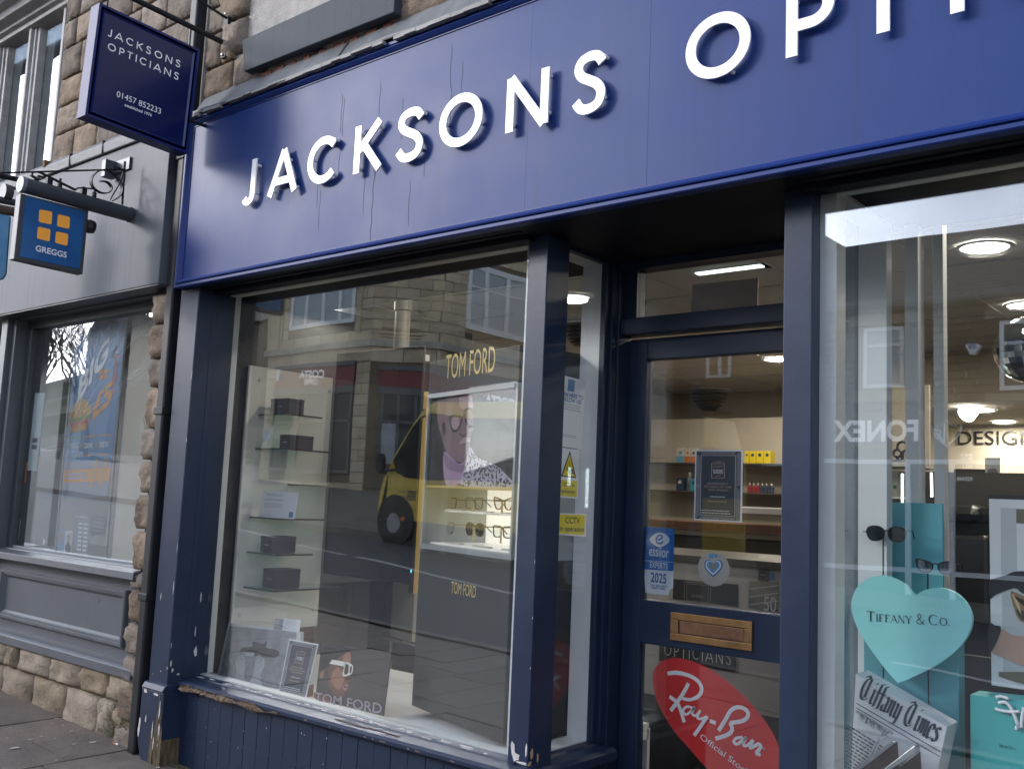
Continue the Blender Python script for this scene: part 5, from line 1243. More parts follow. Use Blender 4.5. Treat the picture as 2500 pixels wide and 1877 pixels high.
for z in (zsm + .004, z_case0 + .007):
    for k in range(3): fbox(b, fd, .10 + k * .21, .22 + k * .21, z + .001, z + .006, .06, .08)
tag(b.build('price_strip', M('price_grey', (.5, .47, .4), .5), ts), kind='stuff')

# golden column of frames between the screen and the stand
yc = 1.15
gcq = [(-3.7587,1.5293),(-3.6973,1.5302),(-3.6849,0.923),(-3.7563,0.9166)]; gct = [(-3.764,1.8593),(-3.7094,1.858)]
gc = thing('frame_rack', 'narrow golden lit wall rack holding a column of spectacle frames', 'display rack', (gcq[0][0], yc, gcq[2][1]))
bx('back_board', M('golden_board', (.60, .40, .14), .5, emit=.08), gc, min(gcq[0][0], gcq[3][0]), gcq[1][0] + .09, yc, yc + .02, gcq[2][1] - .04, gct[0][1] + .1)
bx('upright', BLACK, gc, min(gcq[0][0], gcq[3][0]) - .012, min(gcq[0][0], gcq[3][0]) - .001, yc - .02, yc + .03, gcq[2][1] - .04, gct[0][1] + .1)
zz = [1.8367,1.7929,1.7434,1.6901,1.6408,1.5897,1.5406,1.4896,1.4427,1.3911,1.3405,1.2899,1.2414,1.1913,1.1449,1.091,1.0392,0.9912,0.9416]
xc0 = -3.6996
ords = 'topmost second third fourth fifth sixth seventh eighth ninth tenth eleventh twelfth thirteenth fourteenth fifteenth sixteenth seventeenth eighteenth lowest'.split()
fcol = FR((0, 1.1, 0), (.80, -.6, 0), (0, 0, 1)); 
gp = None
for i, z in enumerate(zz):
    lab = f'black spectacle frame, {ords[i]} in the column on the golden rack'
    if gp is None:
        fr0 = FR((xc0, 1.1, 0), (.8, -.6, 0), (0, 0, 1)); s0 = 1 if Vector(fr0(0, 0, 1)).y > 1.1 else -1
        gp = glasses('spectacles', lab, 'frames on the golden rack', lambda a, c, d=0: fr0(a, c, d * s0), (0, z), .12, BLKA, LENS, 'round'); g0 = Vector(gp.location)
    else: dup(gp, g0 + Vector((0, 0, z - zz[0])), lab)

# things leaning in the window: framed photograph, label, award, portrait card
PH1 = M('print_grey', (.20, .20, .21), .6, col2=(.42, .42, .43), vscale=30); PH2 = M('print_sky_grey', (.34, .34, .36), .6, var=.35, vscale=14); PHD = M('print_dark_grey', (.05, .05, .052), .6, var=.5, vscale=70); PHL = M('print_pale', (.55, .56, .58), .6, var=.15, vscale=50)
yf = .20
frm = thing('framed_photograph', 'white framed black and white photograph of two bare feet leaning in the window', 'framed picture', (-3.75, yf, .557))
q = [(-4.0285,0.7634),(-3.4888,0.7823),(-3.4893,0.5322),(-4.0892,0.5014)]; qi = [(-4.0103,0.7506),(-3.5164,0.7791),(-3.5175,0.5354),(-4.0648,0.509)]
MB().prism(q, XZ(yf), 0, .02).build('frame', WHITE, frm, bevel=.002)
MB().prism(qi, XZ(yf), -.003, -.001).build('photo', PH2, frm)
b = MB()
def ta(pts, m, k, sm=True, f=None): b.poly([(f or XZ(yf - .004 - k * .0005))(a, c) for a, c in (spline(pts, 4, True) if sm else pts)], m)
ta([(-4.0377,0.6315),(-3.903,0.657),(-3.722,0.6723),(-3.5927,0.6736),(-3.5421,0.6726),(-3.5208,0.5368),(-3.7301,0.5186),(-4.0613,0.5103)], 0, 1, False)
ta([(-3.868,0.6535),(-3.8972,0.6658),(-3.8233,0.6791),(-3.8195,0.7035),(-3.7519,0.7),(-3.7141,0.7165),(-3.7174,0.6886),(-3.6585,0.6883),(-3.6187,0.6779),(-3.6545,0.6538),(-3.7848,0.6404),(-3.8525,0.6395)], 1, 2)
ta([(-3.9035,0.661),(-3.8162,0.6761),(-3.8004,0.6582),(-3.9157,0.6473)], 1, 2, False)
ta([(-3.8641,0.6499),(-3.8,0.6543),(-3.8047,0.6378),(-3.8655,0.6337)], 2, 3, False)
ta([(-3.9395,0.5876),(-3.9322,0.6128),(-3.8995,0.6293),(-3.8708,0.621),(-3.8625,0.5822),(-3.8687,0.5494),(-3.8565,0.5075),(-3.9441,0.5145),(-3.927,0.5451)], 2, 4)
ta([(-3.7933,0.5997),(-3.7848,0.6404),(-3.7589,0.6478),(-3.7244,0.6367),(-3.7179,0.6101),(-3.737,0.5762),(-3.7449,0.5594),(-3.7326,0.5123),(-3.8193,0.5091),(-3.8013,0.5552)], 2, 4)
for pts in [[(-3.9285,0.6113),(-3.9233,0.5979)],[(-3.9158,0.6211),(-3.9101,0.6037)],[(-3.9026,0.6268),(-3.897,0.6095)],[(-3.8888,0.6267),(-3.8829,0.6074)],[(-3.7782,0.6413),(-3.7796,0.6253)],[(-3.7667,0.646),(-3.7667,0.629)],[(-3.7534,0.6466),(-3.7533,0.6289)],[(-3.7416,0.6422),(-3.7398,0.6268)]]: b.ribbon(pts, .003, XZ(yf - .0066), 0, m=1)
b.build('photo_print', [PH1, PHD, PHL], frm, fix=False)
t, f = card('photo_label', 'small printed label card standing on the corner of the framed photograph', 'label', [(-3.6711,0.8249),(-3.4884,0.8351),(-3.4951,0.7835),(-3.6794,0.7725)], yf - .004, PAPER)
b = MB(); b.poly([f(0.02, .03), f(.36, .03), f(.36, .97), f(.02, .97)], 1)
for k, s_ in enumerate(('DARK', 'PEAK', 'PHOTO')): text(b, s_, lambda a, c, d=0: f(a, c, -.0006), .04, .2 if k < 2 else .24, .72 - .2 * k, .15, m=0, off=.022)
lines(b, f, [.85, .72, .62, .52, .2], .42, .95, .03, 2, seed=5)
b.build('print', [PAPER, GREYINK, GREYINK], t, fix=False)
AWD = M('award_slate', (.045, .055, .075), .45); AWG = M('award_rose_gold', (.50, .36, .30), .45)
def award(label, quad, y, side):
    t, f = card('award_poster', label, 'poster', quad, y, PAPER, 'award posters'); b = MB()
    z = lambda k: (lambda a, c, d=0: f(a, c, -.0005 * k))
    P4 = lambda a0, a1, c0, c1, k, m: b.poly([z(k)(a0, c0), z(k)(a1, c0), z(k)(a1, c1), z(k)(a0, c1)], m)
    P4(.03, .97, .02, .98, 1, 0)
    for k in range(46):                                     # chevron border
        u = k / 46
        for a0, a1 in ((.035, .115), (.885, .965)):
            c = .03 + u * .92; dr = 1 if (u < .5) == (a0 < .5) else -1
            b.poly([z(2)(a0, c), z(2)(a1, c + .035 * dr if 0 < c + .035 * dr < .97 else c), z(2)(a1, c + .035 * dr + .006 if 0 < c + .035 * dr < .97 else c + .006), z(2)(a0, c + .006)], 1)
        if k < 30:
            v = .12 + k / 30 * .74
            for c0, c1 in ((.025, .06), (.94, .975)): b.poly([z(2)(v, c0), z(2)(v + .008, c0), z(2)(v + .035, c1), z(2)(v + .027, c1)], 1)
    for k_, (a0, a1, c0, c1) in enumerate(((.13, .87, .075, .925),)):
        for s_ in ((a0, a0 + .012, c0, c1), (a1 - .012, a1, c0, c1), (a0, a1, c0, c0 + .007), (a0, a1, c1 - .007, c1)): P4(*s_, 3, 1)
    for s_ in ((.36, .375, .60, .81), (.625, .64, .60, .81), (.36, .64, .60, .607), (.36, .64, .803, .81)): P4(*s_, 3, 2)
    for k in range(5): b.poly([z(3)(.40 + k * .05, .82), z(3)(.42 + k * .05, .82), z(3)(.41 + k * .05 + (k - 2) * .006, .86 - abs(k - 2) * .012)], 2)
    zt3 = lambda a, c, d=0: f(a, c, -.0018)
    text(b, 'GLOSSOP', zt3, .40, .60, .755, .022, m=2); text(b, 'BUSINESS', zt3, .40, .60, .70, .022, m=3, off=.022); text(b, 'AWARDS', zt3, .40, .60, .665, .026, m=3, off=.022)
    P4(.44, .56, .625, .632, 3, 2)
    text(b, 'INDEPENDENT', zt3, .28, .72, .51, .028, m=2); text(b, 'RETAILER OF THE', zt3, .22, .78, .465, .028, m=2); text(b, 'YEAR AWARD', zt3, .28, .72, .42, .028, m=2)
    lines(b, zt3, [.335], .34, .66, .01, 3, .02, 4); lines(b, zt3, [.27], .3, .7, .009, 2, .02, 5); lines(b, zt3, [.14, .105], .16, .8, .01, 3, .1, 6)
    b.build('print', [AWD, M('award_line', (.55, .53, .56), .5), AWG, PAPER], t, fix=False)
    return t
award('small award poster with slate border leaning beside the framed photograph', [(-3.5066,0.7552),(-3.3099,0.757),(-3.3708,0.5228),(-3.5555,0.5198)], .155, 0)
award('larger slate award poster with white rim taped inside the door glass', [(-1.7418,1.6049),(-1.5574,1.6051),(-1.5568,1.3552),(-1.7418,1.3557)], DF + .025, 0)
yk = .17
cd = thing('portrait_card', 'dark square card with a woman in white sunglasses standing on the window platform', 'card', (-3.1, yk, .557))
q = [(-3.309,0.7577),(-2.8787,0.7797),(-2.9047,0.5302),(-3.3251,0.5282)]
MB().prism(q, XZ(yk), 0, .004).build('sheet', M('card_taupe', (.062, .052, .047), .3), cd)
b = MB(); SKA = M('print_brown', (.17, .075, .045), .45); SKB = M('print_brown_light', (.33, .16, .10), .45); SKC = M('print_brown_dark', (.05, .022, .016), .45); LIP = M('print_lip', (.33, .17, .16), .4); GLW = M('print_white', (.78, .76, .70), .4); HAIR = M('print_hair', (.02, .018, .018), .3)
kf = lambda k: XZ(yk - .0005 - .0005 * k)
ta([(-3.301,0.7477),(-3.2052,0.767),(-3.1262,0.759),(-3.1468,0.7421),(-3.1993,0.7063),(-3.2371,0.6867),(-3.2803,0.6589),(-3.3082,0.6476)], 3, 0, f=kf(1))
ta([(-3.1225,0.7488),(-3.1152,0.7176),(-3.1126,0.6611),(-3.1045,0.6445),(-3.1197,0.6316),(-3.1235,0.6133),(-3.1198,0.6033),(-3.1377,0.5881),(-3.1416,0.5715),(-3.1738,0.5593),(-3.2146,0.5744),(-3.2455,0.5986),(-3.2434,0.6351),(-3.2523,0.6664),(-3.1997,0.7099),(-3.1574,0.7371)], 0, 0, f=kf(2))
ta([(-3.1965,0.6778),(-3.149,0.6487),(-3.1521,0.6233),(-3.1713,0.5918),(-3.2056,0.5974),(-3.2315,0.6296)], 1, 0, f=kf(3))
ta([(-3.1571,0.7335),(-3.1222,0.7453),(-3.1161,0.7104),(-3.1602,0.708)], 1, 0, f=kf(3))
ta([(-3.1432,0.646),(-3.1078,0.6511),(-3.1054,0.6426),(-3.1364,0.6327)], 2, 0, f=kf(4))
ta([(-3.1588,0.6062),(-3.135,0.6187),(-3.1193,0.6157),(-3.1227,0.6046),(-3.1351,0.5903),(-3.1554,0.5996)], 4, 0, f=kf(4))
ta([(-3.1586,0.6045),(-3.1342,0.6099),(-3.1203,0.6085),(-3.1392,0.6039)], 2, 0, f=kf(5))
ta([(-3.2989,0.6417),(-3.28,0.6553),(-3.2778,0.6337),(-3.2881,0.6213),(-3.3028,0.6228)], 1, 0, f=kf(3))
ta([(-3.2275,0.7043),(-3.1434,0.7067),(-3.1416,0.6873),(-3.2456,0.6855)], 5, 0, False, kf(6))
ta([(-3.1434,0.7067),(-3.0986,0.6985),(-3.0987,0.6702),(-3.1166,0.6569),(-3.1379,0.6485),(-3.1575,0.651),(-3.152,0.6804)], 5, 0, f=kf(6))
ta([(-3.1397,0.6965),(-3.123,0.6952),(-3.1254,0.6628),(-3.1442,0.6565),(-3.1483,0.6702)], 2, 0, f=kf(7))
ta([(-3.1118,0.6932),(-3.1023,0.6909),(-3.1057,0.6692),(-3.1147,0.6661)], 2, 0, f=kf(7))
ta([(-3.3281,0.5569),(-3.2409,0.5524),(-3.2436,0.5231),(-3.3222,0.5286)], 0, 0, f=kf(1))
tq = [(-3.3243,0.5199),(-2.9121,0.5381),(-3.3282,0.5576)]
text(b, 'TOM FORD', kf(8), tq[0][0], tq[1][0], tq[0][1], tq[2][1] - tq[0][1], m=6, off=.012, slope=(tq[1][1] - tq[0][1]) / (tq[1][0] - tq[0][0]))
b.build('card_print', [SKA, SKB, SKC, HAIR, LIP, GLW, M('print_mauve', (.33, .29, .33), .4)], cd, fix=False)

# behind the display: cabinet with handle, chrome chair
yq = 1.7
cab = thing('white_cabinet', 'pale cabinet door with chrome handle behind the display window', 'cabinet', (-4.2, yq, .05))
q = [(-4.9936,0.865),(-4.6489,0.865),(-4.6514,0.6094),(-4.9984,0.5483)]
bx('carcass', PANELW, cab, q[0][0] - .05, q[1][0] + .35, yq, yq + .4, .05, q[0][1] + .25); bx('door_panel', M('cabinet_grey', (.40, .39, .36), .5), cab, q[0][0] + .15, q[1][0], yq - .02, yq, q[2][1], q[0][1])
MB().tube([(q[0][0] + .12, yq - .05, q[2][1] + .1), (q[0][0] + .12, yq - .05, q[0][1] - .05)], .01).build('handle', CHROME, cab)
bx('dark_upright', BLACK, cab, q[1][0] + .02, q[1][0] + .16, yq - .06, yq - .001, .06, q[0][1])
chs = thing('chair', 'black chair with chrome tube frame behind the window platform', 'chair', (-3.2, 1.25, .05))
p = [(-4.0094,0.6209),(-3.7314,0.6079),(-3.9543,0.3049),(-3.8971,0.3749)]
b = MB(); b.tube([(p[0][0], 1.2, p[0][1]), (p[1][0], 1.2, p[1][1]), (p[1][0] + .1, 1.25, p[1][1] - .05)], .013, 8); b.tube([(p[2][0], 1.0, p[2][1] - .3), (p[2][0], 1.0, p[2][1]), (p[3][0], 1.0, p[3][1]), (p[3][0] + .1, 1.0, p[3][1] + .03), (p[3][0] + .3, 1.0, p[3][1] + .02)], .013, 8)
for x_ in (p[0][0] + .02, p[0][0] + .5): b.tube([(x_, 1.25, p[0][1] - .02), (x_, 1.25, .06)], .012, 8)
b.build('tube_frame', CHROME, chs, smooth=True)
bx('backrest', BLACK, chs, p[0][0] + .03, p[0][0] + .5, 1.23, 1.26, p[0][1] - .34, p[0][1] - .02, bevel=.01); bx('seat', BLACK, chs, p[0][0] + .0, p[0][0] + .52, .98, 1.24, p[3][1] - .05, p[3][1] - .0, bevel=.015)
jar = thing('rose_gold_stand', 'small textured rose gold block behind the award poster', 'ornament', (-3.4081,0.2,0.5113))
q = [(-3.42,0.5671),(-3.3995,0.5721),(-3.402,0.5104),(-3.4227,0.5071)]
MB().prism(q, XZ(.19), 0, .03).build('block', M('rose_gold', (.35, .2, .15), .4, metal=.5, bump=1, bscale=120), jar)
# ------------------------------------------------------------------ right display window
rwin = sub('front_window', shop, (-.1, 0, .55))
bx('pane', PANE, rwin, -1.088, 2.1, .006, .011, Z0 - .01, Z1 + .01)
bx('bead', NAVY, rwin, -1.093, -1.084, -.035, .004, .55, 2.3, bevel=.002)
bx('lining', WHITE, rwin, -1.088, 2.1, .014, .05, Z1 - .0005, Z1 + .05)
bx('lining', WHITE, rwin, -1.088, 2.1, .014, .05, Z0 - .03, Z0 + .004)
bx('bead', SOFF, rwin, -1.086, 2.1, -.02, .004, Z1, 2.31)
chips(rwin, 'paint_chip', XZ(-.0385), [(-1.0895 + rnd.uniform(-.001, .001), rnd.uniform(.75, 2.0), .0018, rnd.uniform(.004, .03)) for _ in range(30)], PRIMER)
chips(rwin, 'paint_chip', XZ(-.0205), [(-1.02 + k * .055 + rnd.uniform(-.02, .02), 2.297 + rnd.uniform(-.002, .002), rnd.uniform(.008, .03), .0025) for k in range(20)], PRIMER)
tag(MB().box(-.99, 2.2, .055, .9, .44, .5).build('window_platform', M('dark_platform', (.03, .03, .032), .5)), kind='structure')
bx('inner_jamb', M('inner_jamb_white', (.62, .64, .65), .35), rwin, -.985, -.945, .46, .52, .3, 2.45); bx('inner_jamb', MATS['inner_jamb_white'], rwin, -.93, -.90, .56, .60, .3, 2.45)
TURQ = M('turquoise_panel', (.10, .34, .40), .5); TURQL = M('turquoise_heart', (.30, .72, .72), .5); TINK = M('teal_ink', (.012, .05, .06), .5); NEWS = M('newsprint_white', (.74, .76, .78), .6); NINK = M('news_ink', (.03, .04, .06), .6); SILVER = M('silver_frame', (.42, .45, .47), .3, metal=.5)
q = [(-1.1494,1.442),(-0.8759,1.4383)] + [(-0.8773,1.2011),(-1.1498,1.1768)]
pn = thing('backdrop_panel', 'tall blue turquoise backdrop panel behind the sunglasses in the right window', 'panel', (q[0][0] + .1, .45, .5))
bx('board', TURQ, pn, q[0][0], q[1][0], .45, .462, 1.02, q[0][1])
q2 = [(-1.0751,1.0359),(-0.8101,1.0398)]
pl_ = thing('turquoise_plinth', 'lower turquoise display plinth standing under the heart board', 'plinth', (q2[0][0] + .1, .36, .5))
bx('plinth_board', TURQ, pl_, q2[0][0], q2[1][0], .36, .42, .50, 1.12, bevel=.002)
# heart
hp = [(-0.9103,1.1802),(-0.9353,1.2077),(-0.9614,1.22),(-0.9906,1.2278),(-1.0144,1.2259),(-1.0414,1.2162),(-1.0717,1.1897),(-1.0885,1.1523),(-1.0884,1.1164),(-1.0715,1.0707),(-1.0383,1.0217),(-1.0027,0.9783),(-0.9736,0.9479),(-0.9572,0.9323),(-0.9306,0.9456),(-0.8883,0.9715),(-0.8468,0.9997),(-0.8058,1.0358),(-0.7761,1.0742),(-0.7611,1.1091),(-0.7595,1.1397),(-0.7724,1.1717),(-0.7963,1.1946),(-0.826,1.2059),(-0.8535,1.2057),(-0.8814,1.198)]
cxh = sum(p[0] for p in hp) / len(hp)
hb = thing('heart_board', 'big pale turquoise heart shaped board with serif jeweller lettering in the right window', 'sign', (cxh, .30, .6))
MB().prism(spline(hp, 3, True) if False else hp[:1] + spline(hp[1:13], 3) + spline(hp[13:], 3), XZ(.30), 0, .018).build('heart', TURQL, hb)
# serif capitals: thick uprights, hairline bars, small serifs
SER = {'T': ([('v', .35, 0, 1), ('h', 0, .7, .97), ('t', .0, .97), ('t', .7, .97)], .7), 'I': ([('v', .12, 0, 1)], .24), 'F': ([('v', .1, 0, 1), ('h', .1, .55, .97), ('h', .1, .42, .52), ('t', .55, .97)], .6),
 'A': ([('d', 0.02, 0, .34, 1, .5), ('d', .34, 1, .7, 0, 1.2), ('h', .14, .52, .34)], .72), 'N': ([('d', .08, 0, .08, 1, .5), ('d', .08, 1, .72, 0, 1.2), ('d', .72, 0, .72, 1, .5)], .82), 'Y': ([('d', .0, 1, .32, .45, 1.1), ('d', .64, 1, .32, .45, .5), ('v', .32, 0, .48)], .66),
 'C': ([('c', .42, .5, .40, .47, 48, 312)], .8), 'O': ([('c', .42, .5, .40, .47, 0, 360)], .86), '.': ([('o', .07, .06)], .2)}
def serif_word(b, f, word, a0, a1, base, cap, d=0, m=0, slope=0):
    sizes = [1 if (i == 0 or (i and word[i - 1] == ' ')) else .74 for i in range(len(word))]
    wd = [(.35 if c == ' ' else (.95 if c == '&' else SER[c][1] + .16)) * s for c, s in zip(word, sizes)]
    sc = (a1 - a0) / sum(wd); x = a0
    for ch, s, w_ in zip(word, sizes, wd):
        h = cap * s; k = sc * s; bs = base + (x - a0) * slope
        P = lambda u, v: (x + u * k, bs + v * h)
        T = cap * .13 * s; t_ = cap * .045
        if ch == '&':
            b.ribbon([P(*p) for p in spline([(.75, .45), (.60, .12), (.36, .0), (.12, .12), (.16, .36), (.42, .58), (.48, .84), (.34, 1.0), (.2, .84), (.30, .58), (.55, .2), (.78, .0)], 4)], cap * .075, f, d, m=m)
        elif ch != ' ':
            for st in SER[ch][0]:
                if st[0] == 'v':
                    b.ribbon([P(st[1], st[2]), P(st[1], st[3])], T * 1.25, f, d, m=m); b.ribbon([P(st[1] - .12, .018), P(st[1] + .12, .018)], t_, f, d, m=m)
                    if st[3] == 1: b.ribbon([P(st[1] - .12, .982), P(st[1] + .12, .982)], t_, f, d, m=m)
                elif st[0] == 'h': b.ribbon([P(st[1], st[3]), P(st[2], st[3])], t_ * 1.2, f, d, m=m)
                elif st[0] == 't': b.ribbon([P(st[1], st[2] + .03), P(st[1], st[2] - .16)], t_, f, d, m=m)
                elif st[0] == 'd':
                    b.ribbon([P(st[1], st[2]), P(st[3], st[4])], T * .85 * st[5], f, d, m=m)
                    for u, v in ((st[1], st[2]), (st[3], st[4])):
                        if v in (0, 1) and not (ch == 'A' and v == 1): b.ribbon([P(u - .11, v * .964 + .018), P(u + .11, v * .964 + .018)], t_, f, d, m=m)
                elif st[0] == 'c':
                    n_ = 30; pts = []; ws = []
                    for i in range(n_ + 1):
                        a = R(st[5] + (st[6] - st[5]) * i / n_); pts.append(P(st[1] + st[3] * math.cos(a), st[2] + st[4] * math.sin(a))); ws.append(t_ + (T - t_) * abs(math.cos(a)) ** 1.3)
                    b.ribbon(pts, ws, f, d, m=m)
                elif st[0] == 'o': b.poly([f(x + st[1] * k + cap * .06 * math.cos(i * .785), bs + st[2] * h + cap * .06 * math.sin(i * .785), d) for i in range(8)], m)
        x += w_ * sc
tq = [(-1.0432,1.0953),(-0.8107,1.1069),(-1.0432,1.1236)]
b = MB(); serif_word(b, XZ(.2985), 'TIFFANY & CO.', tq[0][0], tq[1][0], tq[0][1], tq[2][1] - tq[0][1], slope=(tq[1][1] - tq[0][1]) / (tq[1][0] - tq[0][0])); b.build('serif_lettering', TINK, hb, fix=False)
# newspaper prop: a thick slab, tilted
c4 = [(-1.0393,0.9563),(-0.7975,0.8542),(-0.8453,0.6255),(-1.0554,0.627)]
npz = thing('newspaper_prop', 'tilted oversized newspaper prop with blackletter title in the right window', 'display prop', (-.8, .2, .5))
MB().prism(c4, XZ(.20), 0, .10).build('slab', NEWS, npz)
oN = Vector((c4[0][0], c4[0][1])); uN = (Vector(c4[1]) - oN).normalized(); vN = Vector((-uN.y, uN.x))
tl_ = [(-1.0375,0.8986),(-0.8273,0.817),(-1.0374,0.8772),(-0.8135,0.7888),(-1.0374,0.8647),(-0.8159,0.7765),(-1.0374,0.8446),(-0.9495,0.8116),(-1.0374,0.8572),(-0.9296,0.8298)]
def nm(p): p = Vector(p) - oN; return (p.dot(uN), p.dot(vN))
NL = [nm(p) for p in tl_]
fN = lambda a, c, d=0: (oN.x + uN.x * a + vN.x * c, .1985 + d, oN.y + uN.y * a + vN.y * c)
BLL = {'T': ([[(.10, .84), (.28, .97), (.60, .86), (.98, 1.0)], [(.60, .88), (.57, .5), (.60, .10)], [(.34, .86), (.16, .66), (.13, .34), (.30, .06), (.60, .0), (.84, .14)]], 1.0),
 'i': ([[(.08, .58), (.18, .52), (.18, .10), (.30, .0)], [(.14, .80), (.22, .88)]], .36), 'f': ([[(.42, .95), (.24, .92), (.2, .7), (.2, .1), (.15, -.05)], [(.05, .58), (.42, .58)]], .40),
 'a': ([[(.1, .52), (.28, .6), (.4, .48), (.4, .1), (.5, .02)], [(.4, .34), (.12, .24), (.1, .08), (.24, .0), (.4, .12)]], .55), 'n': ([[(.06, .58), (.16, .5), (.16, .04)], [(.16, .46), (.36, .6), (.44, .46), (.44, .1), (.54, .0)]], .60),
 'y': ([[(.06, .58), (.16, .5), (.16, .12), (.3, .02), (.46, .14)], [(.46, .58), (.46, .06), (.36, -.2), (.14, -.26)]], .60), 'm': ([[(.06, .58), (.16, .5), (.16, .04)], [(.16, .46), (.32, .6), (.4, .46), (.4, .04)], [(.4, .46), (.58, .6), (.66, .46), (.66, .1), (.76, .0)]], .82),
 'e': ([[(.12, .3), (.42, .42), (.36, .56), (.22, .6), (.1, .44), (.1, .14), (.24, .0), (.44, .12)]], .52), 's': ([[(.4, .52), (.24, .6), (.1, .46), (.36, .26), (.38, .1), (.22, .0), (.06, .1)]], .48)}
def blackletter(b, f, word, a0, a1, base, h):
    ws = [.34 if c == ' ' else BLL[c][1] for c in word]; sc = (a1 - a0) / sum(ws); x = a0
    for c, w_ in zip(word, ws):
        if c != ' ':
            for k, st in enumerate(BLL[c][0]): b.ribbon(spline([(x + u * sc, base + v * h) for u, v in st], 5), h * .115, f, -.0003 * k, nib=R(40))
        x += w_ * sc
b = MB(); blackletter(b, fN, 'Tiffany Times', NL[0][0] + .004, NL[1][0] + .005, (NL[0][1] + NL[1][1]) / 2 - .004, .072)
for i0 in (2, 4): b.ribbon([NL[i0], NL[i0 + 1]], .0022, fN, 0)
text(b, 'WEDNESDAY, FEBRUARY 21, 2018', fN, NL[8][0], NL[9][0], NL[8][1] - .006, .008); text(b, 'Mr. & Mrs. Wright', fN, NL[6][0] + .01, NL[7][0], NL[6][1] - .006, .017)
fl_ = lambda a, c: fN(a, c)
for k in range(20):
    c = NL[6][1] - .04 - k * .0095
    for a0, a1 in ((.004, .118), (.13, .245)):
        a = a0
        while a < a1: w_ = rnd.uniform(.006, .016); b.poly([fN(a, c), fN(min(a + w_, a1), c), fN(min(a + w_, a1), c + .0035), fN(a, c + .0035)]); a += w_ + .003
b.ribbon([(.124, NL[6][1] - .02), (.124, NL[6][1] - .26)], .0012, fN, 0)
b.build('news_print', NINK, npz, fix=False)
# two silver frames leaning at the bottom edge
for lab, pts in (('slim silver picture frame leaning at the very bottom of the right window, left one', [(-0.9162,0.8097),(-0.9065,0.8056),(-0.9751,0.7399),(-1.0152,0.7053),(-1.033,0.7053)]), ('thicker silver picture frame in front of the newspaper prop at the bottom edge', [(-0.8503,0.8133),(-0.848,0.7916),(-0.9145,0.7376),(-0.9582,0.6873),(-0.968,0.7018)])):
    t = thing('picture_frame', lab, 'picture frame', (pts[0][0], .12, pts[-1][1]), 'silver frames at the bottom edge')
    MB().prism(pts, XZ(.13), -.02 if 'thicker' in lab else 0, .015).build('frame_rail', SILVER, t, bevel=.002)
    MB().prism([pts[1], (pts[1][0] + .015, pts[1][1] - .25), (pts[2][0], pts[2][1] - .1), pts[3]], XZ(.142), 0, .004).build('dark_picture', M('picture_dark', (.03, .025, .022), .3), t)
# sunglasses on stalks
gf = XZ(.34)
q = [(-1.0026,1.3471),(-0.8649,1.2615),(-1.0254,1.2252),(-0.8913,1.1984)]
w1 = 0.1133; w2 = 0.1084
t = glasses('sunglasses', 'black square sunglasses on a wire stand before the turquoise panel', 'sunglasses in the right window', gf, (float(q[0][0]), q[0][1]), float(w1), BLKA, LDARK, 'round')
MB().tube([(q[0][0] - .015, .36, q[0][1]), (q[0][0] - .015, .36, .6)], .0022, 6).tube([(q[0][0] - .075, .36, q[0][1] + .003), (q[0][0] - .015, .36, q[0][1] + .002)], .0015, 5).build('wire_stand', BLACK, t)
t = glasses('sunglasses', 'black cat eye sunglasses with grey lenses above the heart notch', 'sunglasses in the right window', gf, (float(q[1][0]), q[1][1]), float(w2), BLKA, LGREY, 'cat')
MB().tube([(q[3][0], .36, q[1][1]), (q[3][0], .36, .6)], .0022, 6).build('wire_stand', BLACK, t)
# gift bag
c4 = [(-0.7542,0.9367),(-0.584,0.9437),(-0.5881,0.7167),(-0.7549,0.704)]
bg_ = thing('gift_bag', 'turquoise paper gift bag with white cord handles at the right edge', 'bag', (-.3, .26, .5))
BAGM = M('bag_turquoise', (.07, .42, .42), .45, bump=.15, bscale=12)
MB().prism(c4, XZ(.26), 0, .09).build('bag', BAGM, bg_)
b = MB()
for pts in [[[-0.6885,0.25,0.9411],[-0.6773,0.25,0.9457],[-0.6575,0.25,0.9425]],[[-0.6831,0.25,0.9279],[-0.6687,0.25,0.9326],[-0.6556,0.25,0.9242],[-0.645,0.25,0.9015],[-0.6388,0.25,0.8818],[-0.6422,0.25,0.8673]],[[-0.6911,0.25,0.9125],[-0.6778,0.25,0.91],[-0.6558,0.25,0.9102],[-0.6328,0.25,0.9152]],[[-0.6229,0.25,0.926],[-0.6277,0.25,0.8975],[-0.6291,0.25,0.8742]]]: b.tube(spline(pts, 4), .0042, 6)
b.build('cord_handle', PAPER, bg_, smooth=True)
tb_ = [(-0.6847,0.8152),(-0.6451,0.8192)]
b = MB(); serif_word(b, XZ(.2592), 'TIFFANY & CO.', tb_[0][0], tb_[1][0], tb_[0][1], .009, slope=-.02); b.build('serif_lettering', TINK, bg_, fix=False)
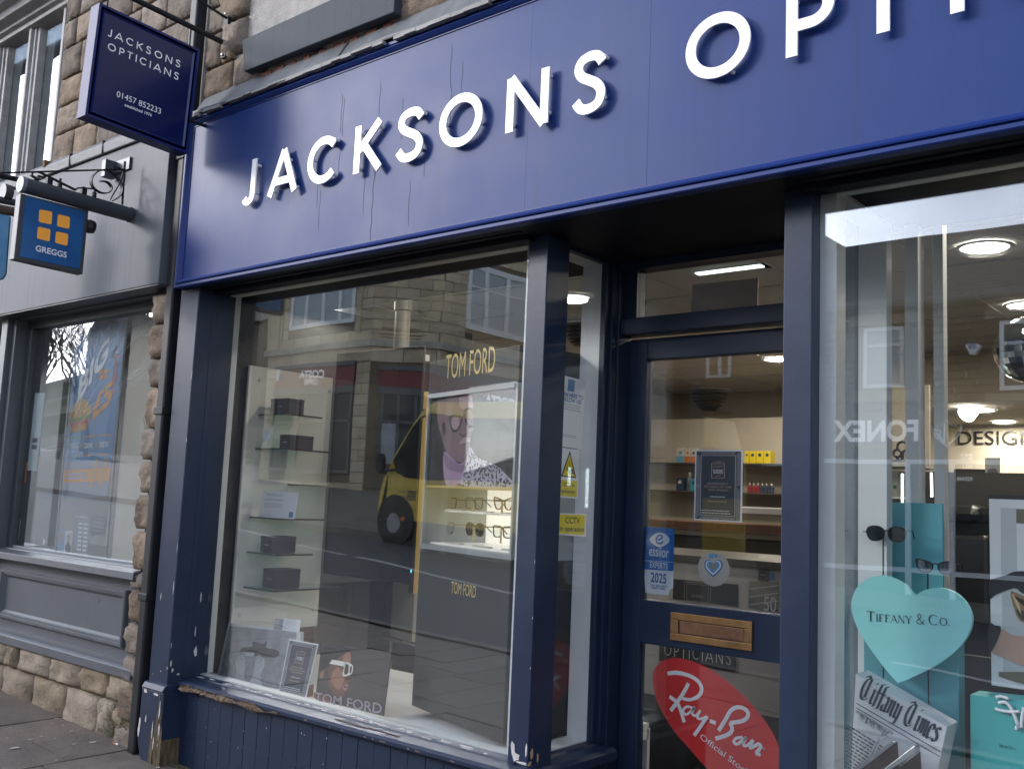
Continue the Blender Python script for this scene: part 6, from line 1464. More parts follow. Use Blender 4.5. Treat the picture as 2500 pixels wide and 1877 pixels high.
# framed poster with a sleeve, forearm and butterfly
fp_ = [(-0.7356,1.4576),(-0.5638,1.4633),(-0.5738,0.9481),(-0.7421,0.9484)]
pf = thing('fashion_poster', 'white mounted poster with black sleeved arms and a butterfly at the right edge', 'poster', (-.3, .4, .6))
x0 = fp_[0][0]; zt_p = 1.4598; zb_p = fp_[3][1]
bx('board', M('poster_white', (.72, .74, .75), .5), pf, x0, x0 + .62, .40, .412, zb_p, zt_p); bx('shadow_edge', M('poster_edge', (.03, .03, .035), .5), pf, x0 - .001, x0 + .62, .401, .414, zt_p + .0005, zt_p + .012)
b = MB(); fq = lambda k: XZ(.3985 - .0005 * k)
g_ = [(-0.7056,1.4361),(-0.666,1.4376),(-0.6658,1.3949),(-0.6687,1.2635),(-0.7082,1.249)]
b.poly([fq(0)(a, c) for a, c in ((g_[0][0], g_[0][1]), (x0 + .6, g_[0][1]), (x0 + .6, zb_p + .03), (g_[0][0], zb_p + .03))], 0)
b.poly([fq(1)(a, c) for a, c in ((g_[2][0], g_[0][1] - .002), (x0 + .6, g_[0][1] - .002), (x0 + .6, g_[2][1]), (g_[2][0], g_[2][1]))], 1)
b.poly([fq(1)(a, c) for a, c in ((g_[2][0], g_[2][1] - .001), (x0 + .6, g_[2][1] - .001), (x0 + .6, g_[3][1]), (g_[2][0], g_[3][1]))], 2)
b.poly([fq(2)(a, c) for a, c in [(-0.7157,0.987),(-0.5727,1.0073),(-0.5738,0.9481),(-0.7159,0.9745)]], 1)
ta([(-0.7379,1.2297),(-0.725,1.2394),(-0.6957,1.2503),(-0.6745,1.2619),(-0.6434,1.2658),(-0.5927,1.2615),(-0.5938,1.2007),(-0.6495,1.2038),(-0.67,1.2173),(-0.6963,1.2078),(-0.7229,1.1941),(-0.7377,1.1827)], 3, 0, f=fq(3))
ta([(-0.7394,1.113),(-0.724,1.112),(-0.7082,1.1067),(-0.7193,1.0675),(-0.7343,1.039),(-0.7409,1.0367)], 3, 0, f=fq(4))
ta([(-0.707,1.1027),(-0.6823,1.0916),(-0.6463,1.0903),(-0.5835,1.087),(-0.5853,0.9894),(-0.6527,1.0097),(-0.6989,1.0255),(-0.7335,1.0391),(-0.7193,1.0675)], 4, 0, f=fq(3))
ta([(-0.6832,1.2062),(-0.6702,1.206),(-0.6496,1.1982),(-0.6067,1.1829),(-0.6077,1.1224),(-0.6508,1.1272),(-0.6661,1.138),(-0.676,1.1648)], 5, 0, f=fq(4))
ta([(-0.6755,1.1957),(-0.6549,1.1893),(-0.6195,1.1706),(-0.6475,1.1705)], 6, 0, f=fq(5)); ta([(-0.6696,1.1599),(-0.6528,1.1589),(-0.6301,1.1419),(-0.6558,1.1335)], 6, 0, f=fq(5)); ta([(-0.6793,1.2024),(-0.6706,1.1766),(-0.6581,1.15),(-0.6628,1.1774)], 7, 0, f=fq(6))
b.build('poster_print', [M('print_pale_grey', (.50, .54, .55), .5), M('print_khaki', (.17, .15, .10), .5), MATS['poster_white'], M('print_sleeve', (.022, .022, .026), .5, var=.4), M('print_arm', (.52, .33, .25), .5), M('print_wing', (.30, .19, .10), .5), M('print_wing_dark', (.04, .028, .02), .5), M('print_wing_pale', (.60, .48, .28), .5)], pf, fix=False)
# mirror ball cut by the edge
mc = [-0.7913,1.2,2.0072]; mbz = thing('mirror_ball', 'silver mirror ball hanging near the ceiling, cut by the right edge', 'mirror ball', (float(mc[0]), 1.2, float(mc[2])))
rb = .062 * 1.9
bm = bmesh.new(); bmesh.ops.create_uvsphere(bm, u_segments=28, v_segments=18, radius=rb)
me = bpy.data.meshes.new('ball'); bm.to_mesh(me); bm.free(); me.materials.append(M('mirror_tile', (.8, .85, .85), .08, metal=1))
bo = bpy.data.objects.new('ball', me); C.objects.link(bo); bo.parent = mbz
MB().tube([(mc[0], 1.2, mc[2] + rb), (mc[0], 1.2, 2.5)], .003, 5).build('cord', BLACK, mbz)

# ---- deeper inside, seen through the right window
ds = [(-2.2998,1.99),(-1.6649,1.9968),(-2.2988,2.0962)]
dsg = thing('wall_lettering', 'large black lettering on the cream wall deep in the shop', 'sign', (ds[0][0], 5.84, ds[0][1]))
b = MB(); text(b, 'DESIGN', XZ(5.835), ds[0][0], ds[0][0] + (ds[1][0] - ds[0][0]) * .9, ds[0][1] + .01, abs(ds[2][1] - ds[0][1])); b.build('letters', BLACK, dsg, fix=False)
nb_ = thing('lifestyle_poster', 'tall backlit poster with city picture and butterfly behind the right window', 'poster', (-1.8116,2.4,1.7041))
q = [(-1.8428,1.9),(-1.7128,1.8973),(-1.7106,1.6995),(-1.8424,1.6989)]
bx('poster_board', M('poster_cream', (.62, .58, .50), .5), nb_, q[0][0], q[1][0], 2.4, 2.42, 1.8575, q[0][1]); bx('picture', M('poster_blue', (.07, .16, .26), .5, col2=(.2, .33, .42), vscale=9), nb_, q[0][0], q[1][0], 2.4, 2.42, q[2][1], 1.8565)
b = MB(); tq = [(-1.8111,1.8708),(-1.7423,1.8722)]; text(b, 'NBACH', XZ(2.398), tq[0][0], tq[1][0], tq[0][1], .03); 
rf = [(-1.8419,1.8429),(-1.755,1.8417),(-1.7575,1.7398),(-1.8418,1.7398)]; b.ribbon(rf, .008, XZ(2.397), 0, closed=True); b.poly([XZ(2.3975)(a, c) for a, c in rf], 1)
for s_ in (-1, 1): b.poly([XZ(2.397)(a, c) for a, c in ([(-1.7521,1.7957),(-1.7395,1.8312),(-1.7269,1.8108),(-1.7345,1.7905)] if s_ < 0 else [(-1.7521,1.7957),(-1.7749,1.8112),(-1.7851,1.8164),(-1.7698,1.7856)])], 2)
b.build('poster_print', [MATS['print_black'] if 'print_black' in MATS else BLACK, M('city_picture', (.35, .36, .36), .5, col2=(.1, .11, .12), vscale=40), M('butterfly_blue', (.25, .5, .7), .5)], nb_, fix=False)
for k, (c_, r_, st) in enumerate([([-1.5962,2.1,1.6958],0.0177,1.6532),([-1.5484,2.1,1.6936],0.0175,1.6537),([-1.5267,2.1,1.7242],0.0229,1.6539)]):
    t = thing('magnifier', ('short round magnifier on the left of the glass shelf', 'short round magnifier in the middle of the glass shelf', 'tallest round magnifier on the glass shelf')[k], 'magnifier', c_, 'magnifiers on stands')
    MB().tube([(c_[0] + r_ * math.cos(i * .2618), 2.1, c_[2] + r_ * math.sin(i * .2618)) for i in range(24)], .006, 6, closed=True).build('rim', BLACK, t)
    MB().tube([(c_[0], 2.1, c_[2] - r_), (c_[0], 2.1, st)], .008, 6).lathe([(.035, st), (.03, st + .008)], (c_[0], 2.1, 0), 'z', 14).build('stand', BLACK, t)
sq = [(-1.6666,1.6342),(-1.4301,1.6422),(-1.6665,1.4856),(-1.4838,1.4867)]
wsu = thing('wall_shelves', 'glass wall shelves with lit edges behind the turquoise panel', 'shelf', (sq[0][0], 2.1, sq[2][1]))
b = MB(); b.box(sq[0][0] - .3, sq[1][0], 2.0, 2.3, sq[0][1] - .006, sq[0][1] + .004); b.box(sq[2][0] - .3, sq[3][0], 2.0, 2.3, sq[2][1] - .006, sq[2][1] + .004); b.build('shelf_board', M('lit_shelf', (.5, .52, .5), .3), wsu)
bx('cabinet_back', M('cabinet_dark', (.05, .048, .042), .6), wsu, sq[0][0] - .4, sq[1][0] + 1.2, 2.45, 2.5, .05, sq[0][1] - .01); bx('cabinet_wall', CREAM, wsu, sq[0][0] - .4, -1.5064, 2.44, 2.46, sq[0][1], 2.0567)
bxl = ['white lens drops carton with green dot, left of three', 'white lens drops carton with green dot, middle of three', 'white lens drops carton with green dot, right of three']
for k, (a, c) in enumerate([[(-1.648,1.6052),(-1.6143,1.502)],[(-1.6137,1.6057),(-1.5803,1.503)],[(-1.5778,1.6063),(-1.5448,1.504)]]):
    t = thing('carton', bxl[k], 'carton', (a[0], 2.1, c[1]), 'cartons on the wall shelf'); bx('carton_body', M('carton_white', (.45, .43, .38), .6), t, a[0], c[0] - .006, 2.1, 2.18, sq[2][1] + .005, a[1])
    cx_ = (a[0] + c[0]) / 2; MB().prism(arc(cx_, (a[1] + c[1]) / 2 - .02, (c[0] - a[0]) * .28, 0, 360, 16)[:-1], XZ(2.099), 0, .0008).build('green_dot', M('carton_green', (.06, .16, .11), .5), t)
tq = [(-1.6761,1.5607),(-1.6385,1.4903)]
t = thing('carton', 'dark teal carton at the left end of the lower wall shelf', 'carton', (tq[0][0], 2.05, tq[1][1])); bx('carton_body', M('carton_teal', (.02, .10, .12), .5), t, tq[0][0], tq[1][0], 2.05, 2.12, sq[2][1] + .005, tq[0][1])
MB().box(tq[0][0] + .02, tq[1][0] - .02, 2.0495, 2.05, tq[0][1] - .09, tq[0][1] - .075).build('carton_print', PAPER, t)
for k, pts in enumerate([[[-1.5343,1.4,1.6139],[-1.5305,1.4,1.39]],[[-1.4656,1.4,1.6002],[-1.462,1.4,1.3265]],[[-1.4058,1.4,1.5888],[-1.4019,1.4,1.3298]],[[-1.3511,1.4,1.5794],[-1.3501,1.4,1.4883]],[[-1.2993,1.4,1.5683],[-1.2999,1.4,1.3746]],[[-1.1884,1.4,1.574],[-1.1875,1.4,1.4806]]]):
    t = thing('light_strip', 'thin glowing vertical cabinet light strip, number %s from the left' % ('one', 'two', 'three', 'four', 'five', 'six')[k], 'light strip', pts[1], 'glowing cabinet strips')
    t['label'] = ('leftmost thin glowing light strip in the right window', 'second thin glowing light strip from the left edge of the right window', 'glowing light strip crossing the left lens of the square sunglasses', 'short glowing light strip over the middle carton', 'broken glowing light strip right of the cartons', 'short glowing strip beside the white cabinet frame')[k]
    MB().tube(pts, .0045, 6).build('tube', M('strip_glow', (.85, 1, .95), .5, emit=2.2), t)
# photo panels down a dark pillar, small pictures
pil2 = thing('picture_pillar', 'dark pillar with a column of small product pictures deep in the shop', 'pillar', (-1.505,3.0,1.3479))
q = [(-1.5475,1.6671),(-1.3871,1.6693)]
bx('pillar_board', M('pillar_dark', (.035, .033, .03), .5), pil2, q[0][0], q[1][0], 3.0, 3.06, .05, q[0][1])
for k, pts in enumerate([[(-1.5302,1.589),(-1.4582,1.5032)],[(-1.5312,1.4821),(-1.4593,1.3976)],[(-1.5322,1.3783),(-1.4605,1.2951)],[(-1.5271,1.2766),(-1.4567,1.1915)],[(-1.5255,1.1703),(-1.4558,1.0865)]]):
    bx('small_picture', M('small_picture_%s' % 'abcde'[k], ((.30, .27, .27), (.36, .37, .39), (.4, .42, .45), (.42, .40, .40), (.22, .21, .20))[k], .5, col2=((.06, .05, .05), (.1, .11, .12), (.1, .11, .13), (.25, .12, .08), (.10, .09, .085))[k], vscale=14), pil2, pts[0][0], pts[1][0], 2.985, 2.998, pts[1][1], pts[0][1])
q = [(-1.2919,1.7041),(-1.2239,1.7045),(-1.231,1.5099),(-1.2897,1.508)]
fpn = thing('portrait_banner', 'grey portrait banner of a smiling face hanging deep in the shop', 'banner', (q[0][0], 2.6, q[2][1]))
MB().prism(q, XZ(2.6), 0, .01).build('banner', M('banner_grey', (.36, .38, .40), .6, var=.2, vscale=12), fpn)
b = MB(); ta([(-1.2789,1.6452),(-1.2426,1.6506),(-1.2317,1.6215),(-1.2432,1.6067),(-1.2747,1.6159)], 0, 0, f=XZ(2.599)); ta([(-1.2843,1.5814),(-1.2569,1.5918),(-1.2368,1.5777),(-1.2574,1.5528),(-1.28,1.5571)], 0, 0, f=XZ(2.599)); b.build('face_print', M('banner_dark', (.12, .12, .125), .6), fpn, fix=False)
bx('dark_cabinet', M('cabinet_black', (.02, .02, .02), .5), thing('low_cabinet', 'low dark cabinet behind the framed poster and the gift bag', 'cabinet', (-.4, 1.2, .05)), -.8, 1.4, 1.2, 1.7, .05, 1.0)
qd = [(-1.4028,1.4743),(-1.3322,1.4767),(-1.4039,1.331),(-1.2125,1.4268)]
mch = thing('eye_test_machine', 'black optical machine standing behind the turquoise panel', 'machine', (qd[0][0], 2.2, qd[2][1])); b = MB(); b.box(qd[0][0], qd[1][0] + .15, 2.2, 2.5, qd[2][1] - .4, qd[2][1]); b.build('base', BLACK, mch, bevel=.02)
MB().box(qd[0][0] - .02, qd[3][0], 2.2, 2.45, qd[2][1] + .05, qd[1][1] - .01).build('head', BLACK, mch, bevel=.05)
# dark low wall behind displays closes the view to the shop floor
tag(MB().box(-.99, 2.2, .96, .985, .05, .95).box(-.99, 2.2, .9, .96, .42, .46).build('display_back', M('display_back_dark', (.022, .021, .022), .5)), kind='structure')

# ------------------------------------------------------------------ things stuck on the recess side pane
xs_ = -2.0745
def pane_card(name, label, cat, quad, mat, cols, draw, group=None):
    t = thing(name, label, cat, (xs_, quad[0][0], quad[2][1]), group)
    f3 = lambda a, c, d=0: (xs_ + .0006 - d, a, c)
    MB().prism(quad, f3, 0, .0008).build('sheet', mat, t)
    p0, p1, p2, p3 = [Vector(p) for p in quad]
    def f(a, c, d=0):
        q = (p3 * (1 - a) + p2 * a) * (1 - c) + (p0 * (1 - a) + p1 * a) * c
        return (xs_ + .0009 - d, q.x, q.y)
    b = MB(); draw(b, f); b.build('print', cols, t, fix=False); return t
def d1(b, f):
    b.poly([f(.36, .80), f(.60, .80), f(.60, .97), f(.36, .97)], 0); text(b, 'SCAN HERE TO', f, .08, .94, .715, .055, m=1, off=.035); text(b, 'FOLLOW US!', f, .16, .88, .645, .055, m=1, off=.035)
    lines(b, f, [.60, .565, .53], .14, .88, .013, 2, .1, 3); lines(b, f, [.17, .145], .2, .8, .009, 2, .1, 3)
pane_card('paper_notice', 'white paper notice with blue heading taped at the top of the side pane', 'notice', [(0.1318,1.8458),(0.3005,1.8416),(0.2894,1.5913),(0.1051,1.5939)], PAPER, [M('notice_blue', (.05, .22, .45), .5), BLUEINK, GREYINK], d1)
YELS = M('sign_yellow', (.75, .62, .01), .45)
def d2(b, f):
    b.poly([f(.05, .03), f(.95, .03), f(.95, .36), f(.05, .36)], 0); b.poly([f(.12, .42), f(.88, .42), f(.5, .97)], 1); b.poly([f(.20, .445, -.0003), f(.80, .445, -.0003), f(.5, .89, -.0003)], 0)
    b.poly([f(.36, .56, -.0006), f(.68, .50, -.0006), f(.72, .585, -.0006), f(.40, .645, -.0006)], 1); b.poly([f(.66, .51, -.0006), f(.76, .49, -.0006), f(.76, .55, -.0006)], 1); b.poly([f(.495, .62, -.0006), f(.51, .62, -.0006), f(.51, .78, -.0006), f(.495, .78, -.0006)], 1)
    text(b, 'CCTV in', f, .22, .80, .235, .075, d=-.0003, m=1, off=.012); text(b, 'operation', f, .15, .85, .10, .075, d=-.0003, m=1, off=.012)
pane_card('camera_notice', 'upright yellow camera warning sticker below the paper notice', 'sticker', [(0.1576,1.5888),(0.2759,1.5869),(0.2737,1.412),(0.1523,1.4154)], PAPER, [YELS, BLACK], d2, 'camera warning stickers')
def d3(b, f):
    b.poly([f(.36, .06), f(.96, .06), f(.96, .94), f(.36, .94)], 0); b.poly([f(.02, .1), f(.31, .1), f(.17, .92)], 1); b.poly([f(.06, .14, -.0003), f(.27, .14, -.0003), f(.17, .80, -.0003)], 0)
    b.poly([f(.12, .40, -.0006), f(.17, .30, -.0006), f(.22, .50, -.0006), f(.16, .56, -.0006)], 1); b.poly([f(.17, .26, -.0006), f(.23, .24, -.0006), f(.23, .29, -.0006), f(.17, .32, -.0006)], 1)
    text(b, 'CCTV', f, .50, .84, .55, .27, d=-.0003, m=1, off=.012); text(b, 'in operation', f, .38, .94, .20, .22, d=-.0003, m=1, off=.012)
pane_card('camera_notice', 'sideways yellow and white camera warning sticker across the side pane', 'sticker', [(0.0769,1.3603),(0.3325,1.3598),(0.3339,1.2779),(0.0739,1.2876)], PAPER, [YELS, BLACK], d3, 'camera warning stickers')

# ------------------------------------------------------------------ door stickers (inside face of the door glass)
YD = .5235
ESB = M('sticker_blue', (.012, .13, .42), .4); ESL = M('sticker_pale', (.62, .68, .74), .4); ESD = M('sticker_deep_blue', (.01, .09, .33), .4)
es = [(-1.9407,1.3212),(-1.8192,1.321),(-1.8199,1.1692),(-1.9434,1.1666),(-1.9415,1.2007),(-1.8191,1.2007),(-1.8195,1.1099),(-1.837,1.0832),(-1.8987,1.0809),(-1.9371,1.1029)]
t = thing('sticker', 'tall blue and white eye logo sticker with year at the left of the door glass', 'sticker', (es[3][0], YD, es[8][1]))
MB().prism([es[0], es[1], es[2], es[3]], XZ(YD), 0, .0006).build('blue_part', ESB, t)
MB().prism([es[3], es[2], es[6], (es[6][0] - .012, es[7][1] + .02), es[7], es[8], (es[9][0] + .004, es[9][1] - .02), es[9]], XZ(YD), 0, .0006).build('white_part', ESL, t)
b = MB(); fe = XZ(YD - .0006)
ta([(-1.9223,1.2754),(-1.9048,1.2944),(-1.8821,1.3028),(-1.8571,1.2988),(-1.8372,1.2787),(-1.858,1.258),(-1.8806,1.2512),(-1.9037,1.2587)], 0, 0, f=fe)
b.ribbon([(-1.8872,1.2757),(-1.8728,1.2819),(-1.8668,1.2894),(-1.8732,1.2943),(-1.8856,1.2919),(-1.8936,1.2807),(-1.8911,1.2666),(-1.8764,1.2629),(-1.8643,1.2725)], .007, XZ(YD - .0012), 0, m=1)
p = [(-1.9227,1.2181),(-1.8393,1.2197),(-1.918,1.1757),(-1.8434,1.1786),(-1.913,1.1246),(-1.8469,1.1285),(-1.915,1.1084),(-1.8457,1.1128),(-1.9093,1.1001),(-1.8515,1.1018),(-1.9232,1.236),(-1.9184,1.1881),(-1.9137,1.1447),(-1.9411,1.1989),(-1.8188,1.2008)]
text(b, 'essilor', fe, p[0][0], p[1][0], p[0][1], .036, m=0, slope=-.03, off=.012); text(b, 'EXPERTS', fe, p[2][0], p[3][0], p[2][1], .021, m=0, slope=-.03, off=.012); text(b, '2025', fe, p[4][0], p[5][0], p[4][1], .033, m=2, slope=-.02, off=.022)
text(b, 'Your eyes are in', fe, p[6][0], p[7][0], p[6][1], .010, m=2, off=.012); text(b, 'expert hands', fe, p[8][0], p[9][0], p[8][1], .010, m=2, off=.012); b.ribbon([p[13], p[14]], .0015, fe, 0, m=0)
b.build('sticker_print', [ESL, ESB, ESD], t, fix=False)
ce_ = (-1.6601,1.1903); rx = 0.0611; rz = 0.0602
t = thing('sticker', 'round silver sticker with a blue heart in the middle of the door glass', 'sticker', (ce_[0], YD, ce_[1] - rz))
MB().prism(arc(ce_[0], ce_[1], rx, 0, 360, 40, rz=rz)[:-1], XZ(YD), 0, .0006).build('disc', M('sticker_silver', (.42, .41, .38), .4, metal=.3, bump=.6, bscale=220), t)
b = MB(); H0 = [(-1.6603,1.2107),(-1.6739,1.2199),(-1.6893,1.2171),(-1.6959,1.2012),(-1.6886,1.1847),(-1.6611,1.1614),(-1.6331,1.1873),(-1.6248,1.2049),(-1.6319,1.2196),(-1.6471,1.2219)]
hc = (sum(p[0] for p in H0) / 10, sum(p[1] for p in H0) / 10)
for k, (m_, s_) in enumerate(((0, 1), (1, .86), (2, .70), (3, .48))): b.poly([XZ(YD - .0006 - .0004 * k)(hc[0] + (a - hc[0]) * s_, hc[1] + (c - hc[1]) * s_) for a, c in H0[:1] + spline(H0[1:6], 3) + spline(H0[5:], 3)[1:]], m_)
q = [(-1.6782,1.2408),(-1.6609,1.242),(-1.6606,1.2267),(-1.6779,1.2255),(-1.6505,1.2349)]
b.poly([fe(*c) for c in q[:4]], 2); b.poly([fe(a, c) for a, c in arc(q[4][0], q[4][1], .006, 0, 360, 14)[:-1]], 2)
b.build('sticker_print', [ESD, ESL, M('heart_blue', (.06, .28, .55), .4), M('heart_grey', (.2, .21, .22), .4)], t, fix=False)
# big red oval on the lower pane
RED = M('sticker_red', (.58, .035, .035), .35); RWH = M('sticker_white', (.72, .73, .76), .4)
ov = [(-1.8931,0.7686),(-1.8921,0.8056),(-1.8711,0.838),(-1.837,0.8592),(-1.7987,0.8683),(-1.7522,0.867),(-1.6899,0.8557),(-1.6289,0.8325),(-1.5691,0.7994),(-1.5106,0.757),(-1.4648,0.7137),(-1.4346,0.6786),(-1.4121,0.6361),(-1.4007,0.5887),(-1.402,0.5488),(-1.4324,0.5062),(-1.4764,0.4836),(-1.5365,0.4807),(-1.6023,0.4906),(-1.6743,0.5207),(-1.7449,0.5735),(-1.8047,0.6195),(-1.8533,0.6761),(-1.8831,0.726)]
t = thing('oval_sticker', 'big red slanted oval sticker with white script on the lower door pane', 'sticker', (-1.65, YD, .5))
ovc = [(min(a, GX1 - .001), c) for a, c in spline(ov, 3, True)]
MB().prism(ovc, XZ(YD), 0, .0006).build('oval', RED, t)
b = MB()
def stroke(pts, w_, k=0): b.ribbon(spline(pts, 5), w_, XZ(YD - .0006 - .0003 * k), 0)
stroke([(-1.8335,0.8096),(-1.7931,0.8179),(-1.7426,0.8143),(-1.7091,0.7995),(-1.6963,0.7766),(-1.708,0.7517),(-1.7406,0.7341),(-1.774,0.7341)], [.014] * 8 + [.0135] * 20 + [.011] * 8, 0)
stroke([(-1.7482,0.7884),(-1.7661,0.7551),(-1.7905,0.7189),(-1.8171,0.6839)], .0135, 1); stroke([(-1.8227,0.7319),(-1.7904,0.7153),(-1.7727,0.6824),(-1.7615,0.6539)], .0135, 2)
stroke([(-1.7317,0.7088),(-1.7524,0.7089),(-1.7667,0.6941),(-1.7559,0.6816),(-1.7355,0.6957),(-1.7215,0.7122),(-1.7312,0.6893),(-1.7167,0.6846),(-1.6987,0.7053)], .0085, 3)
stroke([(-1.7027,0.7011),(-1.7104,0.6786),(-1.694,0.6779),(-1.674,0.6883)], .009, 4); stroke([(-1.672,0.6904),(-1.6936,0.6569),(-1.7212,0.6167)], .0125, 5)
stroke([(-1.6616,0.6764),(-1.6496,0.6743),(-1.6395,0.6726)], .013, 3)
stroke([(-1.6291,0.649),(-1.6023,0.6936),(-1.5833,0.7245),(-1.5564,0.7392),(-1.5293,0.7351),(-1.5214,0.7176),(-1.5402,0.6973),(-1.5864,0.6825)], .0135, 0); stroke([(-1.5865,0.6842),(-1.5783,0.6632),(-1.5935,0.6433),(-1.6404,0.6209)], .0135, 1)
stroke([(-1.5393,0.6445),(-1.5623,0.6369),(-1.5717,0.6232),(-1.5581,0.6189),(-1.5354,0.6384),(-1.5278,0.6449),(-1.537,0.6194),(-1.5199,0.6226),(-1.5012,0.643)], .0095, 2)
stroke([(-1.5012,0.643),(-1.5122,0.6156),(-1.4823,0.633),(-1.4747,0.6243),(-1.4893,0.6031),(-1.4743,0.6009)], .0115, 3)
rr_ = (-1.4635,0.6231); b.ribbon(arc(rr_[0], rr_[1], .004, 0, 360, 14)[:-1], .001, XZ(YD - .001), 0, closed=True)
tq = [(-1.7006,0.6116),(-1.549,0.5386)]; u_ = (Vector(tq[1]) - Vector(tq[0])); L_ = u_.length; u_.normalize(); v_ = Vector((-u_.y, u_.x)); oo = Vector(tq[0])
text(b, 'Official Stockist', lambda a, c, d=0: (oo.x + u_.x * a + v_.x * c, YD - .0009, oo.y + u_.y * a + v_.y * c), 0, L_ * 1.42, 0, .020)
b.v = [(min(x, GX1 - .002), y, z) for x, y, z in b.v]
b.build('sticker_script', RWH, t, fix=False)
# blank cardboard behind the fanlight
q = [(-1.7536,2.2073),(-1.4961,2.2029),(-1.4974,2.0927),(-1.7574,2.0962)]
t = thing('cardboard_sheet', 'blank pale cardboard sheet taped behind the fanlight over the door', 'sheet', (q[0][0], .5, q[3][1])); MB().prism(q, XZ(.50), 0, .003).build('sheet', M('cardboard', (.72, .63, .57), .8, var=.08, vscale=10), t)
MB().box(q[0][0] - .004, q[0][0] + .008, .4985, .4995, (q[0][1] + q[3][1]) / 2 - .005, (q[0][1] + q[3][1]) / 2 + .005).build('tape', PAPER, t)
e4 = [[-2.2862,1.4,2.5396],[-1.8939,1.4,2.5352],[-1.8932,1.4,2.488]]
t = thing('emergency_light', 'long white emergency light on the ceiling behind the fanlight', 'light', (e4[0][0], 1.4, e4[0][2]))
bx('casing', WHITE, t, e4[0][0], e4[1][0], 1.4, 1.5, e4[0][2] - .02, 2.5, bevel=.006); bx('tube', M('tube_glow', (.8, .95, .95), .5, emit=1.2), t, e4[0][0] + .03, e4[1][0] - .03, 1.41, 1.45, e4[0][2] - .045, e4[0][2] - .021)
cc_ = [-2.2886,1.0,2.2975]; t = thing('security_camera', 'small dark security camera at the left end of the fanlight', 'camera', cc_)
b = MB(); b.tube([(cc_[0] - .10, 1.02, cc_[2] - .04), (cc_[0], 1.0, cc_[2])], .028, 12); b.build('barrel', BLACK, t); MB().lathe([(.001, 0), (.018, 0), (.02, -.004)], (cc_[0] + .005, .985, cc_[2]), 'y', 14).build('lens_cap', PIN, t); MB().tube([(cc_[0] - .09, 1.03, cc_[2] - .03), (cc_[0] - .09, 1.05, 2.5)], .008, 6).build('arm', BLACK, t)

# ------------------------------------------------------------------ behind the door: back shelves, counter
yb3 = 4.6
sh2 = [(-4.213,1.7674),(-3.2811,1.7669),(-4.2067,1.5348),(-3.2784,1.5373)]
bs = thing('back_shelves', 'glass product shelves on the cream back wall seen through the door', 'shelf', (sh2[0][0], yb3, sh2[2][1]))
for a, c in ((0, 1), (2, 3)): bx('shelf_board', M('shelf_dark_edge', (.06, .055, .05), .3), bs, sh2[a][0] - .6, sh2[c][0] + .3, yb3, yb3 + .3, min(sh2[a][1], sh2[c][1]) - .012, min(sh2[a][1], sh2[c][1]))
bx('back_wall_panel', CREAM, bs, sh2[0][0] - .9, sh2[1][0] + .6, yb3 + .31, yb3 + .34, .05, 2.16)
zA = min(sh2[0][1], sh2[1][1]); zB = min(sh2[2][1], sh2[3][1])
def pack(px0, px1, top, mat, lab, z_, band=None, lid=None, grp=None):
    a = float(px0); c = float(px1); t = thing('product_box', lab, 'box', ((a + c) / 2, yb3 + .04, z_), grp); bx('box_body', mat, t, a, c - .004, yb3 + .03, yb3 + .12, z_ + .001, top, bevel=.003)
    if band: bx('box_band', band, t, a + .001, c - .005, yb3 + .0285, yb3 + .0298, z_ + .002, z_ + (top - z_) * .45)
    MB().prism(arc((a + c) / 2, z_ + (top - z_) * .68, (c - a) * .22, 0, 360, 14)[:-1], XZ(yb3 + .0283), 0, .0012).build('box_mark', lid or PAPER, t)
BYEL = M('box_yellow', (.62, .47, .01), .45); BNAV = M('box_navy', (.02, .035, .08), .5); BORG = M('box_orange', (.45, .13, .03), .5); BBLU = M('box_sky', (.10, .28, .42), .5); BGRY = M('box_grey', (.45, .43, .40), .5); BRED = M('bottle_red', (.22, .02, .03), .3); BTEAL = M('bottle_teal', (.02, .22, .30), .35)
pk = [-4.2096,-4.1295,-4.0736,-4.021,-3.5856,-3.5445,-3.4851,-3.4222,-3.3615]; tz = [1.8902,1.886,1.8665]
pack(pk[0], pk[1], tz[0], BGRY, 'grey and blue lens box at the left of the upper back shelf', zA, BBLU, BBLU); pack(pk[1], pk[2], tz[1], BGRY, 'white and orange lens box second on the upper back shelf', zA, BORG, BORG); pack(pk[2], pk[3], tz[1], BGRY, 'orange lens box half hidden behind the award poster', zA, BORG, BNAV)
for i in range(4): pack(pk[4 + i], pk[5 + i], tz[2], BYEL, 'yellow eye care box, %s of four on the upper back shelf' % ('leftmost', 'second', 'third', 'rightmost')[i], zA, BNAV if False else None, BNAV, 'yellow boxes on the back shelf')
pk = [-4.205,-4.1374,-4.0724,-4.0171,-3.5791,-3.5425,-3.507,-3.4716,-3.4356,-3.3998,-3.3486]; tz = [1.6383,1.6889,1.6327,1.6125]
pack(pk[0], pk[1], tz[0], BNAV, 'dark box at the left of the middle back shelf', zB, None, BGRY); pack(pk[2], pk[3], tz[2], BTEAL, 'teal box on the middle back shelf beside the award poster', zB, None, BNAV)
def bottle(a, c, top, mat, lab, grp=None):
    t = thing('bottle', lab, 'bottle', ((a + c) / 2, yb3 + .08, zB), grp); r_ = (c - a) * .42; h = top - zB
    MB().lathe([(r_, .001), (r_, h * .62), (r_ * .5, h * .74), (r_ * .45, h * .8)], ((a + c) / 2, yb3 + .08, zB), 'z', 14).build('bottle_body', mat, t, smooth=False); MB().lathe([(r_ * .5, h * .8), (r_ * .5, h)], ((a + c) / 2, yb3 + .08, zB), 'z', 12).build('bottle_cap', BGRY, t)
bottle(pk[1], pk[2], tz[1], M('jar_grey', (.12, .13, .14), .3), 'tall grey jar with pale lid on the middle back shelf')
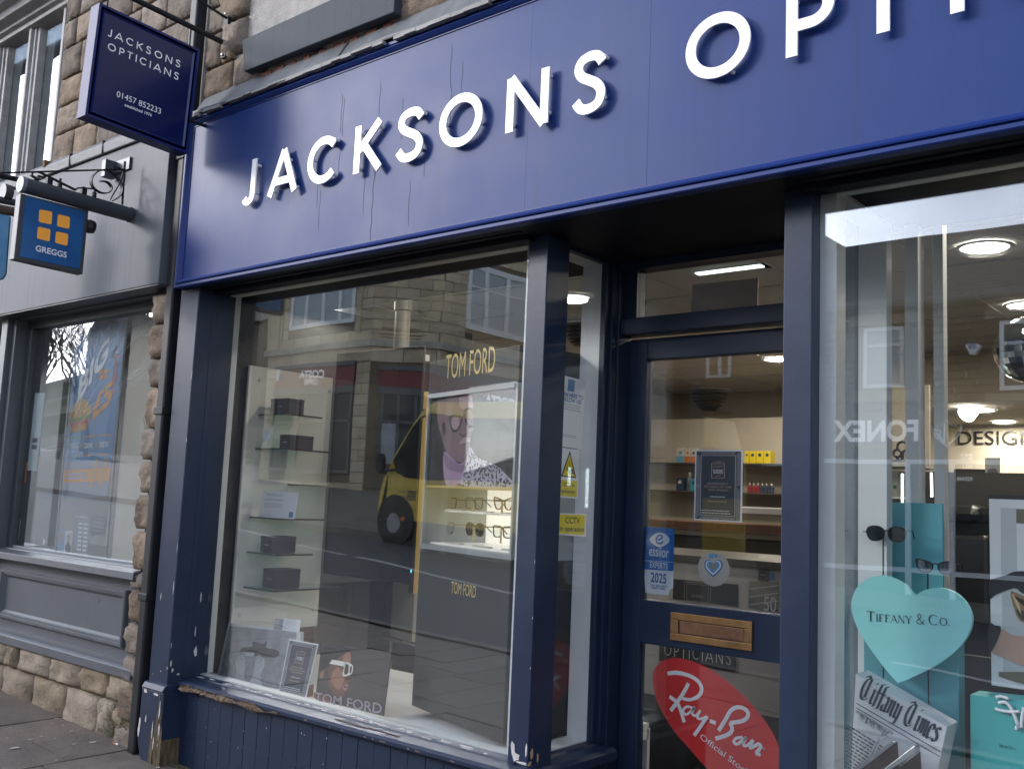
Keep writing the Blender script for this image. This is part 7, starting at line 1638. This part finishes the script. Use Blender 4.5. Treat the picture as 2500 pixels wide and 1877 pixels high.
for i in range(6): bottle(pk[4 + i], pk[5 + i], tz[3], BRED if i < 3 else BNAV, ('red bottle nearest the award poster on the middle back shelf', 'second red bottle from the award poster', 'third red bottle from the award poster', 'dark bottle beside the last red one', 'dark bottle second from the end of the row', 'dark bottle at the end of the row')[i], 'bottles on the back shelf')
q = [(-3.0626,1.4195),(-2.7342,1.4192),(-2.737,1.3684),(-3.0616,1.3673),(-3.0676,1.3017),(-2.7295,1.3057),(-2.7286,1.2302),(-3.0659,1.2074)]
ct = thing('counter', 'dark wooden counter with pale drawers seen through the door', 'counter', (q[4][0], 3.4, .05))
bx('worktop', BROWN, ct, q[4][0] - 2.2, q[5][0] + .4, 3.4, 4.0, q[4][1] - .05, q[4][1]); bx('drawer_front', M('drawer_taupe', (.22, .19, .16), .5), ct, q[4][0] - 2.2, q[5][0] + .4, 3.42, 3.44, q[6][1] - .02, q[4][1] - .052); bx('lower_front', M('counter_dark', (.05, .042, .036), .5), ct, q[4][0] - 2.2, q[5][0] + .4, 3.45, 3.48, .05, q[6][1] - .022)
bx('silver_tray', M('printer_silver', (.5, .5, .51), .35), thing('printer', 'pale silver printer on the counter behind the award poster', 'printer', (q[0][0], 3.5, q[4][1])), q[0][0], q[1][0], 3.5, 3.8, q[3][1], q[0][1], bevel=.01)
q = [(-2.3017,1.1524),(-1.7947,1.1584)]
dk = thing('reception_desk', 'pale grey reception desk front with dark posters behind the door', 'desk', (q[0][0], 1.35, .05))
bx('desk_front', M('desk_grey', (.27, .26, .245), .5), dk, q[0][0] - .9, q[1][0] + .5, 1.35, 1.40, .55, (q[0][1] + q[1][1]) / 2); bx('desk_top', M('desk_top_dark', (.05, .045, .04), .35), dk, q[0][0] - .9, q[1][0] + .5, 1.33, 2.0, (q[0][1] + q[1][1]) / 2 + .001, (q[0][1] + q[1][1]) / 2 + .03); bx('desk_base', M('desk_black', (.012, .012, .013), .5), dk, q[0][0] - .9, q[1][0] + .5, 1.36, 1.40, .05, .549)
def dposter(quad, lab, mat, y=1.345):
    t = thing('desk_poster', lab, 'poster', (quad[0][0], y, quad[2][1])); MB().prism(quad, XZ(y), 0, .003).build('sheet', mat, t); return t
DPB = M('poster_charcoal', (.022, .022, .024), .4)
t = dposter([(-2.2966,1.0742),(-1.9803,1.0768),(-1.9786,0.9826),(-2.2993,0.9852)], 'wide dark poster on the reception desk front', DPB)
q = [(-2.2364,1.0676),(-2.1058,1.0702),(-2.1077,0.9782),(-2.2376,0.9782)]; b = MB(); b.ribbon(q, .004, XZ(1.341), 0, closed=True); c0 = (sum(p[0] for p in q) / 4, sum(p[1] for p in q) / 4); b.ribbon([(c0[0] + (a - c0[0]) * .82, c0[1] + (c - c0[1]) * .82) for a, c in q], .0025, XZ(1.341), 0, closed=True); text(b, 'AWARDS', XZ(1.341), c0[0] - .03, c0[0] + .03, c0[1] - .02, .012); b.build('poster_print', M('print_line_grey', (.2, .19, .18), .5), t, fix=False)
t = dposter([(-1.9251,1.0962),(-1.7918,1.1035),(-1.7925,0.9772),(-1.927,0.9837)], 'photo collage poster with the number fifty at the right of the door glass', M('collage', (.07, .075, .075), .4, col2=(.20, .19, .15), vscale=16))
b = MB()
for k in range(3):
    q = [(-1.9236,1.0631),(-1.7929,1.0892),(-1.9231,1.0299),(-1.7926,1.0586),(-1.9226,0.9967),(-1.7922,1.0261)]; b.ribbon([q[2 * k], q[2 * k + 1]], .003, XZ(1.3425), 0)
q = [(-1.8554,0.9789),(-1.7999,0.9806)]; text(b, '50', XZ(1.342), q[0][0], q[1][0], q[0][1], .06); b.build('poster_print', M('print_pale_line', (.4, .42, .44), .5), t, fix=False)
t = dposter([(-1.884,1.1496),(-1.8381,1.1511),(-1.8392,1.1003),(-1.8847,1.103)], 'small dark square badge above the photo collage', DPB); q = (-1.8602,1.1275); b = MB(); b.ribbon(arc(q[0], q[1], .022, 0, 360, 20)[:-1], .002, XZ(1.343), 0, closed=True); b.ribbon([(q[0] - .014, q[1]), (q[0] + .014, q[1])], .004, XZ(1.343), 0); b.build('poster_print', MATS['print_line_grey'], t, fix=False)
t = dposter([(-1.8322,1.1433),(-1.8113,1.1437),(-1.8118,1.1092),(-1.8331,1.109)], 'tiny blue and white leaflet beside the dark badge', M('leaflet_blue', (.06, .12, .25), .5))
q = [(-2.3572,0.7753),(-1.9791,0.7698),(-1.9805,0.7102),(-2.3579,0.7054)]
t = thing('desk_sign', 'black name board with thin pale capitals on the desk behind the red oval', 'sign', (q[0][0], 1.34, q[3][1])); MB().prism(q, XZ(1.338), 0, .004).build('board', DPB, t)
tq = [(-2.3316,0.7325),(-1.9986,0.7345)]; b = MB(); sl = (tq[1][1] - tq[0][1]) / (tq[1][0] - tq[0][0])
ws = [FUT[c][1] for c in 'OPTICIANS']; sc = (tq[1][0] - tq[0][0]) / (sum(ws) + .35 * 8); x = tq[0][0]
for c, w_ in zip('OPTICIANS', ws): fut(b, c, XZ(1.3365), x, w_ * sc, tq[0][1] + (x - tq[0][0]) * sl, .055, 0, None, wt=.07); x += (w_ + .35) * sc
b.build('lettering', MATS['print_pale_line'], t, fix=False)
# ------------------------------------------------------------------ bakery hanging sign with lamp tube and scroll bracket
GX = -4.52
def YZg(a, c, d=0): return (GX + d, a, c)
gq = [(-0.7377,2.6847),(-0.4184,2.6863),(-0.4174,2.3749),(-0.7387,2.3793)]
gi = [(-0.7182,2.677),(-0.4367,2.6738),(-0.4368,2.3958),(-0.7148,2.3955)]
gs = thing('bakery_hanging_sign', 'square blue hanging sign with four orange tiles and bakery name', 'hanging sign', (GX, gq[0][0], gq[3][1]))
DGR = M('sign_frame_grey', (.05, .05, .052), .4); SBL = M('sign_blue', (.012, .055, .18), .18, spec=.6, col2=(.02, .14, .34), vscale=2.2)
MB().prism(gq, YZg, -.05, 0).build('frame', DGR, gs, bevel=.003); MB().prism(gi, YZg, 0.0, .004).build('face', SBL, gs)
b = MB()
for q in [[(-0.6508,2.6315),(-0.5916,2.6359),(-0.5886,2.5751),(-0.6486,2.5726)],[(-0.5645,2.6316),(-0.507,2.6318),(-0.5052,2.5748),(-0.5637,2.5737)],[(-0.6493,2.5507),(-0.5918,2.5517),(-0.5898,2.4939),(-0.6492,2.4949)],[(-0.5649,2.5488),(-0.5073,2.5495),(-0.5059,2.4926),(-0.5651,2.494)]]:
    c0 = Vector((sum(p[0] for p in q) / 4, sum(p[1] for p in q) / 4)); out_ = []
    for i in range(4):
        p = Vector(q[i]); a_ = Vector(q[i - 1]); c_ = Vector(q[(i + 1) % 4]); d1_ = (a_ - p) * .16; d2_ = (c_ - p) * .16
        for t_ in range(5): u = t_ / 4; out_.append(tuple((p + d1_) * (1 - u) ** 2 + p * 2 * u * (1 - u) + (p + d2_) * u * u))
    b.prism(out_, YZg, .0045, .0055)
b.build('orange_tile', M('tile_orange', (.72, .30, .035), .4, emit=.06), gs)
tq = [(-0.6503,2.4406),(-0.505,2.4395),(-0.6525,2.4624)]
b = MB(); text(b, 'GREGGS', lambda a, c, d=0: (GX + .0056, a, c), tq[0][0], tq[1][0], tq[0][1] - .004, .026, off=.022, slope=(tq[1][1] - tq[0][1]) / (tq[1][0] - tq[0][0])); b.build('lettering', WHITEACR, gs, fix=False)
tc_ = [(-4.52,-0.7348,2.7263),(-4.52,-0.2192,2.7199)]; rt = .036
MB().tube([tc_[0], tc_[1]], rt, 20).build('lamp_tube', GREYD, gs, smooth=False)
v = (Vector(tc_[1]) - Vector(tc_[0])).normalized()
for p, s_ in ((Vector(tc_[0]), -1), (Vector(tc_[1]), 1)): MB().tube([tuple(p - v * .006 * -s_ * -1), tuple(p + v * s_ * .012)], rt + .0025, 20).build('tube_cap', M('cap_grey', (.17, .18, .19), .4) if s_ < 0 else GREYD, gs)
b = MB()                                                    # scroll bracket
zt_g = 2.936
b.tube([(-4.52,-0.9338,2.7205), (-4.52,-0.2629,2.9379)], .0045, 6)
b.tube([(-4.52,-0.2606,2.9791), (-4.52,-0.2544,2.761)], .006, 6)
b.ribbon(spline([(-0.3783,2.8445),(-0.3447,2.8501),(-0.3186,2.8316),(-0.3278,2.8011),(-0.371,2.7893),(-0.4126,2.8092),(-0.4186,2.8507),(-0.385,2.894),(-0.3379,2.9059),(-0.2908,2.8835),(-0.2646,2.8467),(-0.2706,2.8008),(-0.3041,2.7658)], 5), .004, YZg, -.012, .012)
b.ribbon(spline([(-0.6745,2.7846),(-0.6565,2.7861),(-0.6588,2.7722),(-0.6843,2.7743),(-0.6997,2.7849),(-0.6765,2.8048),(-0.6285,2.7979),(-0.5678,2.7848),(-0.4903,2.768)], 5), .005, YZg, -.010, .010)
for p in [(-4.52,-0.6177,2.7821),(-4.52,-0.4529,2.7804)]: b.box(p[0] - .012, p[0] + .012, p[1] - .012, p[1] + .012, p[2] - .03, p[2] + .012)
for p in [(-4.52,-0.5667,2.7736),(-4.52,-0.3989,2.7698)]: b.lathe([(.011, -.03), (.011, .01), (.006, .014), (.006, .03)], p, 'z', 8)
b.tube(spline([(-4.51,-0.4954,2.7688),(-4.51,-0.4811,2.7797),(-4.51,-0.4432,2.7891),(-4.51,-0.4123,2.7938),(-4.51,-0.3964,2.7923)], 4), .004, 5); b.tube(spline([(-4.51,-0.3216,2.7654),(-4.51,-0.312,2.7918),(-4.51,-0.2918,2.8373),(-4.51,-0.2759,2.8859),(-4.51,-0.2712,2.9235),(-4.51,-0.2971,2.936),(-4.51,-0.325,2.9278)], 4), .0035, 5)
b.build('scroll_bracket', IRON, gs)
pp = [-4.5814,-0.205,2.9954]; b = MB(); b.box(pp[0] - .20, pp[0] + .012, -.212, -.2005, pp[2] - .03, pp[2] + .035); b.box(pp[0] - .155, pp[0] - .115, -.27, -.212, pp[2] - .06, pp[2] + .03); b.build('wall_plate', GREY, gs, bevel=.002)
b = MB(); p = (-4.53,-0.4023,2.6139); b.lathe([(.03, -.02), (.034, 0), (.03, .02)], p, 'y', 16); b.build('speaker_boss', BLACK, gs)
# pale blue illuminated sign beyond it, cut by the frame
bs2 = thing('blue_hanging_sign', 'pale blue rounded hanging sign cut by the left edge behind the bakery sign', 'hanging sign', (-5.3, -.6, 2.6))
q = [(-0.6492,2.7345),(-0.4906,2.7462),(-0.482,2.4422),(-0.4931,2.415),(-0.5152,2.4002),(-0.6316,2.4112)]
f2 = lambda a, c, d=0: (-5.2 + d, a, c)
MB().prism(q, f2, -.10, -.001).build('box', M('teal_edge', (.01, .10, .17), .35), bs2, bevel=.008); MB().prism([(a - .012, c) for a, c in q], f2, -.0005, .003).build('face', M('pale_blue_face', (.30, .50, .70), .35, col2=(.08, .30, .55), vscale=4), bs2)
b = MB(); b.tube([(-5.2,-0.6721,2.8108), (-5.2,-0.462,2.8214)], .018, 10); b.build('lamp_tube', GREYD, bs2); b = MB(); b.tube([(-5.2,-0.6673,2.7627), (-5.2,-0.4632,2.7723)], .024, 10); b.build('timber_arm', M('old_timber', (.09, .06, .04), .8), bs2)
b = MB(); p = (-5.2,-0.5282,2.8628); b.lathe([(.001, .02), (.042, .02), (.042, -.02), (.001, -.02)], p, 'y', 24); b.build('end_disc', DGR, bs2)
b = MB(); b.tube([(-5.2,-0.6848,2.9352), (-5.2,-0.4786,2.9467)], .014, 8); b.build('bracket_arm', IRON, bs2)
# ------------------------------------------------------------------ bakery window: posters, stickers
def pcard(name, label, cat, z_quad, mat, y, cols, draw, group=None):
    t, f = card(name, label, cat, z_quad, y, mat, group, th=.001); b = MB(); draw(b, f); b.build('print', cols, t, fix=False); return t
PBL = M('poster_mid_blue', (.10, .20, .36), .4, var=.2, vscale=5); POR = M('poster_orange', (.55, .24, .05), .4); PWH = M('poster_white_print', (.62, .64, .66), .4); PNV = M('poster_navy', (.035, .07, .15), .4); PPK = M('poster_pink', (.40, .13, .12), .4); PBN = M('bun_print', (.42, .24, .09), .4); PGN = M('salad_print', (.14, .22, .05), .4); PDK = M('poster_dark', (.06, .07, .085), .4)
yp = .07
def dm(b, f):
    k = lambda d: (lambda a, c, dd=0: f(a, c, -.0004 * d))
    g = k(1)
    def P(pts, m, d=1, sm=False): b.poly([k(d)(a, c) for a, c in (spline(pts, 4, True) if sm else pts)], m)
    P([(0, .0), (1, .0), (1, .20), (0, .20)], 6); P([(0.03, .085), (1, .085), (1, .155), (.03, .155)], 1, 2)
    text(b, 'BIG', lambda a, c, d=0: f(a + (c - .6) * .05, c + (a - .2) * .42, -.001), .18, .72, .54, .13, m=2, off=.035)
    text(b, 'DEAL', lambda a, c, d=0: f(.86 + (c - .56) * .8, .56 + (a) * .3, -.001), .0, .8, .56, .10, m=5, off=.035)
    for i in range(2):
        for j in range(2): P([(.58 + i * .1, .645 + j * .03), (.66 + i * .1, .65 + j * .03), (.66 + i * .1, .672 + j * .03), (.58 + i * .1, .668 + j * .03)], 1, 3)
    text(b, '£5', lambda a, c, d=0: f(a, c + (a - .5) * .25, -.0012), .52, .88, .42, .12, m=1, off=.035)
    P([(.04, .44), (.12, .52), (.28, .55), (.44, .51), (.48, .46)], 7, 2, True); P([(.03, .44), (.5, .455), (.5, .435), (.03, .42)], 8, 3); P([(.04, .425), (.48, .435), (.46, .41), (.05, .40)], 5, 3); P([(.06, .40), (.46, .41), (.42, .375), (.10, .36)], 7, 2)
    for i, s_ in enumerate(('MAIN', 'DRINK', 'SIDE')):
        a0 = .08 + i * .31; b.ribbon([(a0, .23), (a0 + .24, .23), (a0 + .24, .335), (a0, .335)], .007, k(2), 0, m=1 if i else 8, closed=True); text(b, s_, k(3), a0 + .03, a0 + .21, .27, .028, m=2, off=.022)
        if i: P([(a0 - .06, .278), (a0 - .01, .278), (a0 - .01, .288), (a0 - .06, .288)], 1, 2)
    lines(b, k(3), [.125, .105], .12, .55, .012, 4, .1, 2)
    for i in range(2): P([(.62 + i * .18, .06), (.70 + i * .18, .08), (.74 + i * .18, .19), (.68 + i * .18, .20)], 7, 4, True)
    for i in range(9): a, c = rnd.uniform(.05, .9), rnd.uniform(.76, .97); P([(a, c), (a + rnd.uniform(.05, .2), c + rnd.uniform(-.02, .04)), (a + rnd.uniform(.03, .15), c + rnd.uniform(.03, .06))], 3 if i % 2 else 4, 1)
cols = [PBL, POR, PWH, PNV, M('poster_sky', (.22, .33, .48), .4), PPK, M('poster_grey_blue', (.22, .24, .30), .4), PBN, PGN]
pcard('meal_poster', 'tall blue meal deal poster hanging between two pale rods in the bakery window', 'poster', [(-5.5475,2.3168),(-4.9864,2.3174),(-5.0108,1.3212),(-5.5394,1.2947)], PBL, yp, cols, dm)
for k, (a, c) in enumerate([[(-5.5162,0.05,2.3411),(-5.5,0.05,1.0067)],[(-4.943,0.05,2.3384),(-4.9359,0.05,0.9858)]]):
    t = thing('poster_rod', ('pale vertical rod left of the meal poster', 'pale vertical rod right of the meal poster')[k], 'rod', c, 'poster rods'); MB().tube([a, c], .007, 8).build('rod', OLDWHITE, t); MB().lathe([(.012, 0), (.012, .02)], c, 'z', 8).build('foot_clip', OLDWHITE, t)
q = [(-5.8581,1.9035),(-5.7327,1.899),(-5.7385,1.4436),(-5.86,1.4463)]
pcard('opening_notice', 'narrow pale upright strip notice with two little dark squares on the bakery glass', 'notice', q, M('strip_pale', (.50, .56, .56), .6), .012, [PDK], lambda b, f: [b.poly([f(.25, c), f(.75, c), f(.75, c + .055), f(.25, c + .055)]) for c in (.36, .275)])
def dj(b, f): text(b, 'JUST EAT', f, .2, .75, .32, .07, m=0, off=.022); b.poly([f(.3, .45), f(.62, .45), f(.62, .75), f(.68, .75), f(.46, .9), f(.26, .75), f(.3, .75)], 0)
pcard('orange_sticker', 'orange delivery sticker at the left edge of the bakery glass', 'sticker', [(-5.9881,1.4989),(-5.863,1.4954),(-5.8634,1.373),(-5.9926,1.3764)], M('sticker_orange', (.55, .14, .015), .45), .012, [PWH], dj)
def dt(b, f):
    for k, c in enumerate((.90, .84, .80)): text(b, ('WE CHECK', 'BANK NOTES', 'OUR TEAM')[k], f, .1, .95, c, .035, off=.012)
    lines(b, f, [.74, .71, .68, .62, .59, .5, .47, .44, .41, .3, .27, .24], .02, .7, .014, 0, .3, 8); b.poly([f(.75, .52), f(.92, .52), f(.84, .66)]); b.poly([f(.7, .3), f(.8, .3), f(.8, .45), f(.7, .45)])
pcard('house_rules_sticker', 'column of small white text stickers under the orange sticker', 'sticker', [(-5.9966,1.3583),(-5.8756,1.3567),(-5.9028,1.1689),(-6.0221,1.168)], M('dark_film', (.03, .035, .04), .4), .012, [PWH], dt)
def dn(b, f):
    b.ribbon([(.5 + .30 * math.cos(i * .2618), .70 + .22 * math.sin(i * .2618)) for i in range(24)], .07, f, 0, m=0, closed=True); b.ribbon([(.28, .82), (.72, .58)], .06, f, 0, m=0); b.poly([f(.3, .66), f(.7, .70), f(.7, .74), f(.3, .70)], 1); text(b, 'NO SMOKING', f, .1, .9, .33, .06, m=0, off=.022); lines(b, f, [.24, .2, .12, .08], .15, .85, .02, 1, .1, 1)
pcard('no_smoking_sticker', 'white no smoking sticker with red ring at the bottom left of the bakery glass', 'sticker', [(-5.9944,1.1594),(-5.8803,1.1595),(-5.8839,1.0418),(-5.9954,1.041)], PAPER, .012, [M('sign_red', (.45, .02, .06), .5), BLACK], dn)
def dj2(b, f):
    b.poly([f(.52, 0), f(1, 0), f(1, 1), f(.52, 1)], 0); lines(b, f, [.88, .8, .74, .64, .56, .4], .08, .45, .05, 1, .2, 3); b.poly([f(a, c, -.0004) for a, c in spline([(.62, .0), (.58, .35), (.66, .42), (.68, .55), (.66, .75), (.75, .86), (.84, .75), (.82, .55), (.86, .42), (.95, .3), (.92, .0)], 3, True)], 2); b.poly([f(a, c, -.0008) for a, c in spline([(.68, .55), (.82, .55), (.80, .72), (.70, .72)], 3, True)], 3)
pcard('job_leaflet', 'small blue leaflet with a person in a cap standing low in the bakery window', 'leaflet', [(-5.5933,1.1171),(-5.4197,1.117),(-5.4123,0.9938),(-5.5872,0.9932)], M('leaflet_sky', (.14, .30, .47), .45), .10, [M('leaflet_white', (.6, .6, .58), .5), POR, PDK, M('print_face', (.5, .33, .24), .5)], dj2)
def dl(b, f):
    for r_ in range(7):
        for c_ in range(2): b.poly([f(.3 + c_ * .36, .1 + r_ * .105), f(.55 + c_ * .36, .1 + r_ * .105), f(.55 + c_ * .36, .15 + r_ * .105), f(.3 + c_ * .36, .15 + r_ * .105)])
    lines(b, f, [.9], .1, .95, .03, 0, .1, 2)
pcard('price_list', 'grey price list sheet with two columns of small boxes in the bakery window', 'price list', [(-5.4181,1.2191),(-5.2435,1.2173),(-5.2307,0.9936),(-5.4008,0.9946)], M('list_grey', (.20, .215, .23), .5), .10, [PWH], dl)
pcard('dark_notice', 'dark grey text notice at the upper right of the price list', 'notice', [(-5.2065,1.2171),(-5.0541,1.213),(-5.0707,1.1091),(-5.2118,1.1083)], PDK, .10, [M('notice_text', (.35, .36, .38), .5)], lambda b, f: lines(b, f, [.82, .66, .58, .46, .38, .22], .1, .95, .05, 0, .15, 6))
for k, q in enumerate([[(-7.0824,0.5174),(-6.9316,0.5034),(-6.5431,0.4462),(-6.4876,0.3541),(-6.4965,0.2903),(-6.6289,0.3163)],[(-6.212,0.2468),(-6.2256,0.3527),(-5.7653,0.2404),(-5.7717,0.2116),(-6.0309,0.2293)]]):
    t = thing('crumpled_paper', ('crumpled white paper scrap at the left on the bakery window bed', 'torn white paper scrap beside the left poster rod')[k], 'paper', (q[0][0], q[0][1], .962), 'paper scraps')
    MB().prism(q, lambda a, c, d=0: (a, max(c, .02), .962 + d), 0, .004).build('scrap', PAPER, t)
p = (-5.5663,0.03,1.0531); t = thing('paper_chip', 'tiny white torn tape scrap on the bakery glass', 'scrap', p); MB().prism([(p[0] - .008, p[2] - .018), (p[0] + .004, p[2] - .014), (p[0] + .010, p[2]), (p[0] - .002, p[2] + .02)], XZ(.012), 0, .001).build('scrap', PAPER, t)
# cigarette end and gum spots on the flags
p = [-4.3079,-0.1628,0.2058]
t = thing('cigarette_end', 'orange cigarette end lying on the pavement by the downpipe', 'litter', p); MB().tube([(p[0] - .014, p[1], p[2] + .008), (p[0] + .0, p[1] + .004, p[2] + .008)], .0045, 8).build('filter', M('filter_orange', (.5, .2, .07), .8), t); MB().tube([(p[0] + .0, p[1] + .004, p[2] + .008), (p[0] + .012, p[1] + .007, p[2] + .008)], .0042, 8).build('paper_end', PAPER, t)
b = MB()
for u, v, s_ in ((105, 1517, 1.7), (395, 1310, .7), (385, 1450, .6), (650, 1477, 1.3), (520, 1490, .8), (210, 1457, .8), (290, 1435, .6), (500, 1400, .8), (445, 1360, .6), (370, 1345, .5), (50, 1448, .5), (600, 1440, .3), (395, 1603, .6)):
    pass
gum = [[-4.5094,-0.5217,0.2128,1.7],[-4.8792,-0.1633,0.2258,0.7],[-4.5557,-0.3227,0.2145,0.6],[-4.4051,-0.2196,0.2092,1.3],[-4.4235,-0.2973,0.2098,0.8],[-4.6011,-0.4157,0.216,0.8],[-4.6218,-0.3545,0.2168,0.6],[-4.6265,-0.2114,0.2169,0.8],[-4.7392,-0.1949,0.2209,0.6],[-4.8021,-0.2171,0.2231,0.5],[-4.6756,-0.4849,0.2186,0.5],[-4.2421,-0.4642,0.2035,0.6],[-3.9049,-0.1842,0.1917,0.9]]
for x, y, z, s_ in gum: b.poly([(x + .009 * s_ * rnd.uniform(.7, 1.1) * math.cos(i * .785), y + .014 * s_ * rnd.uniform(.7, 1.1) * math.sin(i * .785), gz(x) + .0045) for i in range(8)])
tag(b.build('gum_spot', M('gum', (.42, .40, .37), .8), pave, fix=False), kind='stuff')
